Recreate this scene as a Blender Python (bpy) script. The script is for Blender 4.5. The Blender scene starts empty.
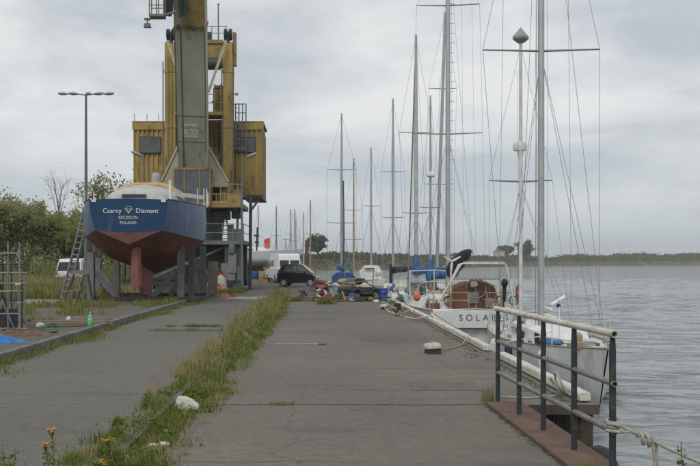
import bpy, math, random
import numpy as np
from mathutils import Vector, Matrix
R = math.radians
SC = bpy.context.scene
COL = SC.collection
F0, PX0, PY0, CZ = 1000.0, 317.0, 262.0, 1.62
WZ = -1.6                                   # water level

def P(px, py, d):                           # photo pixel + real distance -> a point of the place
    return Vector(((px - PX0) * d / F0, d, CZ - (py - PY0) * d / F0))

# ------------------------------------------------------------------ materials
def _n(nt, t, **kw):
    n = nt.nodes.new(t)
    for k, v in kw.items():
        setattr(n, k, v)
    return n

def M(name, col, rough=.6, metal=0., var=.18, scale=2.5, stain=None, stain_amt=.5, stain_scale=1.5, stretch=(1, 1, 1), bump=.0, bscale=30., spec=.4, fine=.1):
    m = bpy.data.materials.new(name); m.use_nodes = True
    nt = m.node_tree; L = nt.links; b = nt.nodes['Principled BSDF']
    tc = _n(nt, 'ShaderNodeTexCoord'); mp = _n(nt, 'ShaderNodeMapping'); mp.inputs['Scale'].default_value = stretch
    L.new(tc.outputs['Object'], mp.inputs['Vector'])
    n1 = _n(nt, 'ShaderNodeTexNoise'); n1.inputs['Scale'].default_value = scale; n1.inputs['Detail'].default_value = 6; n1.inputs['Roughness'].default_value = .6
    L.new(mp.outputs[0], n1.inputs['Vector'])
    r1 = _n(nt, 'ShaderNodeMapRange'); r1.inputs[1].default_value = .3; r1.inputs[2].default_value = .7
    r1.inputs[3].default_value = 1 - var; r1.inputs[4].default_value = 1 + var
    L.new(n1.outputs['Fac'], r1.inputs[0])
    n2 = _n(nt, 'ShaderNodeTexNoise'); n2.inputs['Scale'].default_value = scale * 22; n2.inputs['Detail'].default_value = 3
    L.new(tc.outputs['Object'], n2.inputs['Vector'])
    r2 = _n(nt, 'ShaderNodeMapRange'); r2.inputs[1].default_value = .3; r2.inputs[2].default_value = .7
    r2.inputs[3].default_value = 1 - fine; r2.inputs[4].default_value = 1 + fine
    L.new(n2.outputs['Fac'], r2.inputs[0])
    mu = _n(nt, 'ShaderNodeMath', operation='MULTIPLY'); L.new(r1.outputs[0], mu.inputs[0]); L.new(r2.outputs[0], mu.inputs[1])
    vm = _n(nt, 'ShaderNodeVectorMath', operation='SCALE'); vm.inputs[0].default_value = col; L.new(mu.outputs[0], vm.inputs['Scale'])
    out = vm.outputs[0]
    if stain is not None:
        n3 = _n(nt, 'ShaderNodeTexNoise'); n3.inputs['Scale'].default_value = stain_scale; n3.inputs['Detail'].default_value = 8; n3.inputs['Roughness'].default_value = .65
        m3 = _n(nt, 'ShaderNodeMapping'); m3.inputs['Scale'].default_value = stretch; m3.inputs['Location'].default_value = (7.3, 2.1, 4.4)
        L.new(tc.outputs['Object'], m3.inputs['Vector']); L.new(m3.outputs[0], n3.inputs['Vector'])
        r3 = _n(nt, 'ShaderNodeMapRange'); r3.inputs[1].default_value = .66 - .22 * stain_amt; r3.inputs[2].default_value = .74 - .1 * stain_amt
        L.new(n3.outputs['Fac'], r3.inputs[0])
        mx = _n(nt, 'ShaderNodeMix', data_type='RGBA'); L.new(r3.outputs[0], mx.inputs[0]); L.new(out, mx.inputs[6])
        mx.inputs[7].default_value = (*stain, 1); out = mx.outputs[2]
    L.new(out, b.inputs['Base Color'])
    b.inputs['Roughness'].default_value = rough; b.inputs['Metallic'].default_value = metal
    b.inputs['Specular IOR Level'].default_value = spec
    if bump:
        nb = _n(nt, 'ShaderNodeTexNoise'); nb.inputs['Scale'].default_value = bscale; nb.inputs['Detail'].default_value = 5
        L.new(tc.outputs['Object'], nb.inputs['Vector'])
        bp = _n(nt, 'ShaderNodeBump'); bp.inputs['Strength'].default_value = bump; bp.inputs['Distance'].default_value = .02
        L.new(nb.outputs['Fac'], bp.inputs['Height']); L.new(bp.outputs[0], b.inputs['Normal'])
    return m

def leafmat(name, c1, c2, scale=.6, trans=.3):
    m = bpy.data.materials.new(name); m.use_nodes = True
    nt = m.node_tree; L = nt.links; nt.nodes.remove(nt.nodes['Principled BSDF']); o = nt.nodes['Material Output']
    tc = _n(nt, 'ShaderNodeTexCoord'); oi = _n(nt, 'ShaderNodeObjectInfo')
    ad = _n(nt, 'ShaderNodeVectorMath', operation='ADD'); L.new(tc.outputs['Object'], ad.inputs[0])
    sc = _n(nt, 'ShaderNodeVectorMath', operation='SCALE'); L.new(oi.outputs['Location'], sc.inputs[0]); sc.inputs['Scale'].default_value = .37
    L.new(sc.outputs[0], ad.inputs[1])
    n1 = _n(nt, 'ShaderNodeTexNoise'); n1.inputs['Scale'].default_value = scale; n1.inputs['Detail'].default_value = 5; n1.inputs['Roughness'].default_value = .7
    L.new(ad.outputs[0], n1.inputs['Vector'])
    r = _n(nt, 'ShaderNodeMapRange'); r.inputs[1].default_value = .32; r.inputs[2].default_value = .68; L.new(n1.outputs['Fac'], r.inputs[0])
    mx = _n(nt, 'ShaderNodeMix', data_type='RGBA'); mx.inputs[6].default_value = (*c1, 1); mx.inputs[7].default_value = (*c2, 1)
    L.new(r.outputs[0], mx.inputs[0])
    d = _n(nt, 'ShaderNodeBsdfDiffuse'); t = _n(nt, 'ShaderNodeBsdfTranslucent'); ms = _n(nt, 'ShaderNodeMixShader'); ms.inputs[0].default_value = trans
    L.new(mx.outputs[2], d.inputs[0]); L.new(mx.outputs[2], t.inputs[0]); L.new(d.outputs[0], ms.inputs[1]); L.new(t.outputs[0], ms.inputs[2])
    L.new(ms.outputs[0], o.inputs[0])
    return m

def glassmat(name, col=(.02, .025, .03), rough=.08):
    return M(name, col, rough=rough, var=.3, spec=.6)

white = M('white_paint', (.66, .66, .63), .45, stain=(.36, .33, .27), stain_amt=.3, stain_scale=2)
gelcoat = M('white_gelcoat', (.66, .67, .665), .35, var=.1, scale=1.2, stain=(.42, .41, .37), stain_amt=.45, stretch=(1, 1, .3))
chipped = M('chipped_white_paint', (.54, .515, .45), .6, var=.2, scale=4, stain=(.26, .2, .14), stain_amt=.5, stain_scale=9, bump=.2)
deckgrey = M('deck_paint', (.5, .5, .47), .6, var=.15)
alu = M('mast_aluminium', (.42, .43, .43), .45, metal=.55, var=.12)
alud = M('weathered_aluminium', (.24, .25, .25), .5, metal=.4, var=.15)
paletube = M('white_tube', (.58, .58, .55), .4)
wire = M('rigging_wire', (.24, .25, .26), .5, metal=.3)
galv = M('galvanised_steel', (.2, .215, .22), .55, metal=.35, var=.25, stain=(.17, .11, .07), stain_amt=.35, stain_scale=4)
railgrey = M('grey_rail_paint', (.034, .043, .044), .6, var=.3, scale=8, stain=(.11, .08, .055), stain_amt=.5, stain_scale=14, bump=.3, spec=.25)
pipegrey = M('bare_grey_pipe', (.2, .195, .185), .45, metal=.3, var=.25, scale=7, stain=(.15, .10, .07), stain_amt=.45, stain_scale=10)
rust = M('rusty_plate', (.12, .073, .052), .85, var=.3, scale=4, stain=(.17, .15, .13), stain_amt=.35, stain_scale=5, bump=.4)
dark = M('dark_steel', (.035, .038, .04), .6, var=.3)
black = M('black_rubber', (.02, .02, .021), .7, var=.3)
yellow = M('crane_yellow', (.33, .24, .075), .6, var=.25, scale=1.4, stain=(.13, .08, .04), stain_amt=.62, stain_scale=2.6, stretch=(1, 1, .25))
yellowd = M('crane_yellow_worn', (.25, .18, .065), .65, var=.25, scale=1.5, stain=(.07, .05, .03), stain_amt=.5, stain_scale=3)
boomgrey = M('boom_olive_grey', (.345, .335, .265), .6, var=.14, scale=.8, stain=(.13, .115, .075), stain_amt=.35, stain_scale=1.2, stretch=(1, 1, .2))
cream = M('cream_edge', (.42, .38, .26), .6)
portal = M('portal_grey_green', (.12, .135, .13), .65, var=.25, scale=1.2, stain=(.07, .055, .04), stain_amt=.45)
portald = M('portal_dark', (.06, .067, .067), .7, var=.3)
cabglass = M('cab_glass', (.06, .075, .085), .12, var=.25, spec=.7)
winglass = glassmat('dark_glass')
carglass = glassmat('car_glass', (.09, .105, .11), .05)  # paler base colour stands in for reflections in the side windows
boatblue = M('hull_blue', (.004, .04, .108), .4, var=.14, scale=1.5, stain=(.035, .07, .14), stain_amt=.35, stain_scale=2.5, stretch=(1, 1, .25))
boatside = M('hull_blue_faded', (.045, .085, .17), .42, var=.2, scale=2.2, stain=(.13, .16, .22), stain_amt=.5, stain_scale=3, stretch=(1.6, 1.6, .12))
antifoul = M('red_antifouling', (.155, .062, .04), .8, var=.3, scale=1.6, stain=(.085, .055, .045), stain_amt=.65, stain_scale=2.2)
redlead = M('red_lead_paint', (.24, .085, .072), .7, var=.22, scale=2.5, stain=(.2, .1, .08), stain_amt=.5)
cradlem = M('cradle_paint', (.15, .165, .175), .6, var=.2, stain=(.12, .09, .06), stain_amt=.4, stain_scale=4)
orange_t = M('orange_tarp', (.46, .30, .15), .7, var=.3, scale=4, bump=.5, bscale=7)
grey_t = M('grey_sheet', (.42, .43, .42), .6, var=.25, scale=3, bump=.5, bscale=6)
blue_t = M('blue_tarp', (.03, .15, .40), .45, var=.3, scale=5, bump=.8, bscale=9)
bluecover = M('blue_sail_cover', (.03, .12, .29), .65, var=.35, scale=4, bump=.9, bscale=6)
navy = M('navy_canvas', (.022, .028, .045), .75, var=.25)
greencover = M('green_canvas', (.02, .16, .11), .7)
brown = M('brown_canvas', (.115, .052, .036), .65, var=.2, scale=3, bump=.3, bscale=6)
tan = M('varnished_rail', (.33, .24, .15), .5)
wood = M('weathered_wood', (.19, .16, .125), .85, var=.3, scale=3, stretch=(1, .2, 1), bump=.3)
wooddark = M('wet_dark_wood', (.06, .043, .03), .7, var=.35, scale=3, stain=(.03, .05, .02), stain_amt=.4, bump=.4)
redm = M('red_plastic', (.22, .055, .045), .5, var=.2)
orangem = M('orange_buoy_plastic', (.55, .16, .07), .5, var=.2)
bluebar = M('blue_barrel_plastic', (.02, .07, .27), .45, var=.15)
greenm = M('green_plastic', (.03, .2, .09), .5)
tealm = M('teal_canvas', (.02, .14, .2), .7)
yellowm = M('yellow_plastic', (.5, .32, .05), .5)
ropem = M('pale_rope', (.34, .32, .28), .9, var=.25, scale=30, bump=.5, bscale=90)
rope2 = M('white_rope', (.55, .54, .48), .9)
concrete = M('pale_concrete', (.33, .32, .295), .9, var=.25, scale=3, stain=(.16, .15, .12), stain_amt=.5, bump=.3)
kerbm = M('kerb_concrete', (.15, .145, .13), .9, var=.35, scale=2.5, stain=(.09, .09, .06), stain_amt=.6, stain_scale=3, bump=.4)
stone = M('white_rubble', (.50, .485, .45), .9, var=.12, bump=.4, bscale=12)
bottle_m = M('green_bottle_plastic', (.10, .42, .17), .2, var=.2, spec=.6)
carblack = M('black_car_paint', (.012, .015, .017), .2, var=.1, spec=.6)
carwhite = M('white_car_paint', (.70, .71, .71), .3, var=.05, stain=(.5, .49, .46), stain_amt=.2)
chrome = M('wheel_rim', (.4, .4, .41), .35, metal=.6)
lampred = M('tail_lamp_red', (.45, .03, .02), .3)
lampclr = M('head_lamp', (.5, .52, .52), .15)
bark = M('bark', (.12, .10, .08), .9, var=.3)
debris = M('red_brown_debris', (.13, .08, .06), .95, var=.45, scale=6, bump=.8, bscale=10)
sack = M('white_sack', (.5, .5, .48), .8, var=.2, bump=.4, bscale=8)
netorange = M('orange_net', (.30, .15, .10), .9, var=.4, scale=8, bump=.8, bscale=20)
letter = M('white_lettering', (.62, .66, .7), .5, var=.1)
letterd = M('grey_lettering', (.10, .11, .12), .5, var=.1)
plaque_m = M('plaque_white', (.46, .47, .44), .6, var=.15)
plastic_w = M('radome_white', (.62, .63, .62), .4)
lampgrey = M('lamp_head_grey', (.30, .31, .31), .45, var=.15)
steeltube = M('lamp_pole_grey', (.13, .14, .14), .5, var=.2)
tin = M('grey_tin', (.3, .31, .31), .5, var=.25, scale=5)

# ------------------------------------------------------------------ mesh builder
class MB:
    def __init__(s):
        s.v, s.f, s.mi = [], [], []
    def add(s, vs, fs, mi=0):
        o = len(s.v); s.v += [tuple(p) for p in vs]
        s.f += [tuple(i + o for i in f) for f in fs]; s.mi += [mi] * len(fs); return s
    def box(s, c, size, rz=0., mi=0, mat=None):
        x, y, z = [k / 2 for k in size]
        vs = [Vector(p) for p in ((-x, -y, -z), (x, -y, -z), (x, y, -z), (-x, y, -z), (-x, -y, z), (x, -y, z), (x, y, z), (-x, y, z))]
        m = mat if mat is not None else Matrix.Rotation(rz, 3, 'Z')
        c = Vector(c)
        return s.add([c + m @ p for p in vs], [(3, 2, 1, 0), (4, 5, 6, 7), (0, 1, 5, 4), (1, 2, 6, 5), (2, 3, 7, 6), (3, 0, 4, 7)], mi)
    def b2(s, lo, hi, mi=0):
        lo, hi = Vector(lo), Vector(hi)
        return s.box((lo + hi) / 2, [abs(k) for k in (hi - lo)], mi=mi)
    def bar(s, a, b, w, h=None, mi=0, up=(0, 0, 1)):
        a, b = Vector(a), Vector(b); h = h or w
        d = (b - a); l = d.length; d.normalize(); u = Vector(up)
        if abs(d.dot(u)) > .98: u = Vector((0, 1, 0))
        x = d.cross(u).normalized(); z = x.cross(d)
        m = Matrix((x, d, z)).transposed()
        return s.box((a + b) / 2, (w, l, h), mat=m, mi=mi)
    def tube(s, pts, r, n=8, cap=True, mi=0):
        pts = [Vector(p) for p in pts]; k = len(pts)
        rs = r if isinstance(r, (list, tuple)) else [r] * k
        vs, fs = [], []; px = None
        for i, p in enumerate(pts):
            d = (pts[min(i + 1, k - 1)] - pts[max(i - 1, 0)]).normalized()
            if px is None:
                u = Vector((0, 0, 1)) if abs(d.z) < .9 else Vector((0, 1, 0))
                px = d.cross(u).normalized()
            else:
                px = (px - d * px.dot(d)).normalized()
            py = d.cross(px)
            for j in range(n):
                t = 2 * math.pi * j / n
                vs.append(p + (px * math.cos(t) + py * math.sin(t)) * rs[i])
        for i in range(k - 1):
            for j in range(n):
                fs.append((i * n + j, i * n + (j + 1) % n, (i + 1) * n + (j + 1) % n, (i + 1) * n + j))
        if cap:
            fs.append(tuple(range(n - 1, -1, -1))); fs.append(tuple(range((k - 1) * n, k * n)))
        return s.add(vs, fs, mi)
    def lathe(s, prof, c=(0, 0, 0), n=16, mat=None, mi=0):
        vs, fs = [], []; c = Vector(c)
        for (r, z) in prof:
            for j in range(n):
                t = 2 * math.pi * j / n
                p = Vector((r * math.cos(t), r * math.sin(t), z))
                vs.append(c + (mat @ p if mat is not None else p))
        k = len(prof)
        for i in range(k - 1):
            for j in range(n):
                fs.append((i * n + j, i * n + (j + 1) % n, (i + 1) * n + (j + 1) % n, (i + 1) * n + j))
        fs.append(tuple(range(n - 1, -1, -1))); fs.append(tuple(range((k - 1) * n, k * n)))
        return s.add(vs, fs, mi)
    def torus(s, c, R_, r, n=20, m=8, mat=None, bands=None):
        c = Vector(c)
        vs = []
        for i in range(n):
            a = 2 * math.pi * i / n
            for j in range(m):
                b = 2 * math.pi * j / m
                p = Vector(((R_ + r * math.cos(b)) * math.cos(a), (R_ + r * math.cos(b)) * math.sin(a), r * math.sin(b)))
                vs.append(c + (mat @ p if mat is not None else p))
        for i in range(n):
            o = len(s.v) if i == 0 else o
            if i == 0: s.v += [tuple(p) for p in vs]
            for j in range(m):
                s.f.append((o + i * m + j, o + ((i + 1) % n) * m + j, o + ((i + 1) % n) * m + (j + 1) % m, o + i * m + (j + 1) % m))
                s.mi.append(bands(i) if bands else 0)
        return s
    def ell(s, c, rad, n=14, m=8, jit=0., seed=0, mi=0, flat=None):
        rg = random.Random(seed); c = Vector(c); vs, fs = [], []
        vs.append(c + Vector((0, 0, rad[2])))
        for i in range(1, m):
            a = math.pi * i / m
            for j in range(n):
                t = 2 * math.pi * j / n; k = 1 + rg.uniform(-jit, jit)
                p = Vector((rad[0] * math.sin(a) * math.cos(t) * k, rad[1] * math.sin(a) * math.sin(t) * k, rad[2] * math.cos(a) * k))
                if flat is not None and p.z < flat: p.z = flat
                vs.append(c + p)
        vs.append(c + Vector((0, 0, -rad[2] if flat is None else flat)))
        for j in range(n): fs.append((0, 1 + j, 1 + (j + 1) % n))
        for i in range(m - 2):
            for j in range(n):
                a = 1 + i * n + j; b = 1 + i * n + (j + 1) % n
                fs.append((a, a + n, b + n, b))
        e = len(vs) - 1; o = 1 + (m - 2) * n
        for j in range(n): fs.append((o + j, e, o + (j + 1) % n))
        return s.add(vs, fs, mi)
    def prism(s, poly, axis, a, b, mi=0):
        # poly: 2D outline; axis: the direction it is extruded along from a to b
        def q(p, t):
            return {'x': (t, p[0], p[1]), 'y': (p[0], t, p[1]), 'z': (p[0], p[1], t)}[axis]
        n = len(poly)
        vs = [q(p, a) for p in poly] + [q(p, b) for p in poly]
        fs = [tuple(range(n - 1, -1, -1)), tuple(range(n, 2 * n))] + [(i, (i + 1) % n, n + (i + 1) % n, n + i) for i in range(n)]
        return s.add(vs, fs, mi)
    def loft(s, rings, closed=True, caps=True, mi=0):
        n = len(rings[0]); vs = [p for r in rings for p in r]; fs = []
        for i in range(len(rings) - 1):
            for j in range(n if closed else n - 1):
                fs.append((i * n + j, i * n + (j + 1) % n, (i + 1) * n + (j + 1) % n, (i + 1) * n + j))
        if caps:
            fs.append(tuple(range(n - 1, -1, -1))); fs.append(tuple(range((len(rings) - 1) * n, len(rings) * n)))
        return s.add(vs, fs, mi)
    def heap(s, c, rx, ry, h, seed=0, n=22, m=7, rough=.25, mi=0):
        rg = random.Random(seed); c = Vector(c); vs, fs = [], []
        ph = [(rg.uniform(0, 6.3), rg.uniform(-1, 1)) for _ in range(5)]
        for i in range(m + 1):
            t = i / m
            for j in range(n):
                a = 2 * math.pi * j / n
                k = 1 + rough * .6 * sum(w * math.sin((q + 1) * a + f) for q, (f, w) in enumerate(ph)) / 2
                rr = t * k * (1 + rg.uniform(-.05, .05))
                z = h * max(0, (1 - t ** 2.2)) * (1 + rg.uniform(-rough, rough)) if i < m else -.02
                vs.append(c + Vector((rx * rr * math.cos(a), ry * rr * math.sin(a), z)))
        for i in range(m):
            for j in range(n):
                fs.append((i * n + j, (i + 1) * n + j, (i + 1) * n + (j + 1) % n, i * n + (j + 1) % n))
        fs.append(tuple(range(m * n + n - 1, m * n - 1, -1)))
        return s.add(vs, fs, mi)
    def lump(s, c, rad, seed=0, amp=.16, n=24, m=12, flat=-.75, mi=0):
        rg = random.Random(seed); c = Vector(c)
        ws = [(Vector((rg.gauss(0, 1), rg.gauss(0, 1), rg.gauss(0, 1))) * f, rg.uniform(0, 6.3), w_) for f, w_ in ((1.6, 1), (1.9, 1), (3.2, .6), (3.6, .5), (6, .32), (7, .3), (9, .2))]
        vs, fs = [], []
        def pt(u):
            k = 1 + amp * sum(math.sin(u.dot(q) + f) * w_ for q, f, w_ in ws) - amp * .5 * abs(math.sin(u.dot(ws[2][0]) * 1.3))
            p = Vector((u.x * rad[0] * k, u.y * rad[1] * k, u.z * rad[2] * k)); p.z = max(p.z, flat * rad[2]); return c + p
        vs.append(pt(Vector((0, 0, 1))))
        for i in range(1, m):
            t = math.pi * i / m
            for j in range(n):
                f = 2 * math.pi * j / n; vs.append(pt(Vector((math.sin(t) * math.cos(f), math.sin(t) * math.sin(f), math.cos(t)))))
        vs.append(pt(Vector((0, 0, -1))))
        for j in range(n): fs.append((0, 1 + j, 1 + (j + 1) % n))
        for i in range(m - 2):
            for j in range(n):
                q = 1 + i * n + j; r_ = 1 + i * n + (j + 1) % n; fs.append((q, q + n, r_ + n, r_))
        e = len(vs) - 1; o = 1 + (m - 2) * n
        for j in range(n): fs.append((o + j, e, o + (j + 1) % n))
        return s.add(vs, fs, mi)
    def build(s, name, mat, parent=None, smooth=35, bevel=0, off=None):
        me = bpy.data.meshes.new(name)
        vs = s.v if off is None else [tuple(Vector(p) - off) for p in s.v]
        me.from_pydata(vs, [], s.f)
        mats = mat if isinstance(mat, (list, tuple)) else [mat]
        for k in mats: me.materials.append(k)
        if any(s.mi): me.polygons.foreach_set('material_index', s.mi)
        me.update()
        if smooth:
            me.shade_smooth(); me.set_sharp_from_angle(angle=R(smooth))
        o = bpy.data.objects.new(name, me); COL.objects.link(o)
        if parent is not None: o.parent = parent
        if bevel:
            bm = o.modifiers.new('edge', 'BEVEL'); bm.width = bevel; bm.segments = 2; bm.limit_method = 'ANGLE'
        return o

def tag(o, label=None, cat=None, group=None, kind=None):
    if label: o['label'] = label
    if cat: o['category'] = cat
    if group: o['group'] = group
    if kind: o['kind'] = kind
    return o
def thing(name, label, cat, loc=(0, 0, 0), rz=0., group=None):
    o = bpy.data.objects.new(name, None); COL.objects.link(o)
    o.location = loc; o.rotation_euler = (0, 0, rz); o.empty_display_size = .2
    return tag(o, label, cat, group)
def copy_tree(o, parent=None):
    c = o.copy(); COL.objects.link(c)
    if parent is not None: c.parent = parent
    for ch in list(o.children):
        copy_tree(ch, c)
    return c
def text(name, s, size, mat, parent, loc, rot, extrude=.004, space=1., bold=0., align='CENTER'):
    cu = bpy.data.curves.new(name, 'FONT'); cu.body = s; cu.size = size; cu.extrude = extrude
    cu.align_x = align; cu.align_y = 'CENTER'; cu.space_character = space; cu.offset = bold
    cu.materials.append(mat)
    tmp = bpy.data.objects.new(name + '_curve', cu); COL.objects.link(tmp)
    me = bpy.data.meshes.new_from_object(tmp.evaluated_get(bpy.context.evaluated_depsgraph_get())); me.name = name
    bpy.data.objects.remove(tmp); bpy.data.curves.remove(cu)
    if not me.materials: me.materials.append(mat)
    o = bpy.data.objects.new(name, me); COL.objects.link(o); o.parent = parent
    o.location = loc; o.rotation_euler = rot
    return o
def arc(a, b, sag, n=10):
    a, b = Vector(a), Vector(b)
    return [a.lerp(b, i / n) - Vector((0, 0, sag * 4 * (i / n) * (1 - i / n))) for i in range(n + 1)]

# ------------------------------------------------------------------ camera, world, light
cam = bpy.data.cameras.new('camera'); co = bpy.data.objects.new('camera', cam); COL.objects.link(co)
co.location = (0, 0, CZ); co.rotation_euler = (R(90), 0, 0)
cam.sensor_width = 36; cam.lens = 36 * F0 / 700; cam.shift_x = (350 - PX0) / 700; cam.shift_y = (PY0 - 233) / 700
cam.clip_start = .1; cam.clip_end = 12000
SC.camera = co
SUN_DIR = Vector((-.16, -.66, .73)).normalized()
w = bpy.data.worlds.new('World'); SC.world = w; w.use_nodes = True
nt = w.node_tree; L = nt.links; bg = nt.nodes['Background']; bg.inputs['Strength'].default_value = .1
sky = _n(nt, 'ShaderNodeTexSky', sky_type='NISHITA'); sky.sun_disc = False
sky.sun_elevation = math.asin(SUN_DIR.z); sky.sun_rotation = math.atan2(SUN_DIR.x, SUN_DIR.y)
tc = _n(nt, 'ShaderNodeTexCoord'); sx = _n(nt, 'ShaderNodeSeparateXYZ'); L.new(tc.outputs['Generated'], sx.inputs[0])
ab = _n(nt, 'ShaderNodeMath', operation='ABSOLUTE'); L.new(sx.outputs['Z'], ab.inputs[0])
ad = _n(nt, 'ShaderNodeMath', operation='ADD'); L.new(ab.outputs[0], ad.inputs[0]); ad.inputs[1].default_value = .34
dx = _n(nt, 'ShaderNodeMath', operation='DIVIDE'); L.new(sx.outputs['X'], dx.inputs[0]); L.new(ad.outputs[0], dx.inputs[1])
dy = _n(nt, 'ShaderNodeMath', operation='DIVIDE'); L.new(sx.outputs['Y'], dy.inputs[0]); L.new(ad.outputs[0], dy.inputs[1])
cb = _n(nt, 'ShaderNodeCombineXYZ'); L.new(dx.outputs[0], cb.inputs[0]); L.new(dy.outputs[0], cb.inputs[1])
mp = _n(nt, 'ShaderNodeMapping'); mp.inputs['Scale'].default_value = (.8, 1.0, 1); mp.inputs['Location'].default_value = (3.4, 1.7, .3)
L.new(cb.outputs[0], mp.inputs['Vector'])
n1 = _n(nt, 'ShaderNodeTexNoise'); n1.inputs['Scale'].default_value = 2.9; n1.inputs['Detail'].default_value = 9; n1.inputs['Roughness'].default_value = .56; n1.inputs['Distortion'].default_value = .25
L.new(mp.outputs[0], n1.inputs['Vector'])
cr = _n(nt, 'ShaderNodeValToRGB'); e = cr.color_ramp.elements
e[0].position = .36; e[0].color = (.50, .545, .59, 1); e[1].position = .62; e[1].color = (.80, .805, .80, 1)
k = e.new(.5); k.color = (.67, .69, .70, 1)
L.new(n1.outputs['Fac'], cr.inputs[0])
hz = _n(nt, 'ShaderNodeMapRange'); hz.interpolation_type = 'SMOOTHSTEP'; hz.inputs[1].default_value = -.02; hz.inputs[2].default_value = .17; hz.inputs[3].default_value = .85; hz.inputs[4].default_value = 0
L.new(sx.outputs['Z'], hz.inputs[0])
mh = _n(nt, 'ShaderNodeMix', data_type='RGBA'); L.new(hz.outputs[0], mh.inputs[0]); L.new(cr.outputs[0], mh.inputs[6]); mh.inputs[7].default_value = (.50, .565, .61, 1)
s10 = _n(nt, 'ShaderNodeVectorMath', operation='SCALE'); L.new(mh.outputs[2], s10.inputs[0]); s10.inputs['Scale'].default_value = 10.6
mx = _n(nt, 'ShaderNodeMix', data_type='RGBA'); mx.inputs[0].default_value = .93; L.new(sky.outputs[0], mx.inputs[6]); L.new(s10.outputs[0], mx.inputs[7])
L.new(mx.outputs[2], bg.inputs['Color'])
sun = bpy.data.lights.new('sun', 'SUN'); sun.energy = 1.5; sun.angle = R(25); sun.color = (1, .96, .9)
so = bpy.data.objects.new('sun', sun); COL.objects.link(so); so.location = (30, 20, 60)
so.rotation_euler = SUN_DIR.to_track_quat('Z', 'Y').to_euler()
SC.view_settings.view_transform = 'Standard'; SC.view_settings.look = 'None'
SC.view_settings.exposure = 0; SC.view_settings.gamma = 1; SC.view_settings.use_curve_mapping = False
SC.cycles.max_bounces = 6; SC.cycles.transparent_max_bounces = 8
# ------------------------------------------------------------------ the ground, the quay and the water
def ground_mat(name, c1, c2, c3, scale, patch=.12, bump=.3):
    m = bpy.data.materials.new(name); m.use_nodes = True
    nt = m.node_tree; L = nt.links; b = nt.nodes['Principled BSDF']; tc = _n(nt, 'ShaderNodeTexCoord')
    def noise(s, d=6, st=(1, 1, 1), loc=(0, 0, 0)):
        mp = _n(nt, 'ShaderNodeMapping'); mp.inputs['Scale'].default_value = st; mp.inputs['Location'].default_value = loc
        L.new(tc.outputs['Object'], mp.inputs['Vector'])
        n = _n(nt, 'ShaderNodeTexNoise'); n.inputs['Scale'].default_value = s; n.inputs['Detail'].default_value = d; n.inputs['Roughness'].default_value = .62
        L.new(mp.outputs[0], n.inputs['Vector']); return n
    def mr(n, a, c, lo=0., hi=1.):
        r = _n(nt, 'ShaderNodeMapRange'); r.inputs[1].default_value = a; r.inputs[2].default_value = c; r.inputs[3].default_value = lo; r.inputs[4].default_value = hi
        L.new(n.outputs[0], r.inputs[0]); return r
    big = mr(noise(patch, 7, (1, .6, 1)), .35, .65)
    mx = _n(nt, 'ShaderNodeMix', data_type='RGBA'); mx.inputs[6].default_value = (*c1, 1); mx.inputs[7].default_value = (*c2, 1); L.new(big.outputs[0], mx.inputs[0])
    st = mr(noise(scale, 8, (.5, 1.6, 1), (3, 5, 1)), .56, .72, 0, .7)
    st2 = mr(noise(5.5, 4, (.8, 1, 1), (1, 9, 2)), .58, .70, 1, .72)
    m2 = _n(nt, 'ShaderNodeMix', data_type='RGBA'); L.new(st.outputs[0], m2.inputs[0]); L.new(mx.outputs[2], m2.inputs[6]); m2.inputs[7].default_value = (*c3, 1)
    fi = mr(noise(75, 3), .3, .7, .5, 1.5); fo = mr(noise(14, 4, (.6, 1, 1)), .3, .7, .82, 1.18)
    mm = _n(nt, 'ShaderNodeMath', operation='MULTIPLY'); L.new(fi.outputs[0], mm.inputs[0]); L.new(fo.outputs[0], mm.inputs[1])
    m_b = _n(nt, 'ShaderNodeMath', operation='MULTIPLY'); L.new(mm.outputs[0], m_b.inputs[0]); L.new(st2.outputs[0], m_b.inputs[1]); mm = m_b
    vo = _n(nt, 'ShaderNodeTexVoronoi', feature='DISTANCE_TO_EDGE'); vo.inputs['Scale'].default_value = .23; vo.inputs['Randomness'].default_value = 1
    wn = _n(nt, 'ShaderNodeTexNoise'); wn.inputs['Scale'].default_value = 1.1; wn.inputs['Detail'].default_value = 6; L.new(tc.outputs['Object'], wn.inputs['Vector'])
    wa = _n(nt, 'ShaderNodeMix', data_type='RGBA', blend_type='LINEAR_LIGHT'); wa.inputs[0].default_value = .35; L.new(tc.outputs['Object'], wa.inputs[6]); L.new(wn.outputs['Color'], wa.inputs[7]); L.new(wa.outputs[2], vo.inputs['Vector'])
    ck = _n(nt, 'ShaderNodeMapRange'); ck.inputs[1].default_value = .0015; ck.inputs[2].default_value = .0045; ck.inputs[3].default_value = .78; ck.inputs[4].default_value = 1; L.new(vo.outputs['Distance'], ck.inputs[0])
    msk = mr(noise(.3, 2, (1, 1, 1), (8, 8, 0)), .46, .56, 0, 1)
    ckm = _n(nt, 'ShaderNodeMix', data_type='FLOAT'); L.new(msk.outputs[0], ckm.inputs[0]); ckm.inputs[2].default_value = 1; L.new(ck.outputs[0], ckm.inputs[3])
    m_c = _n(nt, 'ShaderNodeMath', operation='MULTIPLY'); L.new(mm.outputs[0], m_c.inputs[0]); L.new(ckm.outputs[0], m_c.inputs[1]); mm = m_c
    sc = _n(nt, 'ShaderNodeVectorMath', operation='SCALE'); L.new(m2.outputs[2], sc.inputs[0]); L.new(mm.outputs[0], sc.inputs['Scale'])
    L.new(sc.outputs[0], b.inputs['Base Color']); b.inputs['Roughness'].default_value = .88; b.inputs['Specular IOR Level'].default_value = .25
    bp = _n(nt, 'ShaderNodeBump'); bp.inputs['Strength'].default_value = bump; bp.inputs['Distance'].default_value = .01
    L.new(fi.outputs[0], bp.inputs['Height']); L.new(bp.outputs[0], b.inputs['Normal'])
    return m
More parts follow.
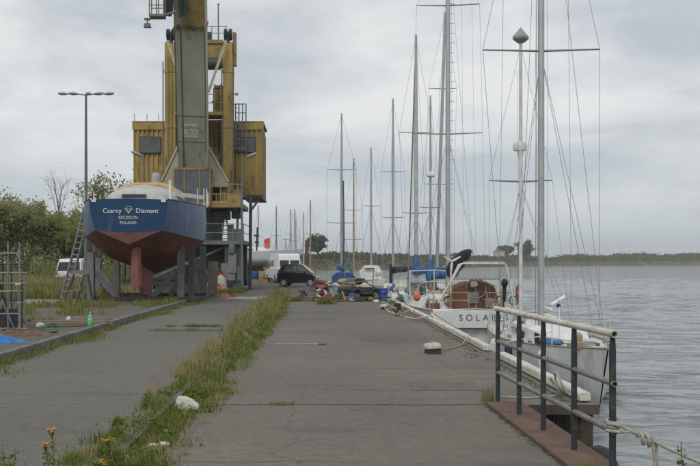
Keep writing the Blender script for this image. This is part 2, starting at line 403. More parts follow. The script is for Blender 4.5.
asphalt = ground_mat('weathered_asphalt', (.172, .158, .134), (.128, .119, .103), (.096, .089, .077), 1.1, patch=.22)
asphalt2 = ground_mat('road_asphalt', (.158, .149, .128), (.118, .112, .098), (.09, .086, .074), 1., patch=.2)
gravel = ground_mat('gravel', (.15, .14, .12), (.115, .105, .085), (.09, .10, .045), .9, patch=.35, bump=.6)
soil = ground_mat('soil', (.10, .09, .062), (.075, .075, .04), (.06, .08, .025), 2., patch=.8, bump=.8)
meadow_m = ground_mat('meadow', (.16, .145, .07), (.085, .10, .035), (.2, .17, .09), .35, patch=.15, bump=.8)
fascia = M('quay_fascia_shaded', (.085, .064, .048), .85, var=.35, scale=2, stain=(.05, .045, .03), stain_amt=.5, bump=.4, stretch=(1, 1, .4))  # base colour darkened to carry the shade at the slab edge

def struct(name, mb, mat, **kw):
    return tag(mb.build(name, mat, **kw), kind='structure')
g = MB().prism([(-900, -60), (2.2, -60), (2.2, 13.2), (2.85, 13.2), (2.85, 46), (.1, 46.2), (.1, 93), (-40, 98), (-60, 380), (-900, 380)], 'z', -5, -.03)
struct('ground', g, soil, smooth=0)
q = MB(); poly = [(-1.3, -60), (2.36, -60), (2.36, 11.33), (3.2, 11.33), (3.2, 46.5), (-1.3, 46.5)]; n = len(poly)
q.add([(x, y, 0) for x, y in poly] + [(x, y, -.11) for x, y in poly], [tuple(range(n))], 0)
q.add([(x, y, 0) for x, y in poly] + [(x, y, -.11) for x, y in poly], [(i, i + n, (i + 1) % n + n, (i + 1) % n) for i in range(n)] + [tuple(range(2 * n - 1, n - 1, -1))], 1)
struct('quay', q, [asphalt, fascia], smooth=0)
struct('road', MB().add([(-5., -60, 0), (-1.735, -60, 0), (-1.735, 46.5, 0), (-5., 46.5, 0)], [(0, 1, 2, 3)]), asphalt2, smooth=0)
struct('yard', MB().add([(-5., 46.5, -.003), (.08, 46.5, -.003), (.08, 92.9, -.003), (-32, 92.9, -.003), (-32, 62, -.003), (-5, 62, -.003)], [(0, 1, 2, 3, 4, 5)]), ground_mat('yard_ground', (.13, .125, .11), (.1, .1, .075), (.09, .10, .05), .5, patch=.3, bump=.5), smooth=0)
struct('gravel_apron', MB().b2((-13.5, -60, -.02), (-5.2, 61.9, .10)), gravel, smooth=0)
struct('meadow', MB().prism([(-900, -60), (-13.5, -60), (-13.5, 61.9), (-31.9, 62.1), (-31.9, 93), (-60, 98), (-70, 375), (-900, 375)], 'z', -.025, .10), meadow_m, smooth=0)
struct('path', MB().add([(-40, 41, .104), (-40, 37.2, .104), (-9.6, 36.2, .104), (-9.6, 40.2, .104)], [(0, 1, 2, 3)]), concrete, smooth=0)
kb = MB()
rg = random.Random(3); y = -6.
while y < 52:
    l = rg.uniform(1.9, 2.1)
    kb.box((-5.1 + rg.uniform(-.012, .012), y + l / 2, .07 + rg.uniform(-.008, .008)), (.15, l - .012, .18), rz=rg.uniform(-.004, .004)); y += l
struct('kerb', kb, kerbm, bevel=.012)
kb2 = MB(); y = 30.; xx = -12.2
for i in range(14):
    kb2.box((-25 + i * 1.05, 34.6 + i * .11, .12), (1.03, .16, .2), rz=.1)
struct('path_kerb', kb2, kerbm)
# raised slab end across the road
struct('road_slab_edge', MB().box((-3.1, 23.6, .02), (1.72, .38, .09), rz=-.01), kerbm, bevel=.015)
# joints
jm = M('joint_dirt', (.045, .045, .03), .95, var=.4, scale=4)
js = MB()
rg = random.Random(8)
for (yy, x0, x1, wd) in ((11.33, -1.25, 2.34, .03), (19.6, -1.25, .1, .025), (27.3, -1.25, 3.1, .03), (34.2, -1.25, 3.1, .03), (41, -1.25, 3.1, .03), (15.2, .3, 2.9, .012), (23.2, -1.25, 3.1, .02), (30.5, -1.2, 3.1, .018), (37.5, -1.2, 3.1, .02), (8.1, -1.2, .4, .008)):
    N = 40; up = []; lo = []
    for i in range(N + 1):
        x = x0 + (x1 - x0) * i / N; j = rg.uniform(-.008, .008) + .02 * math.sin(i * .23 + yy)
        up.append((x, yy + j + wd * rg.uniform(.3, .7), .004)); lo.append((x, yy + j - wd * rg.uniform(.3, .7), .004))
    js.add(up + lo, [(i, N + 1 + i, N + 2 + i, i + 1) for i in range(N)])
struct('quay_joint_lines', js, jm, smooth=0)
pm = ground_mat('patch_asphalt', (.145, .135, .117), (.116, .108, .095), (.09, .086, .077), 1.4)
pt = MB()
for i, (x0, y0, x1, y1) in enumerate(((.9, 20.2, 2.3, 22.6), (-1.1, 28.2, .6, 30.1), (1.2, 12.6, 2.1, 13.5), (-1.0, 31.2, 2.6, 33.2))):
    rg = random.Random(i + 60); j = lambda: rg.uniform(-.04, .04)
    top = [(x0 + (x1 - x0) * q / 8 + j() * .5, y1 + j(), .003) for q in range(9)]; bot = [(x0 + (x1 - x0) * q / 8 + j() * .5, y0 + j(), .003) for q in range(9)]
    pt.add(bot + top, [(q, q + 1, 10 + q, 9 + q) for q in range(8)])
struct('quay_repair_patches', pt, pm, smooth=0)
# drainage slot
dr = thing('drain_slot', 'pale iron strip with dark gap let into the quay deck', 'drain', (-.28, 19.6, .0))
MB().box((-.12, 0, .012), (.85, .07, .016)).build('cover_strip', tin, dr); MB().box((.38, .0, .011), (.16, .11, .012)).build('slot_opening', dark, dr)
# oil and moss marks
def blotch(mb, x, y, rx, ry, z, seed):
    rg = random.Random(seed); n = 9
    mb.add([(x + rx * math.cos(2 * math.pi * i / n) * rg.uniform(.55, 1.15), y + ry * math.sin(2 * math.pi * i / n) * rg.uniform(.55, 1.15), z) for i in range(n)], [tuple(range(n))])
noise_1 = lambda y: (math.sin(y * .9) + .7 * math.sin(y * 2.3 + 1) + .9 * math.sin(y * .37)) / 2.6
ms = MB(); rg = random.Random(5)
for i in range(900):
    y = 11.6 + 32 * rg.random() ** 1.3; w_ = noise_1(y * 1.3); x = 2.93 - abs(rg.gauss(0, .13)) * (.4 + 1.4 * max(0, w_))
    blotch(ms, x, y, rg.uniform(.006, .03), rg.uniform(.012, .07), .0042 + .0004 * (i % 8), 100 + i)
for i in range(420):
    y = rg.uniform(6.5, 11.3); x = 1.92 + (11.36 - y) * .0155 - abs(rg.gauss(0, .035)) * (.5 + max(0, noise_1(y * 4))); blotch(ms, x, y, rg.uniform(.003, .016), rg.uniform(.005, .03), .0042 + .0004 * (i % 8), 1200 + i)
struct('quay_moss_patches', ms, M('moss', (.09, .09, .035), .95, var=.5, scale=9), smooth=0)
# strip of soil between quay and road carries the weeds: 'ground' shows there

# water
wm = bpy.data.materials.new('river_water'); wm.use_nodes = True
nt = wm.node_tree; L = nt.links; b = nt.nodes['Principled BSDF']
b.inputs['Base Color'].default_value = (.17, .19, .195, 1); b.inputs['Roughness'].default_value = .07; b.inputs['IOR'].default_value = 1.33; b.inputs['Specular IOR Level'].default_value = .5
tc = _n(nt, 'ShaderNodeTexCoord')
hs = None
for (sc_, st_, amp) in ((.13, (.5, 1, 1), 2.4), (.45, (.5, 1, 1), 1.8), (1.3, (.55, 1, 1), .6), (5., (.6, 1, 1), .07)):
    mp = _n(nt, 'ShaderNodeMapping'); mp.inputs['Scale'].default_value = st_; mp.inputs['Rotation'].default_value = (0, 0, R(12)); L.new(tc.outputs['Object'], mp.inputs['Vector'])
    nn = _n(nt, 'ShaderNodeTexNoise'); nn.inputs['Scale'].default_value = sc_; nn.inputs['Detail'].default_value = 3; nn.inputs['Distortion'].default_value = .6; L.new(mp.outputs[0], nn.inputs['Vector'])
    mu = _n(nt, 'ShaderNodeMath', operation='MULTIPLY'); mu.inputs[1].default_value = amp; L.new(nn.outputs['Fac'], mu.inputs[0])
    if hs is None: hs = mu
    else:
        a2 = _n(nt, 'ShaderNodeMath', operation='ADD'); L.new(hs.outputs[0], a2.inputs[0]); L.new(mu.outputs[0], a2.inputs[1]); hs = a2
pn = _n(nt, 'ShaderNodeTexNoise'); pn.inputs['Scale'].default_value = .035; pn.inputs['Detail'].default_value = 4
pmp = _n(nt, 'ShaderNodeMapping'); pmp.inputs['Scale'].default_value = (.35, 1, 1); L.new(tc.outputs['Object'], pmp.inputs['Vector']); L.new(pmp.outputs[0], pn.inputs['Vector'])
pr_n = _n(nt, 'ShaderNodeMapRange'); pr_n.inputs[1].default_value = .38; pr_n.inputs[2].default_value = .6; pr_n.inputs[3].default_value = .5; pr_n.inputs[4].default_value = 1.; L.new(pn.outputs['Fac'], pr_n.inputs[0])
bp = _n(nt, 'ShaderNodeBump'); L.new(pr_n.outputs[0], bp.inputs['Strength']); bp.inputs['Distance'].default_value = .75; L.new(hs.outputs[0], bp.inputs['Height']); L.new(bp.outputs[0], b.inputs['Normal'])
GX0, GX1, GY0, GY1, ST_ = 1., 100., -6., 190., .32
gx_ = np.linspace(GX0, GX1, int((GX1 - GX0) / ST_)); gy_ = np.linspace(GY0, GY1, int((GY1 - GY0) / ST_))
XX, YY = np.meshgrid(gx_, gy_); r_w = np.random.default_rng(31); ZZ = np.zeros_like(XX)
wx, wy = XX + .5 * np.sin(YY * .35 + 1) + .3 * np.sin(XX * .6), YY + .4 * np.sin(XX * .41) + .35 * np.sin(YY * .23 + XX * .1)
for i in range(44):
    lam = .95 * (4.6 / .95) ** r_w.random(); th = R(70) + r_w.normal(0, .5); k_ = 2 * np.pi / lam
    ZZ += lam * .0046 * r_w.uniform(.5, 1.2) * np.sin(k_ * (np.cos(th) * wx + np.sin(th) * wy) + r_w.uniform(0, 6.28))
gust = .65 + .35 * np.sin(XX * .07 + 1.3 * np.sin(YY * .05)) * np.sin(YY * .09 + 1)
edge_ = np.clip(np.minimum.reduce([XX - GX0, GX1 - XX, YY - GY0, GY1 - YY]) / 12, 0, 1)
calm = np.clip((XX - 2.) / 5, .35, 1)
ZZ = WZ + ZZ * gust * edge_ * calm
ny_, nx_ = XX.shape; gv = np.stack([XX, YY, ZZ], -1).reshape(-1, 3)
ii = (np.arange(ny_ - 1)[:, None] * nx_ + np.arange(nx_ - 1)[None]).ravel()
gq = np.stack([ii, ii + 1, ii + nx_ + 1, ii + nx_], 1)
ov = np.array([(-1000, -100, WZ), (2200, -100, WZ), (2200, 2600, WZ), (-1000, 2600, WZ), (GX0, GY0, WZ), (GX1, GY0, WZ), (GX1, GY1, WZ), (GX0, GY1, WZ)]); nb = len(gv)
oq = np.array([(0, 1, 5, 4), (1, 2, 6, 5), (2, 3, 7, 6), (3, 0, 4, 7)]) + nb
av, aq = np.concatenate([gv, ov]), np.concatenate([gq, oq])
me = bpy.data.meshes.new('water'); me.vertices.add(len(av)); me.vertices.foreach_set('co', av.ravel()); me.loops.add(aq.size); me.loops.foreach_set('vertex_index', aq.ravel().astype(np.int32))
me.polygons.add(len(aq)); me.polygons.foreach_set('loop_start', np.arange(len(aq)) * 4); me.polygons.foreach_set('loop_total', np.full(len(aq), 4)); me.materials.append(wm); me.update(calc_edges=True); me.shade_smooth()
wo = bpy.data.objects.new('water', me); COL.objects.link(wo); tag(wo, kind='structure')

# far shore
BANK = [(-60, 330), (-22, 335), (0, 370), (35, 420), (75, 540), (150, 720), (260, 860), (400, 930), (700, 960), (1400, 900)]
def bank_at(s):
    s = max(0, min(len(BANK) - 1.001, s)); i = int(s); t = s - i
    return Vector(BANK[i]).lerp(Vector(BANK[i + 1]), t)
fb = MB(); rows = []
rg = random.Random(2); NS = 220
prof = [(0, -1.9), (1.5, -1.3), (5, 1.0), (12, 2.2), (40, 2.3), (1500, 3.)]
for i in range(NS + 1):
    p = bank_at((len(BANK) - 1) * i / NS)
    rows.append([Vector((p.x, p.y + a + (rg.uniform(-1, 1) if a < 100 else 0), z if a < 2 else z * rg.uniform(.75, 1.2))) for a, z in prof])
fb.loft(rows, closed=False, caps=False)
struct('far_shore_land', fb, M('reed_bank', (.105, .095, .045), .95, var=.4, scale=.12, stain=(.06, .075, .03), stain_amt=.6, stain_scale=.05, fine=.3))

def quads(name, pts, sizes, mats, mi=None, up=.0, seed=0, parent=None):
    rgn = np.random.default_rng(seed); n = len(pts)
    pts = np.asarray(pts, float)
    a = rgn.normal(size=(n, 3)); a[:, 2] *= (1 - up) ; a /= np.linalg.norm(a, axis=1)[:, None]
    c = rgn.normal(size=(n, 3)); c -= a * (a * c).sum(1)[:, None]; c /= np.linalg.norm(c, axis=1)[:, None]
    s = np.asarray(sizes, float)[:, None]
    a *= s; c *= s * rgn.uniform(.45, .8, (n, 1))
    v = np.stack([pts - a, pts + c, pts + a, pts - c], 1).reshape(-1, 3)
    me = bpy.data.meshes.new(name); me.vertices.add(4 * n); me.vertices.foreach_set('co', v.ravel())
    me.loops.add(4 * n); me.loops.foreach_set('vertex_index', np.arange(4 * n))
    me.polygons.add(n); me.polygons.foreach_set('loop_start', np.arange(n) * 4); me.polygons.foreach_set('loop_total', np.full(n, 4))
    for m in mats: me.materials.append(m)
    if mi is not None: me.polygons.foreach_set('material_index', np.asarray(mi, np.int32))
    me.update(calc_edges=True); me.validate()
    o = bpy.data.objects.new(name, me); COL.objects.link(o)
    if parent is not None: o.parent = parent
    return o
far_leaf = leafmat('far_leaf', (.075, .10, .048), (.12, .135, .062), .05, .4)
far_leaf2 = leafmat('far_leaf_ochre', (.11, .11, .05), (.14, .13, .065), .05, .2)
rgn = np.random.default_rng(4)
pts, sz, mi = [], [], []
for i in range(46000):
    s = rgn.uniform(0, 8.2); p = bank_at(s); d = p.y
    hmax = (3.2 + 1.6 * math.sin(p.x * .045 + 1) ** 2 + 1.0 * math.sin(p.x * .13) ** 2 + .5 * math.sin(p.x * .37)) * (.5 + d / 1000)
    if p.x > 200: hmax += min(1, (p.x - 200) / 80) * 2.6 * (1 + .2 * math.sin(p.x * .021))
    back = rgn.uniform(14, 70); lump_ = .86 + .14 * math.sin(p.x * .6 + back * .5) * math.sin(p.x * .23 + back * .2)
    z = 1.0 + hmax * lump_ * rgn.uniform(0, 1) ** .9
    pts.append((p.x + rgn.normal() * 2, d + back, z)); sz.append(rgn.uniform(.45, 1.15)); mi.append(int(math.sin(p.x * .11 + back * .3) + rgn.normal() * .4 > .5))
tag(quads('far_wood', pts, sz, [far_leaf, far_leaf2], mi, seed=9), 'low hazy line of trees along the far river bank', 'woodland', kind='stuff')
cm_ = MB(); rows = []; rg = random.Random(17)
for i in range(900):
    p = bank_at(8.2 * i / 899); d = p.y
    hmax = (3.2 + 1.6 * math.sin(p.x * .045 + 1) ** 2 + 1.0 * math.sin(p.x * .13) ** 2 + .5 * math.sin(p.x * .37)) * (.5 + d / 1000)
    if p.x > 200: hmax += min(1, (p.x - 200) / 80) * 2.6 * (1 + .2 * math.sin(p.x * .021))
    rows.append([Vector((p.x + rg.uniform(-.4, .4), d + 15 + q * 9 + rg.uniform(-2, 2), 1.0 + hmax * hh * rg.uniform(.8, 1.02))) for q, hh in ((0, -.2), (0, .35), (.5, .62), (1.5, .8), (3, .86), (4.5, .84), (6, .5))])
cm_.loft(rows, closed=False, caps=False)
tag(cm_.build('far_wood_canopy', far_leaf, smooth=80), 'closed mass of the low wood on the far river bank', 'woodland', kind='stuff')
pts, sz = [], []
for i in range(9000):
    s = rgn.uniform(0, 8.2); p = bank_at(s)
    pts.append((p.x + rgn.normal(), p.y + rgn.uniform(3, 14), rgn.uniform(-1., 2.4))); sz.append(rgn.uniform(.35, .9))
tag(quads('reeds', pts, sz, [leafmat('reed', (.12, .105, .05), (.18, .15, .08), .06, .2)], up=-.6, seed=10), 'tan reed belt along the far river bank', 'reeds', kind='stuff')

# ------------------------------------------------------------------ trees
def make_tree(name, seed, h, rx, z0, n_twig, n_leaf, lsz, mat, trunk_r=.12, up=.5, bare=False, droop=0.):
    """an Empty with trunk (limbs and twigs) and crown, standing at the origin"""
    rg = random.Random(seed); root = thing(name, None, None)
    t = MB(); top = Vector((rg.uniform(-.3, .3), rg.uniform(-.3, .3), h * .8))
    mid = Vector((rg.uniform(-.2, .2), rg.uniform(-.2, .2), h * .4))
    t.tube([(0, 0, -.1), mid * .5, mid, mid.lerp(top, .5), top], [trunk_r, trunk_r * .85, trunk_r * .65, trunk_r * .4, trunk_r * .12], 6)
    pts, sz = [], []
    limbs = []
    for i in range(9):
        a = rg.uniform(0, 6.28); zz = z0 + (h - z0) * rg.uniform(.0, .6)
        st = Vector((0, 0, 0)).lerp(mid, min(1, zz / mid.z)) if zz < mid.z else mid.lerp(top, (zz - mid.z) / (top.z - mid.z))
        k = rg.uniform(.55, .95)
        e_ = st + Vector((math.cos(a) * rx * k * .7, math.sin(a) * rx * k * .7, (h - zz) * rg.uniform(.25, .75) * (.4 + up)))
        m_ = st.lerp(e_, .5) + Vector((0, 0, .1 * h * (up - .3)))
        t.tube([st, m_, e_], [trunk_r * .42, trunk_r * .28, trunk_r * .1], 5); limbs.append((st, m_, e_))
    for i in range(n_twig):
        st, m_, e_ = rg.choice(limbs); k = rg.uniform(.2, 1)
        s_ = st.lerp(m_, k * 2) if k < .5 else m_.lerp(e_, k * 2 - 1)
        d = Vector((rg.gauss(0, 1), rg.gauss(0, 1), rg.gauss(up * 1.6, .6))).normalized()
        l = rg.uniform(.10, .34) * h * .8
        if rg.random() < .3: d = (d + Vector((0, 0, 2.2))).normalized(); l *= 1.15
        f = s_ + d * l
        r_ = math.hypot(f.x, f.y)
        if r_ > rx: f.x *= rx / r_ * rg.uniform(.85, 1.1); f.y *= rx / r_ * rg.uniform(.85, 1.1)
        f.z = min(max(f.z, z0 * .6 + .2), h * rg.uniform(.78, 1.05)) - droop * rg.random()
        t.tube([s_, s_.lerp(f, .5) + Vector((0, 0, .04 * h)), f], [trunk_r * .14, trunk_r * .09, trunk_r * .04], 4, cap=False)
        if bare: continue
        for j in range(n_leaf // n_twig):
            q = rg.uniform(.15, 1.06); c = s_.lerp(f, q)
            sp = l * .2
            gs = lambda: max(-1.7, min(1.7, rg.gauss(0, 1))) * sp
            pts.append((c.x + gs(), c.y + gs(), max(.08, c.z + gs() * .8))); sz.append(lsz * rg.uniform(.6, 1.3))
    t.build('trunk', bark, root, smooth=60)
    if not bare:
        quads('crown', pts, sz, [mat], seed=seed, parent=root)
    return root
leaf_a = leafmat('leaf_olive', (.21, .235, .085), (.36, .365, .16), .5, .55)
leaf_b = leafmat('leaf_willow', (.23, .25, .115), (.38, .38, .20), .6, .55)
leaf_c = leafmat('leaf_dark', (.18, .205, .085), (.32, .335, .145), .5, .55)
UPR = 1
protos = [make_tree('shrub_tree', 11, 6.6, 2.9, .3, 130, 5600, .11, leaf_a), make_tree('shrub_tree', 12, 6.0, 2.6, .3, 110, 4800, .105, leaf_b, up=.8),
          make_tree('shrub_tree', 13, 7., 2.8, .4, 120, 5200, .11, leaf_c), make_tree('shrub_tree', 14, 5.2, 2.8, .2, 110, 4800, .105, leaf_a, up=.3)]
# (photo px, distance, top py, proto)
KINDW = ['olive green bushy tree', 'pale willow-like tree', 'dark green bushy tree', 'low spreading olive bush']
spots = [(-22, 70, 196, 0), (8, 72, 201, 1), (33, 74, 207, 0), (55, 76, 212, 2), (78, 74, 214, 3), (100, 78, 212, 0), (122, 76, 216, 2), (-8, 88, 200, 2), (22, 90, 197, 1), (44, 92, 206, 0), (66, 90, 210, 1),
         (90, 94, 210, 0), (113, 92, 208, 2), (140, 96, 214, 0), (160, 90, 216, 3), (-40, 84, 200, 0)]
PLACES = ['at the left end of the belt, close behind the meadow', 'in the meadow belt just right of the leftmost one', 'front of the belt behind the steel rack', 'behind the gap between rack and ladder',
          'right behind the white car by the ladder', 'front row behind the boat cradle', 'behind the red keel of the blue yacht', 'back row at the left end of the belt', 'tallest in the back row over the rack',
          'back row left of the bare sapling', 'back row behind the bare sapling', 'back row left of the lamp post', 'back row behind the ladder top', 'back row under the blue yacht', 'back row right under the blue hull', 'outermost at the left edge']
used = set()
for i, (px, d, py, k) in enumerate(spots):
    o = protos[k] if k not in used else copy_tree(protos[k]); used.add(k)
    d += 5; o.location = P(px, 262, d); o.location.z = .08
    h = CZ + (262 - py) * d / F0; base = (6.6, 6., 7., 5.2)[k]; s = h / base
    o.scale = (s * random.Random(i).uniform(1.0, 1.25), s * 1.1, s); o.rotation_euler.z = i * 1.9
    tag(o, KINDW[k] + ' ' + PLACES[i], 'tree', 'trees of the belt behind the meadow')
rgu = np.random.default_rng(12); n = 26000
D_ = rgu.uniform(70, 100, n); PXu = rgu.uniform(-60, 190, n); Xu = (PXu - PX0) * D_ / F0
hm = 1.5 + 1.3 * np.sin(Xu * .8) * np.sin(D_ * .5 + 1) + .7 * np.sin(Xu * 1.9 + D_)
Zu = .1 + np.maximum(.4, hm) * rgu.uniform(0, 1, n) ** .8
kp = (Xu < -12.5) & (D_ > 74 + 3 * np.sin(Xu * .7) + 2 * np.sin(Xu * 1.7))
tag(quads('undergrowth', np.stack([Xu, D_, Zu], 1)[kp], rgu.uniform(.07, .16, n)[kp], [leaf_a, leaf_b, leaf_c], rgu.choice([0, 1, 2], n)[kp], seed=44), 'leafy undergrowth filling the foot of the tree belt', 'undergrowth', kind='stuff')
t = make_tree('airy_tree', 31, 6.7, 1.9, 1.2, 40, 1300, .095, leaf_b, trunk_r=.13, up=.75); t.location = (P(95, 262, 58).x, 58, .08)
tag(t, 'airy willow with gaps between its shoots, beside the tall lamp post', 'tree')
t = make_tree('airy_tree', 34, 6.9, 1.2, 1.2, 40, 1300, .09, leaf_b, trunk_r=.13, up=.7); t.location = (P(123, 262, 60).x, 60, .08)
tag(t, 'leafy tree rising behind the blue yacht next to the crane house', 'tree')
t = make_tree('bare_sapling', 33, 9.2, 1.7, 3., 46, 0, .1, leaf_b, trunk_r=.07, up=1., bare=True); t.location = (P(58, 262, 82).x, 82, .08)
tag(t, 'bare leafless sapling sticking up above the tree belt', 'tree')
# single trees on the far bank
t = make_tree('round_tree', 41, 11.3, 6.0, 2.2, 80, 6000, .42, leafmat('far_round_leaf', (.075, .10, .05), (.12, .135, .07), .3, .45), trunk_r=.3, up=.45); t.location = (P(318, 262, 382).x, 382, 1.)
tag(t, 'big round tree on the far bank behind the black car', 'tree')
t = make_tree('round_tree', 42, 17, 10, 3, 80, 5000, .75, far_leaf, trunk_r=.4, up=.45); t.location = (P(524, 262, 740).x, 740, 1.)
tag(t, 'tall spreading tree on the far bank behind the mizzen mast', 'tree')
t = make_tree('round_tree', 43, 14, 8, 2, 70, 4000, .75, far_leaf, trunk_r=.4, up=.45); t.location = (P(506, 262, 752).x, 752, 1.)
tag(t, 'lower tree on the far bank left of the tall spreading one', 'tree')
hb = thing('far_house', 'tiny pale house half hidden in the trees of the far bank', 'house', (P(499, 262, 712).x, 712, 1.2))
MB().box((0, 0, 4), (7, 6, 8)).build('wall', M('pale_render', (.4, .38, .33), .8), hb)
MB().prism([(-4, 8), (4, 8), (0, 9.8)], 'y', -3.3, 3.3).build('roof', M('grey_roof', (.15, .14, .13), .8), hb)

# ------------------------------------------------------------------ grass, weeds
gm = [leafmat('grass_green', (.12, .17, .03), (.21, .26, .06), 1.2, .5), leafmat('grass_olive', (.19, .20, .06), (.29, .27, .105), 1.2, .5), leafmat('grass_straw', (.31, .26, .14), (.42, .35, .20), 1.2, .45),
      leafmat('weed_dark', (.08, .12, .03), (.15, .19, .055), 2., .5)]
def blades(name, X, Y, Z, H, W, mi, seed=0, lean=.35, label=None, cat='grass', kind='stuff'):
    r = np.random.default_rng(seed); n = len(X)
    a = r.uniform(0, 2 * np.pi, n); b = r.uniform(0, 2 * np.pi, n); ln = np.abs(r.normal(0, lean, n))
    dx, dy = np.cos(a), np.sin(a); lx, ly = np.cos(b) * ln, np.sin(b) * ln
    base = np.stack([X, Y, Z], 1)
    side = np.stack([dx * W / 2, dy * W / 2, np.zeros(n)], 1)
    m = base + np.stack([lx * H * .35, ly * H * .35, H * .6], 1)
    t = base + np.stack([lx * H, ly * H, H * (1 - .25 * np.minimum(ln, 1))], 1)
    v = np.stack([base - side, base + side, m + side * .75, m - side * .75, t], 1).reshape(-1, 3)
    o5 = np.arange(n) * 5
    li = np.stack([o5, o5 + 1, o5 + 2, o5 + 3, o5 + 3, o5 + 2, o5 + 4], 1).ravel()
    me = bpy.data.meshes.new(name); me.vertices.add(5 * n); me.vertices.foreach_set('co', v.ravel())
    me.loops.add(7 * n); me.loops.foreach_set('vertex_index', li)
    me.polygons.add(2 * n)
    ls = np.stack([np.arange(n) * 7, np.arange(n) * 7 + 4], 1).ravel(); lt = np.tile([4, 3], n)
    me.polygons.foreach_set('loop_start', ls); me.polygons.foreach_set('loop_total', lt)
    for k in gm: me.materials.append(k)
    me.polygons.foreach_set('material_index', np.repeat(np.asarray(mi, np.int32), 2))
    me.update(calc_edges=True)
    o = bpy.data.objects.new(name, me); COL.objects.link(o)
    return tag(o, label, cat, kind=kind)
def noise1(y, s=0.):
    return (np.sin(y * .9 + s) + np.sin(y * 2.3 + 1.7 * s + 1) * .7 + np.sin(y * .37 + 2 * s) * .9) / 2.6
rr0 = np.random.default_rng(66)
# the weed strip between road and quay
r = np.random.default_rng(21)
n = 60000
Y = 5.2 + (45.5 - 5.2) * r.uniform(0, 1, n) ** 1.25
lo = -2.0 + .14 * noise1(Y, 1) + .06 * (Y < 12); hi = -1.10 + .07 * noise1(Y * 2, 4)
u = r.uniform(0, 1, n) ** .9; X = lo + (hi - lo) * u + .05
far_k = np.clip((Y - 11) / 9, 0, 1)
edge = np.clip(1.15 - np.abs(u - .5) * 2, 0, 1)
dens = np.clip(noise1(Y * 1.3, 3) * .6 + noise1(X * 7 + Y * .6, 5) * .5 + .5, 0, 1)
H = r.uniform(.02, .085, n) * (.5 + dens) + edge * dens * r.uniform(0, .26, n) * (.2 + .8 * far_k)
st = r.random(n) < .035 + .05 * far_k
H[st] += r.uniform(.12, .5, int(st.sum())) * (.3 + .7 * far_k[st]) * edge[st]
keep = r.random(n) < np.clip((.03 + 1.0 * dens ** 1.4) * (.3 + .7 * edge), 0, 1) * (.45 + .2 * far_k)
X, Y, H, st = X[keep], Y[keep], H[keep], st[keep]; n = len(X)
k = noise1(Y * .9 + X * 3, 6) + r.normal(0, .5, n)
mi = np.where(k > .35, r.choice([1, 2], n), r.choice([0, 1, 3], n, p=[.45, .35, .2])); mi[st & (r.random(n) < .7)] = 2
blades('weeds', X, Y, np.where(X < -1.735, 0., -.03), H, r.uniform(.004, .009, n) * (1 + Y / 28), mi, 1, .62, 'uncut grass and weeds overgrowing the strip beside the quay', 'weeds')
# broad leaves low down
n = 11000; Y = 5.4 + 39 * r.uniform(0, 1, n) ** 1.5; Xc = -1.5 + .28 * noise1(Y * 1.7, 2) + r.normal(0, .17, n)
k = np.clip(noise1(Y * 1.9, 9) + .3, 0, 1); Z = np.abs(r.normal(0, .05, n)) * (.3 + 1.7 * k); kq = (r.random(n) < (.1 + .5 * k)) & ~((np.abs(Xc + 1.45) < .22) & (np.abs(Y - 10.95) < .4)); Xc, Y, Z = Xc[kq], Y[kq], Z[kq]; n = len(Y)
tag(quads('weed_leaves', np.stack([Xc, Y, Z], 1), r.uniform(.009, .024, n) * (1 + Y / 50), [gm[0], gm[3]], r.integers(0, 2, n), seed=5), 'broad weed leaves low in the overgrown strip', 'weeds', kind='stuff')
# tall leafy stalks at middle distance
pts, sz, mi, SX, SY, SH = [], [], [], [], [], []
rg = random.Random(77)
for i in range(130):
    y = rg.uniform(15, 44); x = -1.5 + rg.gauss(0, .2); h = rg.uniform(.3, .72) * (.6 + .4 * min(1, (y - 13) / 10))
    lx, ly = rg.gauss(0, .12), rg.gauss(0, .12); kind_ = rg.random()
    SX.append(x); SY.append(y); SH.append(h)
    for j in range(40):
        q = rg.uniform(.1, 1); sp = .06 * (1.15 - q) + .015
        pts.append((x + lx * q * .6 + rg.gauss(0, sp), y + ly * q + rg.gauss(0, sp), h * q)); sz.append(rg.uniform(.007, .017) * (1 + y / 40)); mi.append(rg.choice([0, 1, 1, 3] if kind_ < .6 else [1, 2, 1, 0]))
tag(quads('tall_weeds', pts, sz, gm, mi, seed=6, up=-.6), 'knee-high leafy weeds standing in the overgrown strip', 'weeds', kind='stuff')
n = 1900; Yc = rr0.choice(rr0.uniform(12, 36, 46), n); Y = Yc + rr0.normal(0, .12, n); X = -1.85 + .12 * np.sin(Yc * 7) + rr0.normal(0, .09, n)
H = rr0.uniform(.15, .55, n) * (.55 + .45 * np.clip((Y - 12) / 8, 0, 1))
blades('dry_stalks', X, Y, np.zeros(n), H * .85, rr0.uniform(.004, .008, n) * (1 + Y / 30), rr0.choice([2, 1], n, p=[.75, .25]), 13, .3, 'pale dry grass stalks on the road side of the overgrown strip', 'grass')
CX, CY, CH, CM = [], [], [], []
LP, LS, LM = [], [], []
rg = random.Random(808)
for i in range(150):
    y = 5.6 + 30 * rg.random() ** 1.7; x = rg.choice((rg.uniform(-2.0, -1.65), rg.uniform(-1.65, -1.15), rg.uniform(-1.55, -1.1)))
    rad = rg.uniform(.05, .15) * (1 + y / 50); h = rg.uniform(.06, .17); kd = rg.choice((0, 0, 1, 2, 3))
    for j in range(int(rg.uniform(50, 150))):
        CX.append(x + rg.gauss(0, rad * .7)); CY.append(y + rg.gauss(0, rad)); CH.append(h * rg.uniform(.4, 1.1)); CM.append(kd if rg.random() < .75 else rg.choice((0, 1, 2)))
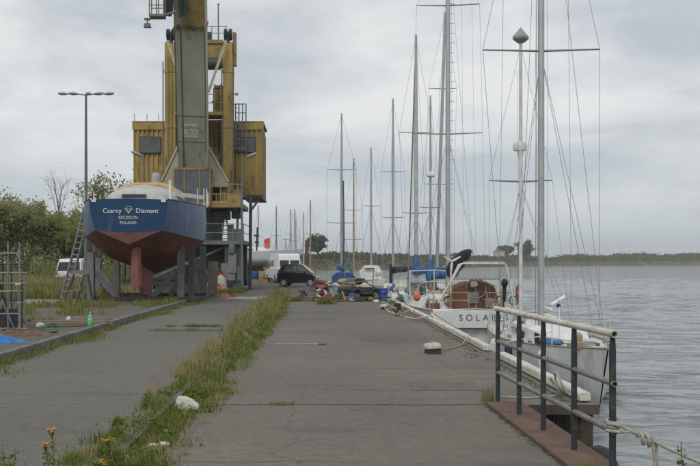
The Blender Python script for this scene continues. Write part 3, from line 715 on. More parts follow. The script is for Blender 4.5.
for i in range(110):
    y = 5.6 + 28 * rg.random() ** 1.8; x = rg.choice((rg.uniform(-1.98, -1.72), rg.uniform(-1.6, -1.12), rg.uniform(-1.6, -1.3)))
    rad = rg.uniform(.05, .13) * (1 + y / 60); h = rg.uniform(.05, .15)
    if abs(x + 1.45) < .2 and abs(y - 11.0) < .3: continue
    for j in range(110):
        t = rg.uniform(0, 6.28); q = math.sqrt(rg.random()); zz = h * (1 - q * q) * rg.uniform(.45, 1.05)
        LP.append((x + rad * q * math.cos(t), y + rad * q * math.sin(t) * 1.2, max(.0, zz))); LS.append(rg.uniform(.008, .017) * (1 + y / 50)); LM.append(0 if rg.random() < .7 else 1)
blades('grass_clumps', np.array(CX), np.array(CY), np.full(len(CX), -.01), np.array(CH), np.array([.007 + .0002 * q for q in CY]), np.array(CM), 14, .7, 'matted grass clumps in the overgrown strip nearest the camera', 'grass')
tag(quads('leafy_clumps', LP, LS, [gm[0], gm[3]], LM, seed=15), 'low leafy clumps of weed in the overgrown strip', 'weeds', kind='stuff')
# grass along the kerb and on the gravel
def patch(name, n, fx, fy, h, w, p, seed, label, z=.0, lean=.4):
    r = np.random.default_rng(seed); X, Y = fx(r, n), fy(r, n)
    H = r.uniform(h[0], h[1], n) * r.uniform(.5, 1, n)
    return blades(name, X, Y, np.full(n, z), H, r.uniform(w * .6, w, n), r.choice([0, 1, 2, 3], n, p=p), seed, lean, label)
rr = np.random.default_rng(5)
n = 9000; Y = rr.uniform(9, 50, n); k = np.clip(noise1(Y * .8, 11) + .35, 0, 1); X = -4.99 + np.abs(rr.normal(0, .16, n)) * (.25 + 1.3 * k); ok = rr.random(n) < (.15 + k)
X, Y = X[ok], Y[ok]; n = len(X)
blades('kerb_grass', X, Y, np.zeros(n), rr.uniform(.03, .14, n), rr.uniform(.01, .02, n), rr.choice([0, 1, 2, 3], n, p=[.4, .35, .15, .1]), 3, .5, 'short grass growing along the foot of the kerb')
n = 9000; Y = rr.uniform(24, 39, n); X = -6.0 - rr.uniform(0, 1, n) ** 1.2 * 4.5 + (Y - 30) * .1; k = noise1(X * 2.2 + Y * .5, 2) + noise1(Y * 1.3, 5); ok = k > .05
X, Y = X[ok], Y[ok]; n = len(X)
blades('yard_grass', X, Y, np.full(n, .1), rr.uniform(.05, .32, n), rr.uniform(.012, .03, n), rr.choice([0, 1, 2, 3], n, p=[.38, .37, .15, .1]), 4, .4, 'rough grass round the boat cradle and the gravel')
n = 48000; Y = rr.uniform(41, 75, n); X = (rr.uniform(-90, 165, n) - PX0) * Y / F0; ok = (X < -9.5 + rr.normal(0, .4, n)) & (noise1(X * .7 + Y * .2, 1) + noise1(Y * .6, 8) + rr.normal(0, .3, n) > -.5)
X, Y = X[ok], Y[ok]; n = len(X); k = noise1(X * .35 + Y * .3, 3)
mi = np.where(k + rr.normal(0, .35, n) > -.05, 2, rr.choice([0, 1], n)); H = rr.uniform(.15, .55, n) + .4 * (Y > 58) * rr.random(n)
blades('meadow_grass', X, Y, np.full(n, .08), H, rr.uniform(.03, .07, n), mi, 6, .3, 'dry straw and green meadow grass before the tree belt')
n = 2600; X = rr.uniform(-3.75, -2.25, n); Y = 23.9 + np.abs(rr.normal(0, .22, n)); ok = rr.random(n) < np.clip(noise1(X * 5, 2) + .6, 0, 1)
X, Y = X[ok], Y[ok]; n = len(X)
blades('slab_grass', X, Y, np.zeros(n), rr.uniform(.04, .18, n), rr.uniform(.008, .016, n), rr.choice([0, 1, 3], n), 7, .5, 'green grass tufts behind the raised slab edge in the road')
n = 5000; X = rr.uniform(-1.3, 3., n); Y = rr.uniform(42, 44.5, n) - .9; ok = noise1(X * 4, 1) + noise1(Y * 5 + X, 4) > .1
X, Y = X[ok], Y[ok]; n = len(X)
blades('quay_end_grass', X, Y, np.zeros(n), rr.uniform(.04, .22, n), rr.uniform(.012, .03, n), rr.choice([0, 1, 2], n), 8, .5, 'grass sprouting among the gear at the end of the quay')
n = 4200; X = rr.uniform(-7.5, -3.2, n); Y = rr.uniform(50, 56, n); ok = noise1(X * 3, 1) + noise1(Y * 3 + X, 4) > .25
X, Y = X[ok], Y[ok]; n = len(X)
blades('crane_foot_grass', X, Y, np.zeros(n), rr.uniform(.06, .35, n), rr.uniform(.02, .04, n), rr.choice([0, 1, 3], n), 9, .5, 'weeds growing round the crane foot and the heaps')
def tuft(x, y, n, rad, h, seed, label, w=.008, p=(.55, .3, .1, .05), z=0., lean=.5, stretch=1.):
    r = np.random.default_rng(seed)
    o = blades('grass_tuft', r.normal(0, rad * stretch, n), r.normal(0, rad, n), np.zeros(n), r.uniform(.4, 1, n) * h, r.uniform(w * .6, w, n), r.choice([0, 1, 2, 3], n, p=p), seed, lean, label, 'grass tuft', 'stuff')
    o.location = (x, y, z); return o
tuft(-.40, 11.33, 150, .05, .05, 41, 'small green tuft in the first deck joint left of centre', stretch=2.)
tuft(.25, 11.33, 60, .025, .025, 42, 'tiny tuft in the first deck joint, right of the larger tuft', stretch=4.)
tuft(.75, 11.33, 60, .02, .03, 48, 'tiny tuft in the first deck joint nearest the railing', stretch=4.)
tuft(.35, 38.4, 520, .13, .36, 43, 'big green tuft in front of the gear heap', w=.014, stretch=1.3)
tuft(-.9, 41, 260, .12, .25, 44, 'green tuft at the left end of the gear heap', w=.014)
tuft(1.98, 11.5, 130, .05, .26, 45, 'dry grass tuft at the foot of the farthest railing post', w=.006, p=(.2, .3, .45, .05))
tuft(2.13, 7.75, 90, .04, .10, 46, 'small yellow-flowered tuft on the rusty plate', w=.008, p=(.5, .5, 0, 0))
tuft(-1.5, 19.3, 200, .1, .16, 49, 'low tuft at the quay edge beside the drain slot', w=.01)
# flowering plants in front
petal = M('ragwort_yellow', (.62, .34, .02), .7, var=.25, scale=20)
def ragwort(x, y, stems, label, seed, flowers=True):
    rg = random.Random(seed); root = thing('flowering_weed' if flowers else 'leafy_weed', label, 'plant', (x, y, -.03), 0, 'plants at the near end of the overgrown strip')
    st = MB(); pts, sz = [], []
    for (dx, dy, h) in stems:
        top = Vector((dx, dy, h)); b0 = Vector((dx * .35, dy * .35, 0))
        st.tube([b0, b0.lerp(top, .5) + Vector((.01, 0, 0)), top], [.005, .004, .003], 5)
        for j in range(110):
            q = rg.uniform(.1, .93); c = b0.lerp(top, q); a = rg.uniform(0, 6.28); rr_ = rg.uniform(.008, .05) * (1.2 - .7 * q)
            pts.append(c + Vector((math.cos(a) * rr_, math.sin(a) * rr_, rg.uniform(-.015, .01)))); sz.append(rg.uniform(.007, .017))
        if flowers:
            f = MB()
            for j in range(16):
                a = rg.uniform(0, 6.28); r_ = .045 * math.sqrt(rg.random()); c = top + Vector((math.cos(a) * r_, math.sin(a) * r_, rg.uniform(-.01, .018)))
                st.tube([top - Vector((0, 0, .05)), c], .0015, 4, cap=False)
                for kk in range(7):
                    t = kk * .9 + a; u = Vector((math.cos(t), math.sin(t), .12)) * .0125; v = Vector((-math.sin(t), math.cos(t), 0)) * .0042
                    f.add([c, c + u * .6 + v, c + u, c + u * .6 - v], [(0, 1, 2, 3)])
                f.ell(c, (.0045, .0045, .0035), 6, 4)
            f.build('flower_head', petal, root)
    st.build('stem', gm[1], root)
    quads('foliage', pts, sz, [gm[0], gm[3]], [rg.randint(0, 1) for _ in pts], seed=seed, parent=root)
ragwort(-1.72, 6.5, [(0, 0, .55), (-.05, .03, .46), (-.09, -.02, .30)], 'ragwort with orange-yellow flower heads, the taller of the two', 51)
ragwort(-1.42, 6.6, [(.04, 0, .47), (.0, .02, .32)], 'ragwort with a single small yellow flower head', 52)
ragwort(-1.98, 6.3, [(0, 0, .5), (-.07, .04, .55), (.05, -.03, .42), (-.12, 0, .45), (.02, .1, .35), (.09, .02, .36), (.06, .06, .47)], 'bushy leafy weed at the left corner of the strip', 53, False)
ragwort(-1.62, 7.7, [(0, 0, .22), (.06, .04, .2), (-.05, .05, .25), (.02, -.06, .18), (.1, 0, .22)], 'low leafy weed right of the flowering ragworts', 54, False)
ragwort(-1.86, 6.15, [(0, 0, .36), (.06, .02, .42), (-.05, .05, .30), (.1, 0, .25), (-.1, .02, .38)], 'bushy leafy weed between the corner plant and the ragworts', 56, False)
ragwort(-1.55, 6.9, [(0, 0, .26), (.05, .02, .3), (-.05, .05, .24), (.1, 0, .2)], 'leafy weed just behind the smaller ragwort', 57, False)
ragwort(2.32, 6.4, [(0.01, 0, .50), (.05, .02, .36)], 'thin weed stalk at the very edge of the quay beside the mooring rope', 55, False)
# ------------------------------------------------------------------ railing on the quay edge
def rail_x(y): return 2.062 + (11.4 - y) * .14 / 3.95
pl = MB().prism([(1.91, 11.36), (2.33, 11.36), (2.34, 6.2), (1.99, 6.2)], 'z', .001, .035)
tag(pl.build('edge_plate', rust, bevel=.006), 'rusty brown steel plate under the railing along the quay edge', 'steel plate')
rl = thing('railing', 'quay railing of dark posts and two grey pipes under a white handrail', 'railing', (2.1, 9.4, .035))
ro = Vector((2.1, 9.4, .035))
ys = [11.4, 10.38, 9.42, 8.43, 7.45]
for y in ys:
    x = rail_x(y)
    MB().tube([(x, y, .0), (x, y, .95), (x, y, 1.06)], [.026, .026, .02], 12).lathe([(.055, 0), (.055, .012), (.03, .014), (.03, .03)], (x, y, .003), 12).build('post', railgrey, rl, off=ro)
a, b_ = Vector((rail_x(11.5), 11.5, 1.085)), Vector((rail_x(7.40), 7.40, 1.085))
def pipe(mb, a, b, r0, r1, n=18):
    d = (b - a).normalized(); u = d.cross(Vector((0, 0, 1))).normalized(); v = u.cross(d)
    rings = [[p + (u * math.cos(2 * math.pi * j / n) + v * math.sin(2 * math.pi * j / n)) * rr_ for j in range(n)] for p, rr_ in ((a, r1), (a, r0), (b, r0), (b, r1), (b - d * .25, r1))]
    return mb.loft(rings, caps=False)
pipe(MB(), a, b_, .028, .021).build('handrail', chipped, rl, off=ro)
for z0_ in (.715, .36):
    pipe(MB(), Vector((rail_x(11.45), 11.45, z0_)), Vector((rail_x(7.4), 7.4, z0_)), .023, .017).build('middle_rail', pipegrey, rl, off=ro)
# mooring rope made fast to the nearest post
k0 = Vector((rail_x(7.45), 7.45, .40))
rp = MB()
hel = []
for i in range(60):
    t = i / 59 * 2 * math.pi * 2.6; hel.append(k0 + Vector((.044 * math.cos(t), .044 * math.sin(t), .05 - .085 * i / 59)))
rp.tube(hel, .0135, 7)
for s_ in (.02, -.03):
    rp.tube([k0 + Vector((-.05, -.03, s_)), k0 + Vector((.03, -.075, s_ - .005)), k0 + Vector((.12, -.07, -.03)), k0 + Vector((.19, -.06, -.06))], .0135, 7)
kn = k0 + Vector((.22, -.08, -.075))
hel = []
for i in range(50):
    t = i / 49 * 2 * math.pi * 2.3; q = i / 49
    hel.append(kn + Vector((.10 * (q - .5), .034 * math.cos(t), .036 * math.sin(t) - .03 * q)))
rp.tube(hel, .015, 7)
rp.tube([kn + Vector((-.06, 0, .01)), kn + Vector((0, .0, .03)), kn + Vector((.05, -.01, 0)), kn + Vector((.03, 0, -.03))], .016, 7)
rp.tube(arc(kn + Vector((.05, 0, -.02)), (2.98, 6.55, .16), .03), .0145, 7)
rp.tube([(2.98, 6.55, .16), (3.3, 6.1, -.02), (4.2, 4.6, -1.8)], .0145, 7)
rp.tube([kn + Vector((.05, -.01, -.02)), kn + Vector((.062, -.02, -.15)), kn + Vector((.055, -.02, -.42)), kn + Vector((.06, -.02, -.75))], .0135, 7)
rp.tube([kn + Vector((.075, -.0, -.02)), kn + Vector((.08, -.01, -.2)), kn + Vector((.075, -.01, -.50))], .0125, 7)
tag(rp.build('mooring_rope', ropem, smooth=60), 'thick pale rope knotted round the nearest railing post and running off to the right', 'rope')
# tyre fender and chain below the near edge
ty = MB().torus((2.44, 8.6, -.42), .36, .1, 24, 10, mat=Matrix.Rotation(R(90), 3, 'Y'))
tag(ty.build('tyre_fender', black, smooth=60), 'black tyre hung as a fender below the near quay edge', 'tyre')
tag(MB().tube(arc((2.45, 11.2, -.25), (3.2, 9.6, -1.7), .05), .012, 6).build('mooring_line', wire), 'thin dark line running from the notch down into the water', 'rope')
# notch front: piles and walers
for i, x in enumerate((2.5, 3.06)):
    tag(MB().tube([(x, 11.55, -.11), (x, 11.55, -4)], .13 if i else .1, 10).build('timber_pile', wooddark), ('thick dark timber pile at the outer corner of the notch', 'thinner dark timber pile inside the notch')[i], 'pile')
tag(MB().box((2.72, 11.45, -.62), (.75, .06, .1)).build('timber_waler', wooddark), 'dark horizontal timber across the piles of the notch', 'timber')
tag(MB().tube([(2.24, 11.33, -.1), (2.25, 11.27, -.2), (2.2, 11.3, -.55), (2.3, 11.28, -.9)], .012, 6).build('hanging_rope', ropem), 'short rope end hanging in the notch of the quay', 'rope')

tw_ = MB(); rg = random.Random(9)  # dark planks added behind the piles to keep the recess in shade
for i in range(9): tw_.box((2.28 + i * .1, 12.35 + rg.uniform(-.02, .02), -1.1), (.094, .06, 1.96))
tag(tw_.build('recess_shade_sheeting', wooddark, bevel=.006), 'dark timber sheeting added as painted shade at the back of the notch', 'timber wall')
# white fender timbers along the edge
segs = [(11.5, 16.7), (18.1, 22.5), (22.6, 24.0), (24.1, 25.6), (25.7, 26.9), (27.0, 28.3), (28.4, 31.4), (32., 34.9), (35.4, 38.0), (38.6, 41.5)]
desc = ['long white edge timber nearest the railing', 'white edge timber beside the stern with the name', 'short white edge timber just past the long one at the lettered stern', 'short white edge timber third from the lettered stern', 'short white edge timber under the orange buoy',
        'stubby white edge timber past the orange buoy', 'white edge timber where the farther rope is made fast', 'white edge timber between the two farther gaps', 'white edge timber beside the coloured bags', 'farthest white edge timber, by the blue barrel']
for i, (y0, y1) in enumerate(segs):
    m = MB(); rg = random.Random(i)
    z1 = .125; N = 8; rings = []
    for k in range(N + 1):
        y = y0 + (y1 - y0) * k / N; j = lambda: rg.uniform(-.009, .009)
        rings.append([Vector((3.01 + j(), y, .015)), Vector((3.15 + j(), y, .015)), Vector((3.15 + j(), y, z1 - .02)), Vector((3.13, y, z1 + j())), Vector((3.03, y, z1 + j())), Vector((3.01 + j(), y, z1 - .02))])
    m.loft(rings)
    tag(m.build('edge_timber', chipped, bevel=.015), desc[i], 'timber', 'white fender timbers along the quay edge')
    # mooring rings are left out: nothing of them shows
tag(MB().torus((2.93, 12.1, .16), .13, .014, 22, 6, mat=Matrix.Rotation(R(70), 3, 'Y')).torus((2.9, 12.15, .13), .1, .014, 22, 6, mat=Matrix.Rotation(R(55), 3, 'Y')).tube([(2.86, 12.0, .014), (2.5, 11.8, .014), (2.2, 11.9, .014)], .012, 6).build('rope_coil', ropem), 'small coil of rope over the end of the longest white timber', 'rope')
# bollards
for i, (x, y, rz) in enumerate(((2.05, 17.7, .15), (2.28, 34., -.1))):
    b0 = thing('bollard', ('low mooring bollard with a pale cap, alone in the middle of the deck', 'low mooring bollard with a white rope, near the end of the quay')[i], 'bollard', (x, y, 0), rz, 'low bollards on the quay')
    MB().loft([[Vector((a * .11, b * .15, z * 1)) for a, b in ((-1, -1), (1, -1), (1, 1), (-1, 1))] for z in (0, .1)]).build('base', dark, b0)
    m = MB(); rings = []
    for (s_, z) in ((.8, .085), (1, .10), (1.04, .14), (.9, .175), (.5, .19)):
        rings.append([Vector((.14 * s_ * math.copysign(abs(math.cos(t)) ** .6, math.cos(t)) - .01, .19 * s_ * math.copysign(abs(math.sin(t)) ** .6, math.sin(t)), z + .012 * math.cos(t))) for t in [2 * math.pi * q / 20 for q in range(20)]])
    m.loft(rings).build('cap', M('bollard_cap', (.42, .40, .34), .8, var=.25, scale=8, stain=(.2, .18, .13), stain_amt=.4, stain_scale=7), b0, smooth=50)
tag(MB().tube([(2.3, 33.9, .06), (2.32, 32.5, .015), (2.5, 29.5, .015), (2.72, 27.9, .03), (2.9, 27.2, .12), (3.1, 26.95, .19), (3.2, 26.9, .1), (4.1, 36, -.2)], .022, 6).build('mooring_line', rope2, smooth=60), 'white mooring line lying on the deck from the farther bollard to the edge', 'rope')
tag(MB().tube([(2.15, 17.75, .07), (2.5, 18.6, .012), (2.8, 19.3, .03), (3.04, 19.9, .19), (3.2, 20.2, .05), (4.1, 35., -.2)], .012, 6).build('mooring_line', M('yellowish_rope', (.32, .27, .12), .9), smooth=60), 'thin yellowish line from the nearer bollard over the edge', 'rope')
# rail along the weed strip
tag(MB().prism([(-1.72, -.03), (-1.60, -.03), (-1.60, -.02), (-1.635, -.01), (-1.635, .01), (-1.625, .014), (-1.625, .03), (-1.695, .03), (-1.695, .014), (-1.685, .01), (-1.685, -.01), (-1.72, -.02)], 'y', 3, 46).build('crane_rail', M('old_rail', (.11, .105, .09), .8, var=.35, scale=3, stain=(.08, .055, .035), stain_amt=.5, stain_scale=5)), 'old crane rail half hidden in the weeds beside the quay', 'rail')
# stones in the strip
def rock(name, c, rad, mat, seed, label, cat, flat=-.2):
    return tag(MB().ell(c, rad, 9, 5, .22, seed, flat=flat * rad[2]).build(name, mat, smooth=25), label, cat)
m = MB(); m.loft([[Vector((-1.44 + x, 11.05 + y, z)) for x, y, z in ring] for ring in (
    ((-.14, -.09, -.01), (.02, -.12, -.01), (.14, -.07, -.01), (.15, .06, -.01), (.0, .11, -.01), (-.12, .07, -.01)),
    ((-.13, -.08, .03), (.02, -.11, .02), (.145, -.06, .035), (.14, .05, .04), (.0, .10, .05), (-.12, .06, .06)),
    ((-.10, -.05, .13), (.0, -.07, .125), (.07, -.04, .095), (.06, .04, .10), (-.01, .06, .13), (-.09, .04, .14)))])
tag(m.build('stone_block', stone, smooth=0, bevel=.008), 'white broken stone block lying in the weeds', 'stone')
rock('rubble', (-1.34, 8.75, .02), (.055, .045, .03), stone, 3, 'small white rubble piece nearest the camera in the weeds', 'rubble')
rock('rubble', (-1.43, 8.72, .02), (.06, .04, .022), stone, 4, 'flat white rubble piece beside the old rail', 'rubble')
rock('rubble', (-1.42, 9.4, .02), (.05, .03, .03), stone, 5, 'white rubble chip between the two stones', 'rubble')
tag(MB().box((-1.5, 20.5, .16), (.07, .9, .05), mat=Matrix.Rotation(.5, 3, 'Z') @ Matrix.Rotation(.3, 3, 'X')).build('plank', wood), 'short weathered plank leaning in the weeds', 'plank')

# ------------------------------------------------------------------ left foreground gear
rk = thing('steel_rack', 'rusty grey steel tube rack at the left edge of the yard', 'rack', (-6.7, 22.2, .1))
ro = Vector((-6.7, 22.2, .1))
def v(px, py, d): return P(px, py, d)
for (px, top, bot, d, r_) in ((8, 241, 334, 22., .02), (19.5, 242, 336, 21.8, .02), (25.5, 273, 334, 22.4, .016), (-6, 240, 334, 22., .02), (14, 268, 330, 23, .016)):
    a = v(px, top, d); MB().tube([(a.x, a.y, .1), a], r_, 8).build('upright', galv, rk, off=ro)
for (y_, x0, x1, d) in ((253.5, -8, 21, 21.9), (273, -8, 27, 22.1), (283.5, -8, 26, 22.), (291.5, -8, 22, 21.8), (314, -8, 20, 22.), (329, -8, 27, 21.9)):
    MB().tube([v(x0, y_, d), v(x1, y_ - .3, d)], .018, 8).build('crossbar', galv, rk, off=ro)
MB().bar(v(-6, 262, 22.3), v(12, 330, 22.5), .07, .05).build('brace', dark, rk, off=ro)
for (px, top, d) in ((3, 256, 22.6), (11.5, 262, 22.7), (22, 280, 22.6), (-2, 250, 22.5)):
    q_ = v(px, top, d); MB().tube([(q_.x, q_.y, .1), q_], .018, 8).build('upright', dark, rk, off=ro)
for (y_, d) in ((264, 22.5), (300, 22.6), (322, 22.5)): MB().tube([v(-8, y_, d), v(24, y_, d)], .02, 8).build('crossbar', dark, rk, off=ro)
MB().bar(v(2, 300, 22.2), v(16, 333, 22.3), .09, .04).build('brace', galv, rk, off=ro)
MB().box(v(6, 318, 22.4), (.5, .12, .42)).build('stored_panel', dark, rk, off=ro)
tag(MB().box(v(18, 284, 21.7), (.12, .06, .035), rz=.3).build('rag', sack), 'small white rag tied on the steel rack', 'rag')
m = MB(); m.heap((-6.25, 18.8, .1), .95, .42, .13, 4, 26, 7, .5)
tag(m.build('blue_tarp', blue_t, smooth=40), 'crumpled bright blue tarp on the ground by the kerb', 'tarp')
rg = random.Random(12)
dm = MB().heap((-6.5, 20.7, .1), 1.3, .55, .10, 9, 26, 7, .5)
tag(dm.build('rubbish_heap', debris), 'low heap of red-brown rubbish under the steel rack', 'rubbish heap')
for i, (x, y, l, a, wd, mt, lb) in enumerate(((-5.85, 23.9, 1.9, .25, .16, wood, 'thick weathered beam lying behind the kerb beside the bottle'), (-6.1, 23.3, 1.3, .5, .1, wood, 'shorter weathered plank in front of the thick beam'), (-6.7, 24.2, .9, -.3, .12, wooddark, 'dark plank end by the rubbish heap'),
                                               (-5.75, 25.4, 1., .1, .09, wood, 'thin plank behind the green bottle'))):
    tag(MB().box((x, y, .17), (l, wd, .1), mat=Matrix.Rotation(a, 3, 'Z') @ Matrix.Rotation(.02, 3, 'Y')).build('timber_beam', mt, bevel=.01), lb, 'timber')
tag(MB().tube([(-6.15, 21.1, .13), (-5.9, 20.9, .14), (-5.75, 21.1, .13), (-5.6, 21.5, .13), (-5.9, 21.6, .13), (-6.1, 21.3, .13)], .03, 8).build('green_hose', M('green_hose', (.02, .15, .08), .5), smooth=60), 'loop of green hose lying by the kerb', 'hose')
rock('rubbish_bag', (-6.25, 22.6, .17), (.12, .1, .09), sack, 7, 'small white plastic bag near the planks', 'bag')
rock('rubbish_bag', (-5.95, 22.5, .16), (.10, .09, .08), dark, 8, 'small black plastic bag near the planks', 'bag')
rock('rubbish_bag', (-6.35, 25.6, .16), (.07, .07, .07), sack, 9, 'white crumpled paper behind the planks', 'paper')
bt = thing('plastic_bottle', 'green plastic bottle standing on the kerb', 'bottle', (-5.13, 22.6, .16))
MB().lathe([(.042, 0), (.05, .01), (.05, .11), (.046, .12), (.05, .135), (.05, .20), (.035, .26), (.016, .295), (.016, .31)], (0, 0, 0), 16).build('body', bottle_m, bt, smooth=50)
MB().lathe([(.019, .31), (.019, .335)], (0, 0, 0), 12).build('cap', M('pale_green_cap', (.45, .6, .45), .5), bt)
MB().lathe([(.0512, .14), (.0512, .195)], (0, 0, 0), 16).build('label', M('pale_bottle_label', (.35, .55, .38), .5), bt)
# saw horse and ladder
sh = thing('work_trestle', 'wooden work trestle with splayed legs beside the boat cradle', 'trestle', (-8.72, 36., .1)); ro = Vector((-8.72, 36, .1))
MB().bar(v(70, 273, 36), v(91, 271, 36.3), .2, .12).build('top_beam', wood, sh, off=ro)
for (a, b, c, d_) in ((74, 275, 63, 306), (77, 275, 84, 305), (84, 274, 76, 304), (88, 274, 93, 303)):
    e = v(c, d_, 36 + (c % 3) * .3); e.z = .1
    MB().bar(v(a, b, 36), e, .08, .06).build('leg', wooddark if c % 2 else cradlem, sh, off=ro)
MB().bar(v(68, 291, 35.9), v(81, 289.5, 35.9), .1, .05).build('cross_brace', wood, sh, off=ro)
ld = thing('ladder', 'long aluminium ladder leaning against the side of the blue yacht', 'ladder', (-9.9, 38.6, .1)); ro = Vector((-9.9, 38.6, .1))
a0, a1 = v(60.5, 300, 38.6), v(85, 207, 39.4); a0.z = .1
for dx in (0, .26):
    o_ = Vector((dx * .3, -dx, 0)); MB().bar(a0 + o_ + Vector((dx * .9, 0, 0)), a1 + o_ + Vector((dx * .9, 0, 0)), .06, .09).build('stile', galv, ld, off=ro)
for i in range(15):
    q = a0.lerp(a1, (i + .6) / 15.5); MB().bar(q, q + Vector((.31, -.26, 0)), .07, .05).build('rung', galv, ld, off=ro)

# ------------------------------------------------------------------ the blue yacht on its cradle
Y0 = 36.0; yr = thing('blue_yacht', 'blue steel yacht with red bottom standing ashore on a cradle', 'yacht', (-6.78, Y0, .1), R(1.6))
ST = []   # stations: y, half beam at deck, z deck | topside chine | bilge | keel line   (z above ground 0.1)
data = [(0.00, 1.42, 3.76, 1.18, 2.66, .62, 2.42, 2.16),
        (0.9, 1.72, 3.76, 1.62, 2.56, .98, 2.08, 1.85),
        (2.2, 2.13, 3.76, 2.10, 2.46, 1.28, 1.80, 1.50),
        (4.0, 2.42, 3.78, 2.40, 2.40, 1.42, 1.66, 1.18),
        (6.0, 2.42, 3.84, 2.38, 2.40, 1.42, 1.60, 1.02),
        (8.5, 2.15, 3.96, 2.05, 2.46, 1.2, 1.66, 1.05),
        (11., 1.35, 4.14, 1.2, 2.62, .65, 1.85, 1.35),
        (13, .5, 4.32, .4, 2.9, .2, 2.2, 1.8),
        (14, .04, 4.42, .03, 3.3, .02, 2.9, 2.6)]
def half(s, sg):
    y, b0, z0, b1, z1, b2, z2, z3 = s; k_ = 1 - .06 * min(1, y / 3); b0 *= k_; b1 *= k_; b2 *= k_
    sh_ = .45 * min(1, y) * (y > 12)
    return [Vector((sg * b0, y, z0)), Vector((sg * b1, y, z1)), Vector((sg * b2, y, z2)), Vector((0, y, z3))]
for sg in (-1, 1):
    tp = MB(); bt_ = MB()
    rows = [half(s, sg) for s in data]
    tp.loft([[r_[0], r_[0].lerp(r_[1], .5) + Vector((sg * .05, 0, 0)), r_[1]] for r_ in rows], closed=False, caps=False)
    tp.build('topside', boatside, yr, smooth=25)
    bt_.loft([[r_[1], r_[2], r_[3]] for r_ in rows], closed=False, caps=False)
    bt_.build('bottom_plating', antifoul, yr, smooth=15)
    # pale draught marks near the corner
    p = rows[1][0].lerp(rows[1][1], .35)
    MB().box(p + Vector((sg * .035, .15, 0)), (.02, .12, .3), rz=-sg * .36).build('pale_mark', letter, yr)
h0 = [half(data[0], s)for s in (-1, 1)]
tr = MB(); yb = -.004
tr.add([h0[0][0], h0[0][0].lerp(h0[0][1], .5) - Vector((.06, 0, 0)), h0[0][1] , Vector((-.6, 0, 2.60)), Vector((0, 0, 2.57)), Vector((.6, 0, 2.60)), h0[1][1], h0[1][0].lerp(h0[1][1], .5) + Vector((.06, 0, 0)), h0[1][0], Vector((.7, 0, 3.80)), Vector((0, 0, 3.81)), Vector((-.7, 0, 3.80))], [tuple(range(12))])
tr.build('transom', boatblue, yr, smooth=0)
tb = MB(); tb.add([h0[0][1], h0[0][2], h0[0][3], h0[1][2], h0[1][1], Vector((.6, 0, 2.60)), Vector((0, 0, 2.57)), Vector((-.6, 0, 2.60))], [tuple(range(8))[::-1]])
tb.build('transom_lower', M('transom_brown', (.12, .055, .04), .7, var=.25, stain=(.05, .045, .045), stain_amt=.5), yr, smooth=0)
dk = MB(); dk.loft([[half(s, -1)[0], Vector((0, s[0], s[2] + .05)), half(s, 1)[0]] for s in data], closed=False, caps=False); dk.build('deck', deckgrey, yr)
# toe rail
for sg in (-1, 1):
    MB().tube([half(s, sg)[0] + Vector((0, 0, .02)) for s in data], .03, 6).build('toe_rail', boatblue, yr)
ke = MB()
for nm in (0,):
    ke.loft([[Vector((-w_ * .5, y0_, z)), Vector((w_ * .5, y0_, z)), Vector((w_, (y0_ + y1_) / 2, z)), Vector((w_ * .5, y1_, z)), Vector((-w_ * .5, y1_, z)), Vector((-w_, (y0_ + y1_) / 2, z))] for z, y0_, y1_, w_ in ((1.4, 2.9, 6.6, .16), (.8, 3.1, 5.9, .15), (.22, 3.2, 5.4, .19))])
ke.build('keel', redlead, yr)
sk = MB().loft([[Vector((-.09, y0_, z)), Vector((.09, y0_, z)), Vector((.05, y1_, z)), Vector((-.05, y1_, z))] for z, y0_, y1_ in ((2.0, 1.2, 2.6), (.95, 1.2, 2.0))]); sk.build('skeg', antifoul, yr)
ru = MB().loft([[Vector((.15 - .11 * s_, .5 + o_, z)), Vector((.15 + .11 * s_, .5 + o_, z)), Vector((.15 + .2 * s_, .75 + o_, z)), Vector((.15 + .13 * s_, 1.18, z)), Vector((.15 + -.13 * s_, 1.18, z)), Vector((.15 + -.2 * s_, .75 + o_, z))] for z, o_, s_ in ((2.25, .05, .85), (1.2, .0, 1), (.62, .1, 1.15))]); ru.build('rudder', redlead, yr)
# cabin under white and orange sheets
cab = MB(); rings = []
for y, hw, z0_, h_ in ((1.6, .15, 3.8, .2), (1.7, 1.1, 3.8, .40), (2.6, 1.25, 3.8, .62), (4.2, 1.3, 3.84, .80), (6.5, 1.25, 3.9, .82), (8.3, .95, 4.0, .7), (9.3, .4, 4.05, .3)):
    rg = random.Random(int(y * 10)); rings.append([Vector((hw * math.cos(math.pi * q / 10) * (1 + rg.uniform(-.04, .04)), y, z0_ + h_ * math.sin(math.pi * q / 10) ** .7 * (1 + rg.uniform(-.05, .05)))) for q in range(11)])
cab.loft(rings, closed=True); cab.build('cabin_cover', grey_t, yr, smooth=60)
ot = MB(); rings = []
for y, hw, z0_, h_ in ((4.0, 1.15, 4.26, .40), (4.8, 1.42, 4.14, .64), (6.2, 1.44, 4.14, .70), (8.0, 1.1, 4.14, .62)):
    rg = random.Random(int(y * 7)); rings.append([Vector((hw * math.cos(math.pi * (q - .5) / 9 if 0 else math.pi * (.08 + .84 * q / 10)) * (1 + rg.uniform(-.03, .03)), y + rg.uniform(-.12, .12), z0_ + h_ * math.sin(math.pi * q / 10) ** .6 * (1 + rg.uniform(-.06, .06)))) for q in range(11)])
ot.loft(rings, closed=True); ot.build('orange_sheet', orange_t, yr, smooth=60)
MB().box((-.05, 1.64, 4.0), (.9, .12, .14)).build('companion_window', winglass, yr)
MB().lathe([(.17, 0), (.17, .5), (.15, .53)], (.28, 5.2, 4.66), 14).build('ventilator', tin, yr)
MB().tube([(1.38, .9, 3.75), (1.38, .9, 4.55)], .05, 8).build('stern_post', white, yr)
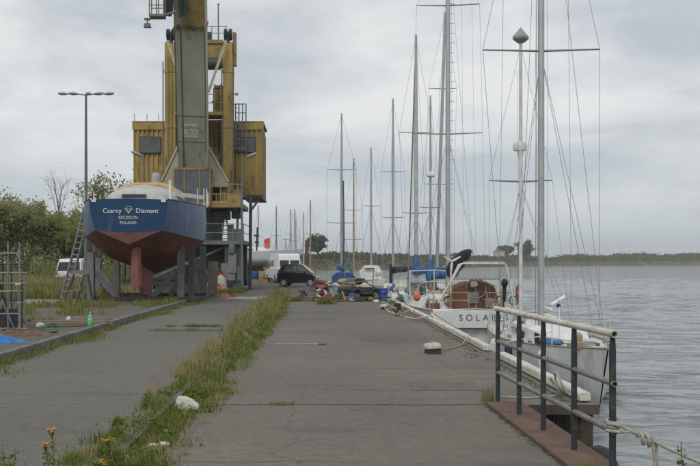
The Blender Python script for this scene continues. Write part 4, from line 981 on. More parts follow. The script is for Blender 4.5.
for y, b, z, l in ((3., 2.2, 3.78, .62), (4.4, 2.33, 3.8, .7), (5.6, 2.34, 3.84, .75), (6.8, 2.3, 3.88, .6), (7.6, 2.2, 3.9, .7)):
    MB().tube([(b, y, z), (b, y, z + l)], .022, 6).build('stanchion', paletube, yr); MB().tube([(-b, y, z), (-b, y, z + l * .8)], .022, 6).build('stanchion', paletube, yr)
MB().bar((1.4, 2.0, 4.12), (2.1, 7., 4.3), .05, .16).build('deck_plank', paletube, yr)
MB().tube([(1.38, .9, 4.4), (2.2, 3., 4.3), (2.33, 4.4, 4.42), (2.3, 6.8, 4.45)], .007, 5).build('lifeline', wire, yr)
for sg in (-1, 1):
    MB().box((sg * 1.25, -.02, 3.72), (.16, .05, .09)).build('corner_fairlead', letter, yr)
# lettering on the transom
rotT = (R(90), 0, 0)
text('name_lettering', 'Czarny', .235, letter, yr, (-.59, -.012, 3.36), rotT, bold=.001)
text('name_lettering', 'Diament', .235, letter, yr, (.66, -.012, 3.36), rotT, bold=.001)
text('port_lettering', 'SZCZECIN', .15, letter, yr, (-.02, -.012, 3.12), rotT, bold=0)
text('port_lettering', 'POLAND', .15, letter, yr, (-.02, -.012, 2.93), rotT, bold=0)
gem = MB(); pts_ = [(-.13, .03), (-.07, .12), (.07, .12), (.13, .03), (0, -.13)]
for i in range(5):
    a, b = pts_[i], pts_[(i + 1) % 5]; gem.bar((a[0], -.012, 3.40 + a[1]), (b[0], -.012, 3.40 + b[1]), .012, .02, up=(0, 1, 0))
for a, b in (((-.13, .03), (.13, .03)), ((-.05, .03), (0, -.13)), ((.05, .03), (0, -.13))):
    gem.bar((a[0], -.0135, 3.40 + a[1]), (b[0], -.0135, 3.40 + b[1]), .010, .015, up=(0, 1, 0))
gem.build('diamond_emblem', letter, yr)
# cradle
cr_ = thing('boat_cradle', 'grey steel cradle with posts and diagonal struts under the blue yacht', 'boat cradle', (-7., 40, .1)); ro = Vector((-7., 40, .1))
def gz(p): p.z = .1; return p
for (px, top, d) in ((91, 252, 38.6), (181, 240, 38.8), (191.5, 246, 42.5), (117, 262, 44), (203, 246, 46), (98, 258, 44)):
    a = v(px, top, d); m = MB(); x, y = a.x, a.y
    for sx in (-1, 1): m.box((x, y + sx * .12, (a.z + .1) / 2), (.26, .025, a.z - .1))
    m.box((x, y, (a.z + .1) / 2), (.03, .215, a.z - .1)); m.build('post', cradlem, cr_, off=ro)
for (p0, p1) in (((93, 271, 38.7), (118, 299, 38.9)), ((176, 270, 38.8), (152, 300, 38.9)), ((100, 270, 44), (118, 296, 44)), ((190, 268, 42.5), (170, 298, 42.6))):
    a, b = v(*p0), v(*p1); b.z = max(b.z, .2); MB().bar(a, b, .2, .2).build('strut', cradlem, cr_, off=ro)
for y in (38.8, 43.4):
    MB().box((-7.0, y, .19), (4.4, .3, .17)).build('base_beam', M('rusty_beam', (.07, .05, .04), .8, var=.3), cr_, off=ro)
MB().box((-7, 43.2, .82), (3.3, .12, .12)).build('cross_bar', cradlem, cr_, off=ro)
for y in (40, 43):
    MB().box((-7.0 - (y - 36) * .045, y + .3, .21), (.7, .5, .2)).build('keel_block', wood, cr_, off=ro)
for x in (-9.2, -4.9):
    MB().box((x, 41.1, .13), (.22, 5, .06)).build('sill_beam', dark, cr_, off=ro)
# gear under the boat
for i, (px, d, h_, w_, lb) in enumerate(((213, 47, 1.55, .45, 'weathered grey board standing behind the cradle, the nearer of two'), (199, 48, 1.7, .4, 'weathered grey board standing behind the cradle, the farther of two'))):
    x = v(px, 290, d).x
    tag(MB().box((x, d, .1 + h_ / 2), (w_, .09, h_), mat=Matrix.Rotation(-.12, 3, 'X')).build('upright_board', wood), lb, 'board')
tag(MB().heap((-6.2, 47.5, .1), 1.3, .8, .9, 30, rough=.4).build('sheeted_heap', M('tan_sheet', (.2, .16, .12), .9, var=.3, bump=.5, bscale=5)), 'brownish sheeted heap behind the keel of the blue yacht', 'heap')

# ------------------------------------------------------------------ the crane
K = thing('harbour_crane', 'tall yellow portal crane with an olive-grey jib behind the blue yacht', 'crane', (-7., 60, 0)); ro = Vector((-7, 60, 0))
def kb_(mb, nm, mt, parent=K, **kw): return mb.build(nm, mt, parent, off=ro, **kw)
def house_front(x0, x1, z0, z1, y0, y1, mb, step=.27, rib=.11):
    mb.b2((x0, y0, z0), (x1, y1, z1))
    n = int((x1 - x0) / step)
    for i in range(n + 1):
        x = x0 + (x1 - x0) * i / n; mb.b2((max(x0, x - rib / 2), y0 - .09, z0 + .05), (min(x1, x + rib / 2), y0 - .0, z1 - .35))
hl = MB(); house_front(-11.0, -8.75, 5.2, 9.95, 60, 64.2, hl); kb_(hl, 'machinery_house', yellow)
hr = MB(); house_front(-5.1, -3.32, 5.6, 9.9, 60, 64.2, hr)
for i in range(10):
    hr.b2((-3.32, 60.15 + i * .42, 5.65), (-3.27, 60.3 + i * .42, 9.6))
kb_(hr, 'machinery_house', yellow)
hm = MB(); house_front(-8.74, -5.11, 5.2, 10.1, 59.6, 64.2, hm); kb_(hm, 'machinery_house', yellowd)
for x0, x1 in ((-11.06, -8.7), (-5.15, -3.2)):
    kb_(MB().b2((x0, 59.86, 9.97), (x1, 64.3, 10.06)), 'house_roof', yellowd)
    kb_(MB().b2((x0, 59.86, 9.55), (x1, 59.905, 9.96)), 'roof_fascia', yellow)
for x0, x1, z0, z1 in ((-10.6, -9.38, 8.18, 9.08), (-4.98, -3.7, 8.22, 9.06)):
    wn = kb_(MB().b2((x0 - .05, 59.84, z0 - .05), (x1 + .05, 59.935, z1 + .05)), 'window', dark)
    MB().b2((x0, 59.83, z0), (x1, 59.86, z1)).build('pane', M('dull_pane', (.09, .10, .105), .3, var=.3), wn, off=ro)
kb_(MB().b2((-4.4, 59.3, 5.42), (-3.25, 64.2, 5.6)), 'house_floor', dark)
kb_(MB().b2((-11.05, 59.4, 5.02), (-8.74, 64.2, 5.19)), 'house_floor', portald)
dr_ = kb_(MB().b2((-9.9, 59.9, 5.25), (-9.2, 59.935, 7.1)), 'house_door', yellowd)
# A-frame columns
for x0, x1, top in ((-8.82, -8.2, 15.3), (-5.45, -4.9, 15.3)):
    c = MB().b2((x0, 57.9, 5.0), (x1, 58.9, top - 1)); c.b2((x0 - .03, 57.87, 9.4), (x1 + .03, 58.93, 9.6)); c.b2((x0 - .03, 57.87, 12.6), (x1 + .03, 58.93, 12.75)); kb_(c, 'column', yellow)
    sx = (x0 + x1) / 2
    s_ = MB()
    for dx in (-.14, .14): s_.lathe([(.32, -.09), (.36, -.06), (.31, 0), (.36, .06), (.32, .09)], (sx + dx, 58.2, top - .45), 18, mat=Matrix.Rotation(R(90), 3, 'Y'))
    kb_(s_, 'sheave', dark)
    kb_(MB().prism([(57.9, top - 2.4), (58.9, top - 2.4), (58.75, top - .3), (58.05, top - .3)], 'x', sx - .06, sx + .06).b2((sx - .3, 57.95, top - 1.6), (sx + .3, 58.85, top - .95)), 'sheave_bracket', dark)
kb_(MB().b2((-4.9, 58.2, 13.1), (-4.72, 58.8, 15.0)), 'side_plate', yellowd)
tpb = MB().b2((-8.2, 58.0, 13.0), (-5.45, 58.8, 14.45)); tpb.b2((-8.2, 57.9, 14.3), (-5.45, 58.9, 14.5)); kb_(tpb, 'top_beam', yellowd)
kb_(MB().lathe([(.3, -.5), (.36, -.5), (.36, .5), (.3, .5)], (-6.1, 57.85, 13.1), 16, mat=Matrix.Rotation(R(90), 3, 'Y')), 'top_drum', M('dark_green_drum', (.03, .05, .04), .6))
rail = MB()
for x in (-6.5, -6.1, -5.7, -5.3): rail.tube([(x, 58, 14.5), (x, 58, 15.3)], .025, 6)
for z in (14.9, 15.3): rail.tube([(-6.6, 58, z), (-5.2, 58, z)], .02, 6)
kb_(rail, 'top_handrail', galv)
kb_(MB().box((-6.35, 58.2, 14.75), (.45, .4, .45)), 'top_box', dark)
kb_(MB().tube([(-5.75, 58.3, 14.5), (-5.75, 58.3, 16.6)], .04, 8).ell((-5.75, 58.3, 16.65), (.07, .07, .06), 8, 5), 'aerial_pole', galv)
for a, b in ((v(167.5, 41, 57.5), v(176, 66, 57.2)), (v(226, 41, 57.5), v(208.5, 92, 57.0))):
    kb_(MB().bar(a, b, .13, .13), 'tie_strut', cream)
# mid deck with winches
kb_(MB().b2((-8.2, 57.6, 10.1), (-5.45, 59.4, 10.28)), 'winch_deck', yellowd)
wn = MB().b2((-6.05, 58.2, 10.3), (-5.25, 59.2, 11.75)); wn.b2((-6.0, 58.15, 11.75), (-5.5, 59.2, 11.9)); wn.b2((-6.12, 58.1, 10.9), (-5.2, 58.2, 10.98)); kb_(wn, 'winch', M('winch_olive', (.13, .105, .05), .7, var=.35, scale=4))
kb_(MB().b2((-8.15, 58.4, 10.3), (-7.75, 59.2, 11.6)).b2((-8.1, 58.3, 11.6), (-7.8, 59.2, 12.4)), 'winch', portald)
r2_ = MB()
for z in (10.8, 11.3): r2_.tube([(-8.2, 57.7, z), (-5.45, 57.7, z)], .025, 6)
for x in (-8.1, -7.9, -6.3, -5.9, -5.55): r2_.tube([(x, 57.7, 10.2), (x, 57.7, 11.9)], .03, 6)
kb_(r2_, 'winch_deck_rail', yellowd)
kb_(MB().tube([(-4.9, 58, 11.35), (-4.7, 57.9, 11.35)], .03, 6).ell((-4.65, 57.9, 11.35), (.1, .1, .1), 8, 5), 'deck_lamp', tin)
cdt = MB()
for x in (-8.9, -5.5, -4.83):
    cdt.tube([(x, 57.8, 5.2), (x, 57.8, 13.2)], .035, 6)
kb_(cdt, 'conduit', M('conduit_grey', (.12, .115, .10), .6))
ldc = MB()
for x in (-8.62, -8.38): ldc.tube([(x, 57.78, 5.0), (x, 57.78, 13.6)], .022, 5)
for i in range(28): ldc.tube([(-8.62, 57.78, 5.2 + i * .3), (-8.38, 57.78, 5.2 + i * .3)], .016, 5)
kb_(ldc, 'column_ladder', M('ladder_ochre', (.2, .15, .06), .7))
gp_ = MB()
for z in (5.9, 6.4, 8.6, 9.3): gp_.b2((-8.74, 59.44, z), (-5.11, 59.5, z + .07))
kb_(gp_, 'wall_stringer', yellowd)
for i, (x, z, w_, h_) in enumerate(((-6.0, 7.6, .5, .7), (-5.7, 8.8, .35, .5), (-8.1, 7.2, .4, .8))):
    kb_(MB().box((x, 59.3, z), (w_, .3, h_)), 'wall_cabinet', (portal, dark, yellowd)[i])
pip = MB().tube([(-5.2, 57.7, 5.0), (-5.2, 57.6, 6.2), (-5.9, 57.4, 6.5), (-6.0, 57.4, 7.4)], .05, 6).tube([(-4.6, 57.6, 5.0), (-4.5, 57.6, 6.3), (-4.5, 58.4, 6.4)], .04, 6)
kb_(pip, 'hose', dark)
rw = MB()
for x in (-10.95, -10.2, -9.5, -8.9): rw.tube([(x, 60.0, 10.06), (x, 60.0, 10.5)], .02, 5)
for i in range(3):
    rw.tube([(-4.9 + i * .75, 59.36, 5.6), (-4.9 + i * .75, 59.36, 6.5)], .025, 5)
kb_(rw, 'roof_stub', yellowd)
for (x, z, w_, h_) in ((-9.4, 4.2, .9, .5), (-5.4, 4.25, .9, .45), (-4.6, 4.35, .5, .5)):
    kb_(MB().box((x, 57.0, z), (w_, .7, h_)), 'underdeck_box', portald)
ug = MB()
for i in range(5): ug.bar((-10.2 + i * 1.4, 55.8, 4.6), (-10.2 + i * 1.4, 60.3, 4.6), .14, .2)
kb_(ug, 'deck_girder', portald)
lp = MB()
for z in (3.25, 3.75): lp.tube([(-10.5, 55.9, z), (-8.6, 55.9, z)], .022, 6)
for x in (-10.5, -9.9, -9.3, -8.7): lp.tube([(x, 55.9, 2.8), (x, 55.9, 3.75)], .022, 6)
kb_(lp, 'portal_rail', galv)
xb = MB().bar((-5.1, 56.2, .6), (-9.6, 56.25, 2.5), .12, .12).bar((-9.6, 56.2, .6), (-5.1, 56.3, 2.5), .12, .12)
kb_(xb, 'cross_brace', portal)
# ladder cage on the right wing
lc = MB()
for px in (235.5, 238.5, 242.5, 246): 
    a = v(px, 103.5, 59.5); lc.tube([(a.x, 59.5 + (.3 if px in (238.5,) else 0), 8.3), a + Vector((0, .3 if px in (238.5,) else 0, 0))], .035, 6)
for z in (11.03, 10.5, 9.5, 8.9, 8.35):
    lc.tube([(-4.88, 59.5, z), (-4.23, 59.5, z)], .03, 6)
lc.tube([(-5.1, 59.7, 11.03), (-4.2, 59.5, 11.03)], .025, 6)
for i in range(9): lc.tube([(-4.88, 59.52, 8.4 + i * .3), (-4.66, 59.6, 8.4 + i * .3)], .018, 5)
kb_(lc, 'ladder_cage', galv)
# jib: pivots over the cab, luffed up towards the quay
jb0, jb1 = Vector((-6.96, 56.4, 6.7)), Vector((-6.3, 49.0, 19.5))
d = (jb1 - jb0).normalized(); ux = Vector((1, 0, 0)); ux = (ux - d * ux.dot(d)).normalized(); uy = d.cross(ux)
if uy.y > 0: uy = -uy
def jring(p, w_, dp): return [p + ux * (-w_) + uy * dp, p + ux * w_ + uy * dp, p + ux * w_ - uy * dp, p + ux * (-w_) - uy * dp]
J = MB().loft([jring(jb0 + d * t, w_, dp) for t, w_, dp in ((0, .80, .5), (2., .81, .62), (8.4, .81, .62), (15, .81, .6))])
jib = kb_(J, 'jib', boomgrey, smooth=0, bevel=.02)
sm = MB(); p0, p1 = jb0 + d * .1 + uy * .625 - ux * .46, jb0 + d * 8.3 + uy * .625 - ux * .46
sm.bar(p0, p1, .07, .02, up=uy)
for w_ in (-.78, .78): sm.bar(jb0 + d * 1.5 + uy * .615 + ux * w_, jb0 + d * 8.3 + uy * .615 + ux * w_, .05, .03, up=uy)
for t in (2.1, 3.6): sm.bar(jb0 + d * t + uy * .622 - ux * .79, jb0 + d * t + uy * .622 + ux * .79, .04, .02, up=uy)
sm.build('seam', M('jib_seam', (.10, .095, .065), .7), jib, off=ro)
col_ = MB()
for t in (8.35,): col_.loft([jring(jb0 + d * (t + q), .85, .70) for q in (0, .12)])
col_.loft([[q + Vector((.2, 0, 0)) for q in jring(jb0 + d * t, .6, .7)] for t in (8.5, 14.9)])
col_.build('jib_collar', yellowd, jib, off=ro)
bl = MB()
for q in (-.55, -.05, .25, .6): bl.box(jb0 + d * 8.55 + uy * .76 + ux * q, (.2, .14, .16))
bl.build('collar_bolts', dark, jib, off=ro)
for j, (px, y0_, wd) in enumerate(((168.8, 17, .13), (183, 18, .15))):
    m = MB(); rg = random.Random(j + 5)
    for i in range(9):
        a = v(px + rg.uniform(-3.2, 3.2), y0_ - rg.uniform(0, 5), 50.6); m.tube([a, a + Vector((rg.uniform(-.05, .05), -.15, 1.2)), a + Vector((rg.uniform(-.1, .1), -.6, 3.2))], .07, 6)
    m.build('cable_bundle', M('dark_cable', (.016, .022, .026), .6, var=.4), jib, off=ro)
bk = MB(); c0 = v(157.5, 16.5, 49.8)
bk.box(c0, (.75, .7, .12))
for dx in (-.35, .0, .35):
    for dy in (-.32, .32): bk.tube([c0 + Vector((dx, dy, 0)), c0 + Vector((dx, dy, 1.6))], .03, 6)
for z in (.5, 1.05): 
    for dy in (-.32, .32): bk.tube([c0 + Vector((-.37, dy, z)), c0 + Vector((.37, dy, z))], .025, 6)
bk.tube([c0 + Vector((.3, 0, .05)), c0 + Vector((.9, .2, .3))], .07, 6)
bk.build('service_basket', M('basket_steel', (.16, .15, .11), .6), jib, off=ro)
fl = MB().box(v(147.5, 19, 49.8), (.3, .12, .1)).tube([v(147.5, 19, 49.8), v(147.5, 23, 49.8)], .03, 6); c0 = v(147.5, 25.8, 49.8)
fl.loft([[c0 + Vector((a * s_, b * s_, z)) for a, b in ((-.17, -.14), (.17, -.14), (.17, .14), (-.17, .14))] for s_, z in ((1.05, -.08), (.75, .12))])
fl.build('floodlight', M('floodlight_case', (.08, .085, .09), .5), jib, off=ro)
# plaque
pc = jb0 + d * 2.75 + uy * .632 + ux * -.02
mrot = Matrix((ux, d, uy)).transposed()
pq = MB().box(pc, (.76, .80, .02), mat=mrot).build('plaque', plaque_m, jib, off=ro)
eul = mrot.to_euler()
def jt(nm, s_, size, dx, dz): return text(nm, s_, size, letterd, jib, pc + ux * dx + d * dz + uy * .013 - ro, eul, bold=0)
jt('plaque_lettering', 'DŹWIG', .22, 0, .19); jt('plaque_lettering', 'Nr 1', .22, .02, -.07)
MB().bar(pc + uy * .012 - ux * .36 - d * .22, pc + uy * .012 + ux * .36 - d * .22, .015, .006, up=uy).build('plaque_line', letterd, jib, off=ro)
# gusset plates at the jib foot
for pts3 in (((178, 146), (161.5, 181), (163, 186), (178, 186)), ((207.8, 145), (228.5, 182), (227, 187), (207.8, 187))):
    m = MB(); q0 = [v(a, b, 56.6) for a, b in pts3]; q1 = [p + Vector((0, .5, 0)) for p in q0]
    m.loft([q0, q1]); kb_(m, 'gusset', boomgrey, smooth=0)
    kb_(MB().bar(q0[0] + Vector((0, -.01, 0)), q0[1] + Vector((0, -.01, 0)), .16, .1), 'gusset_edge', cream)
# cab
cb_ = MB().b2((-7.95, 55.4, 4.75), (-5.9, 57.4, 4.95)); cb_.b2((-7.95, 55.4, 6.72), (-5.9, 57.4, 6.86))
for x in (-7.92, -7.35, -6.5, -5.93):
    for y in (55.43, 57.37): cb_.b2((x - .04, y - .035, 4.95), (x + .04, y + .035, 6.72))
cbo = kb_(cb_, 'cab', yellowd)
MB().b2((-7.9, 55.45, 4.95), (-5.94, 55.49, 6.72)).b2((-5.98, 55.47, 4.95), (-5.95, 57.3, 6.72)).b2((-7.92, 55.47, 4.95), (-7.89, 57.3, 6.72)).build('pane', cabglass, cbo, off=ro)
MB().box((-7., 56.6, 5.4), (.5, .5, .9)).box((-7., 56.8, 6.0), (.45, .12, .5)).build('operator_seat', dark, cbo, off=ro)
# slewing platform and balcony
kb_(MB().b2((-10.4, 55.6, 4.66), (-4.15, 60.5, 4.9)), 'slewing_platform', yellowd)
br_ = MB(); zt = 4.9
for i in range(8): br_.tube([(-5.85 + i * .24, 55.65, zt), (-5.85 + i * .24, 55.65, zt + 1.05 * (1 if i % 2 == 0 else .5))], .025, 6)
for z in (.5, 1.05): br_.tube([(-5.85, 55.65, zt + z), (-4.15, 55.65, zt + z)], .028, 6); br_.tube([(-4.15, 55.65, zt + z), (-4.15, 59.5, zt + z)], .028, 6)
br_.b2((-5.0, 55.63, 4.9), (-4.2, 55.67, 5.35)); br_.b2((-5.9, 55.62, 4.9), (-4.12, 55.68, 5.02))
kb_(br_, 'balcony_rail', yellow)
b2_ = MB()
for x in (-4.1, -3.7, -3.3): b2_.tube([(x, 59.35, 5.6), (x, 59.35, 6.75)], .025, 6)
for z in (6.2, 6.75): b2_.tube([(-4.6, 59.35, z), (-3.25, 59.35, z)], .025, 6)
kb_(b2_, 'wing_rail', yellowd)
kb_(MB().lathe([(.42, 0), (.42, .5), (.2, 1.15), (.1, 1.2)], (-5.3, 57.2, 4.9), 14), 'hopper', M('hopper_tan', (.2, .155, .08), .7, var=.3))
kb_(MB().lathe([(.5, -.35), (.5, .35)], (-5.75, 57.6, 5.5), 16, mat=Matrix.Rotation(R(90), 3, 'Y')), 'winch_drum', dark)
kb_(MB().box((-4.6, 57.6, 5.35), (.5, .6, .9)), 'control_box', portal)
# slew column, stairs, lower platform
kb_(MB().lathe([(1.75, 4.66), (1.75, 4.3), (1.5, 4.2), (1.35, 2.9), (1.6, 2.7)], (-6.9, 58.6, 0), 28), 'slew_column', portal, smooth=40)
kb_(MB().b2((-10.6, 55.8, 2.6), (-4.05, 62.5, 2.82)), 'portal_deck', portal)
pr = MB()
for x in [-5.3 + i * .3 for i in range(5)]: pr.tube([(x, 55.9, 2.8), (x, 55.9, 3.75)], .022, 6)
for z in (3.25, 3.75): pr.tube([(-6.6, 55.9, z), (-4.05, 55.9, z)], .022, 6); pr.tube([(-4.08, 55.9, z), (-4.08, 60, z)], .022, 6)
kb_(pr, 'portal_rail', galv)
stp = MB()
for dx in (0, .42): stp.bar((-5.45 + dx * .9, 57.5, 2.8), (-5.6 + dx * .9, 57.2, 4.7), .07, .1)
for i in range(7): stp.bar((-5.46 - i * .02, 57.5 - i * .04, 2.95 + i * .25), (-5.06 - i * .02, 57.5 - i * .04, 2.95 + i * .25), .16, .05)
kb_(stp, 'steps', dark)
kb_(MB().box((-4.65, 57., 3.15), (.75, .6, .7)).box((-4.9, 57, 3.6), (.3, .4, .3)), 'machine_box', portal)
lg = MB()
for x in (-10.1, -4.75):
    for y in (56.4, 61.9):
        m = MB().b2((x - .42, y - .4, .55), (x + .42, y + .4, 2.6)); kb_(m, 'portal_leg', portald)
        bo = MB().b2((x - .45, y - .8, .18), (x + .45, y + .8, .6))
        for dy in (-.5, .5): bo.lathe([(.26, -.1), (.26, .1)], (x, y + dy, .26), 16, mat=Matrix.Rotation(R(90), 3, 'Y'))
        kb_(bo, 'wheel_bogie', dark)
kb_(MB().b2((-9.68, 57.0, .3), (-5.17, 61.4, 2.59)), 'portal_body', portald)
for i in range(4): kb_(MB().b2((-6.42, 56.9, 1.15 + i * .27), (-5.9, 56.99, 1.33 + i * .27)), 'louvre_panel', M('louvre_brown', (.085, .08, .06), .7))
kb_(MB().b2((-5.35, 55.75, .15), (-4.55, 56.0, 1.55)).b2((-4.95, 55.7, 1.0), (-4.5, 55.99, 2.1)), 'switch_cabinet', M('cabinet_grey', (.17, .18, .18), .6, var=.2, scale=4))
kb_(MB().box((-4.3, 56.0, .75), (.35, .3, 1.3)).box((-5.65, 55.9, .7), (.3, .3, 1.2)), 'switch_cabinet', portal)
kb_(MB().lathe([(.18, 0), (.2, .1), (.2, .4), (.08, .5)], (-4.75, 55.75, 2.1), 12), 'lamp_hood', portal)
# prop post under the right wing
kb_(MB().bar((-3.93, 58.6, 0), (-3.93, 59.3, 5.42), .18, .18).bar((-3.93, 59.0, 4.6), (-3.4, 59.5, 5.42), .09, .09), 'prop_post', portald)
kb_(MB().tube([(-4.72, 59.4, 2.8), (-4.72, 59.4, 5.0)], .07, 8), 'down_pipe', galv)
kb_(MB().tube([(-3.6, 59.6, 2.3), (-3.55, 59.6, 3.7)], .05, 6).box((-3.6, 59.6, 3.2), (.3, .15, .1)).box((-3.6, 59.6, 2.8), (.22, .15, .1)), 'cable_bracket', portald)

# street lamps beside the crane
def curved_lamp(px, hx, hy, dirn, d, label):
    x = v(px, 262, d).x; h_ = CZ + (262 - hy) * d / F0
    o = thing('curved_street_lamp', label, 'street lamp', (x, d, 0), 0, 'curved street lamps at the crane')
    q = v(hx, hy, d).x - x
    MB().tube([(0, 0, 0), (0, 0, 2.5), (0, 0, h_ - .8), (q * .25, 0, h_ - .25), (q * .7, 0, h_ - .02)], [.09, .07, .05, .045, .04], 8).build('pole', steeltube, o, smooth=50)
    m = MB(); u = Vector((dirn * .8, -.2, .32 if dirn > 0 else .32)).normalized()
    rings = []
    for t, a, b in ((-.3, .05, .05), (-.22, .1, .08), (0, .16, .1), (.25, .15, .08), (.38, .03, .03)):
        c = Vector((q, 0, h_)) + u * t
        rings.append([c + Vector((-u.z * math.cos(k * .7854) * b * dirn, math.sin(k * .7854) * a, abs(u.x) * math.cos(k * .7854) * b)) for k in range(8)])
    m.loft(rings).build('lamp_head', lampgrey, o, smooth=60); return o
curved_lamp(144, 137.5, 154, -1, 55, 'grey curved street lamp on the left of the crane above the yacht cabin')
curved_lamp(242, 251, 155.5, 1, 55.2, 'pale curved street lamp on the right of the crane beside its balcony')
tl = thing('tall_street_lamp', 'tall street lamp with four heads on two arms, left of the blue yacht', 'street lamp', (P(86, 262, 50).x, 50, .1))
H_ = CZ + 168 * .05 - .1
MB().tube([(0, 0, 0), (0, 0, 4), (0, 0, H_)], [.11, .085, .055], 10).build('pole', steeltube, tl, smooth=50)
for sg in (-1, 1):
    MB().tube([(0, 0, H_ - .05), (sg * .5, 0, H_), (sg * 1.2, 0, H_ + .02)], .03, 6).build('arm', steeltube, tl)
    for q in (.62, 1.15):
        m = MB(); rings = []
        for t, a in ((-.3, .04), (-.18, .1), (.05, .14), (.24, .1), (.3, .02)):
            rings.append([Vector((sg * (q + t * .9), math.sin(k * .7854) * a, H_ + .02 + .05 * t + math.cos(k * .7854) * a * .62)) for k in range(8)])
        m.loft(rings).build('lamp_head', lampgrey, tl, smooth=60)
MB().ell((.12, 0, H_ + .03), (.14, .1, .09), 10, 6).build('centre_cap', lampgrey, tl)

# heaps at the crane foot
def heap(name, px, py, d, rx, ry, h, mat, seed, label, cat, z=0., rough=.35):
    p = v(px, py, d); return tag(MB().heap((p.x, d, z), rx, ry, h, seed, rough=rough).build(name, mat, smooth=45), label, cat)
heap('net_heap', 219, 289, 54.5, .65, .5, .34, netorange, 1, 'orange-brown heap of netting at the crane foot', 'net')
heap('net_heap', 232, 297, 46.5, .36, .3, .16, redm, 2, 'dull red bundle lying before the crane foot', 'bundle')
heap('net_heap', 222, 298, 46, .4, .35, .18, netorange, 3, 'low orange bundle left of the dull red one', 'bundle')
heap('flat_sheet', 246, 299, 44.5, 1.0, .9, .07, M('grey_flat_sheet', (.27, .275, .27), .6, var=.25, bump=.4, bscale=5), 4, 'flat pale grey sheet spread on the ground before the crane', 'sheet')
heap('flat_sheet', 262, 297, 46, .45, .9, .06, M('grey_flat_sheet_dull', (.2, .2, .19), .7, var=.25), 5, 'smaller dull grey sheet at the weed strip', 'sheet')
for i, (px, d, s_, mt, lb) in enumerate(((213, 55.2, .42, sack, 'white sack leaning at the crane foot, the left one'), (221, 55.1, .45, M('pale_sack', (.36, .36, .31), .8, var=.2), 'pale grey sack at the crane foot, right of the white one'))):
    x = v(px, 280, d).x; tag(MB().ell((x, d, .38), (s_ * .7, .3, s_ + .08), 12, 8, .1, i, flat=-.39).build('sack', mt, smooth=60), lb, 'sack')
heap('net_heap', 222, 280, 55.6, .25, .25, .95, M('rust_red_bundle', (.3, .07, .03), .8, var=.3), 7, 'rust-red bundle between the two sacks', 'bundle')
heap('net_heap', 236, 288, 55.2, .4, .3, .5, dark, 8, 'dark bundle at the crane foot right of the sacks', 'bundle')
tag(MB().box(v(206, 294, 52), (.2, .2, .6)).build('gas_bottle_crate', greenm), 'slim greenish box beside the white sack', 'box')
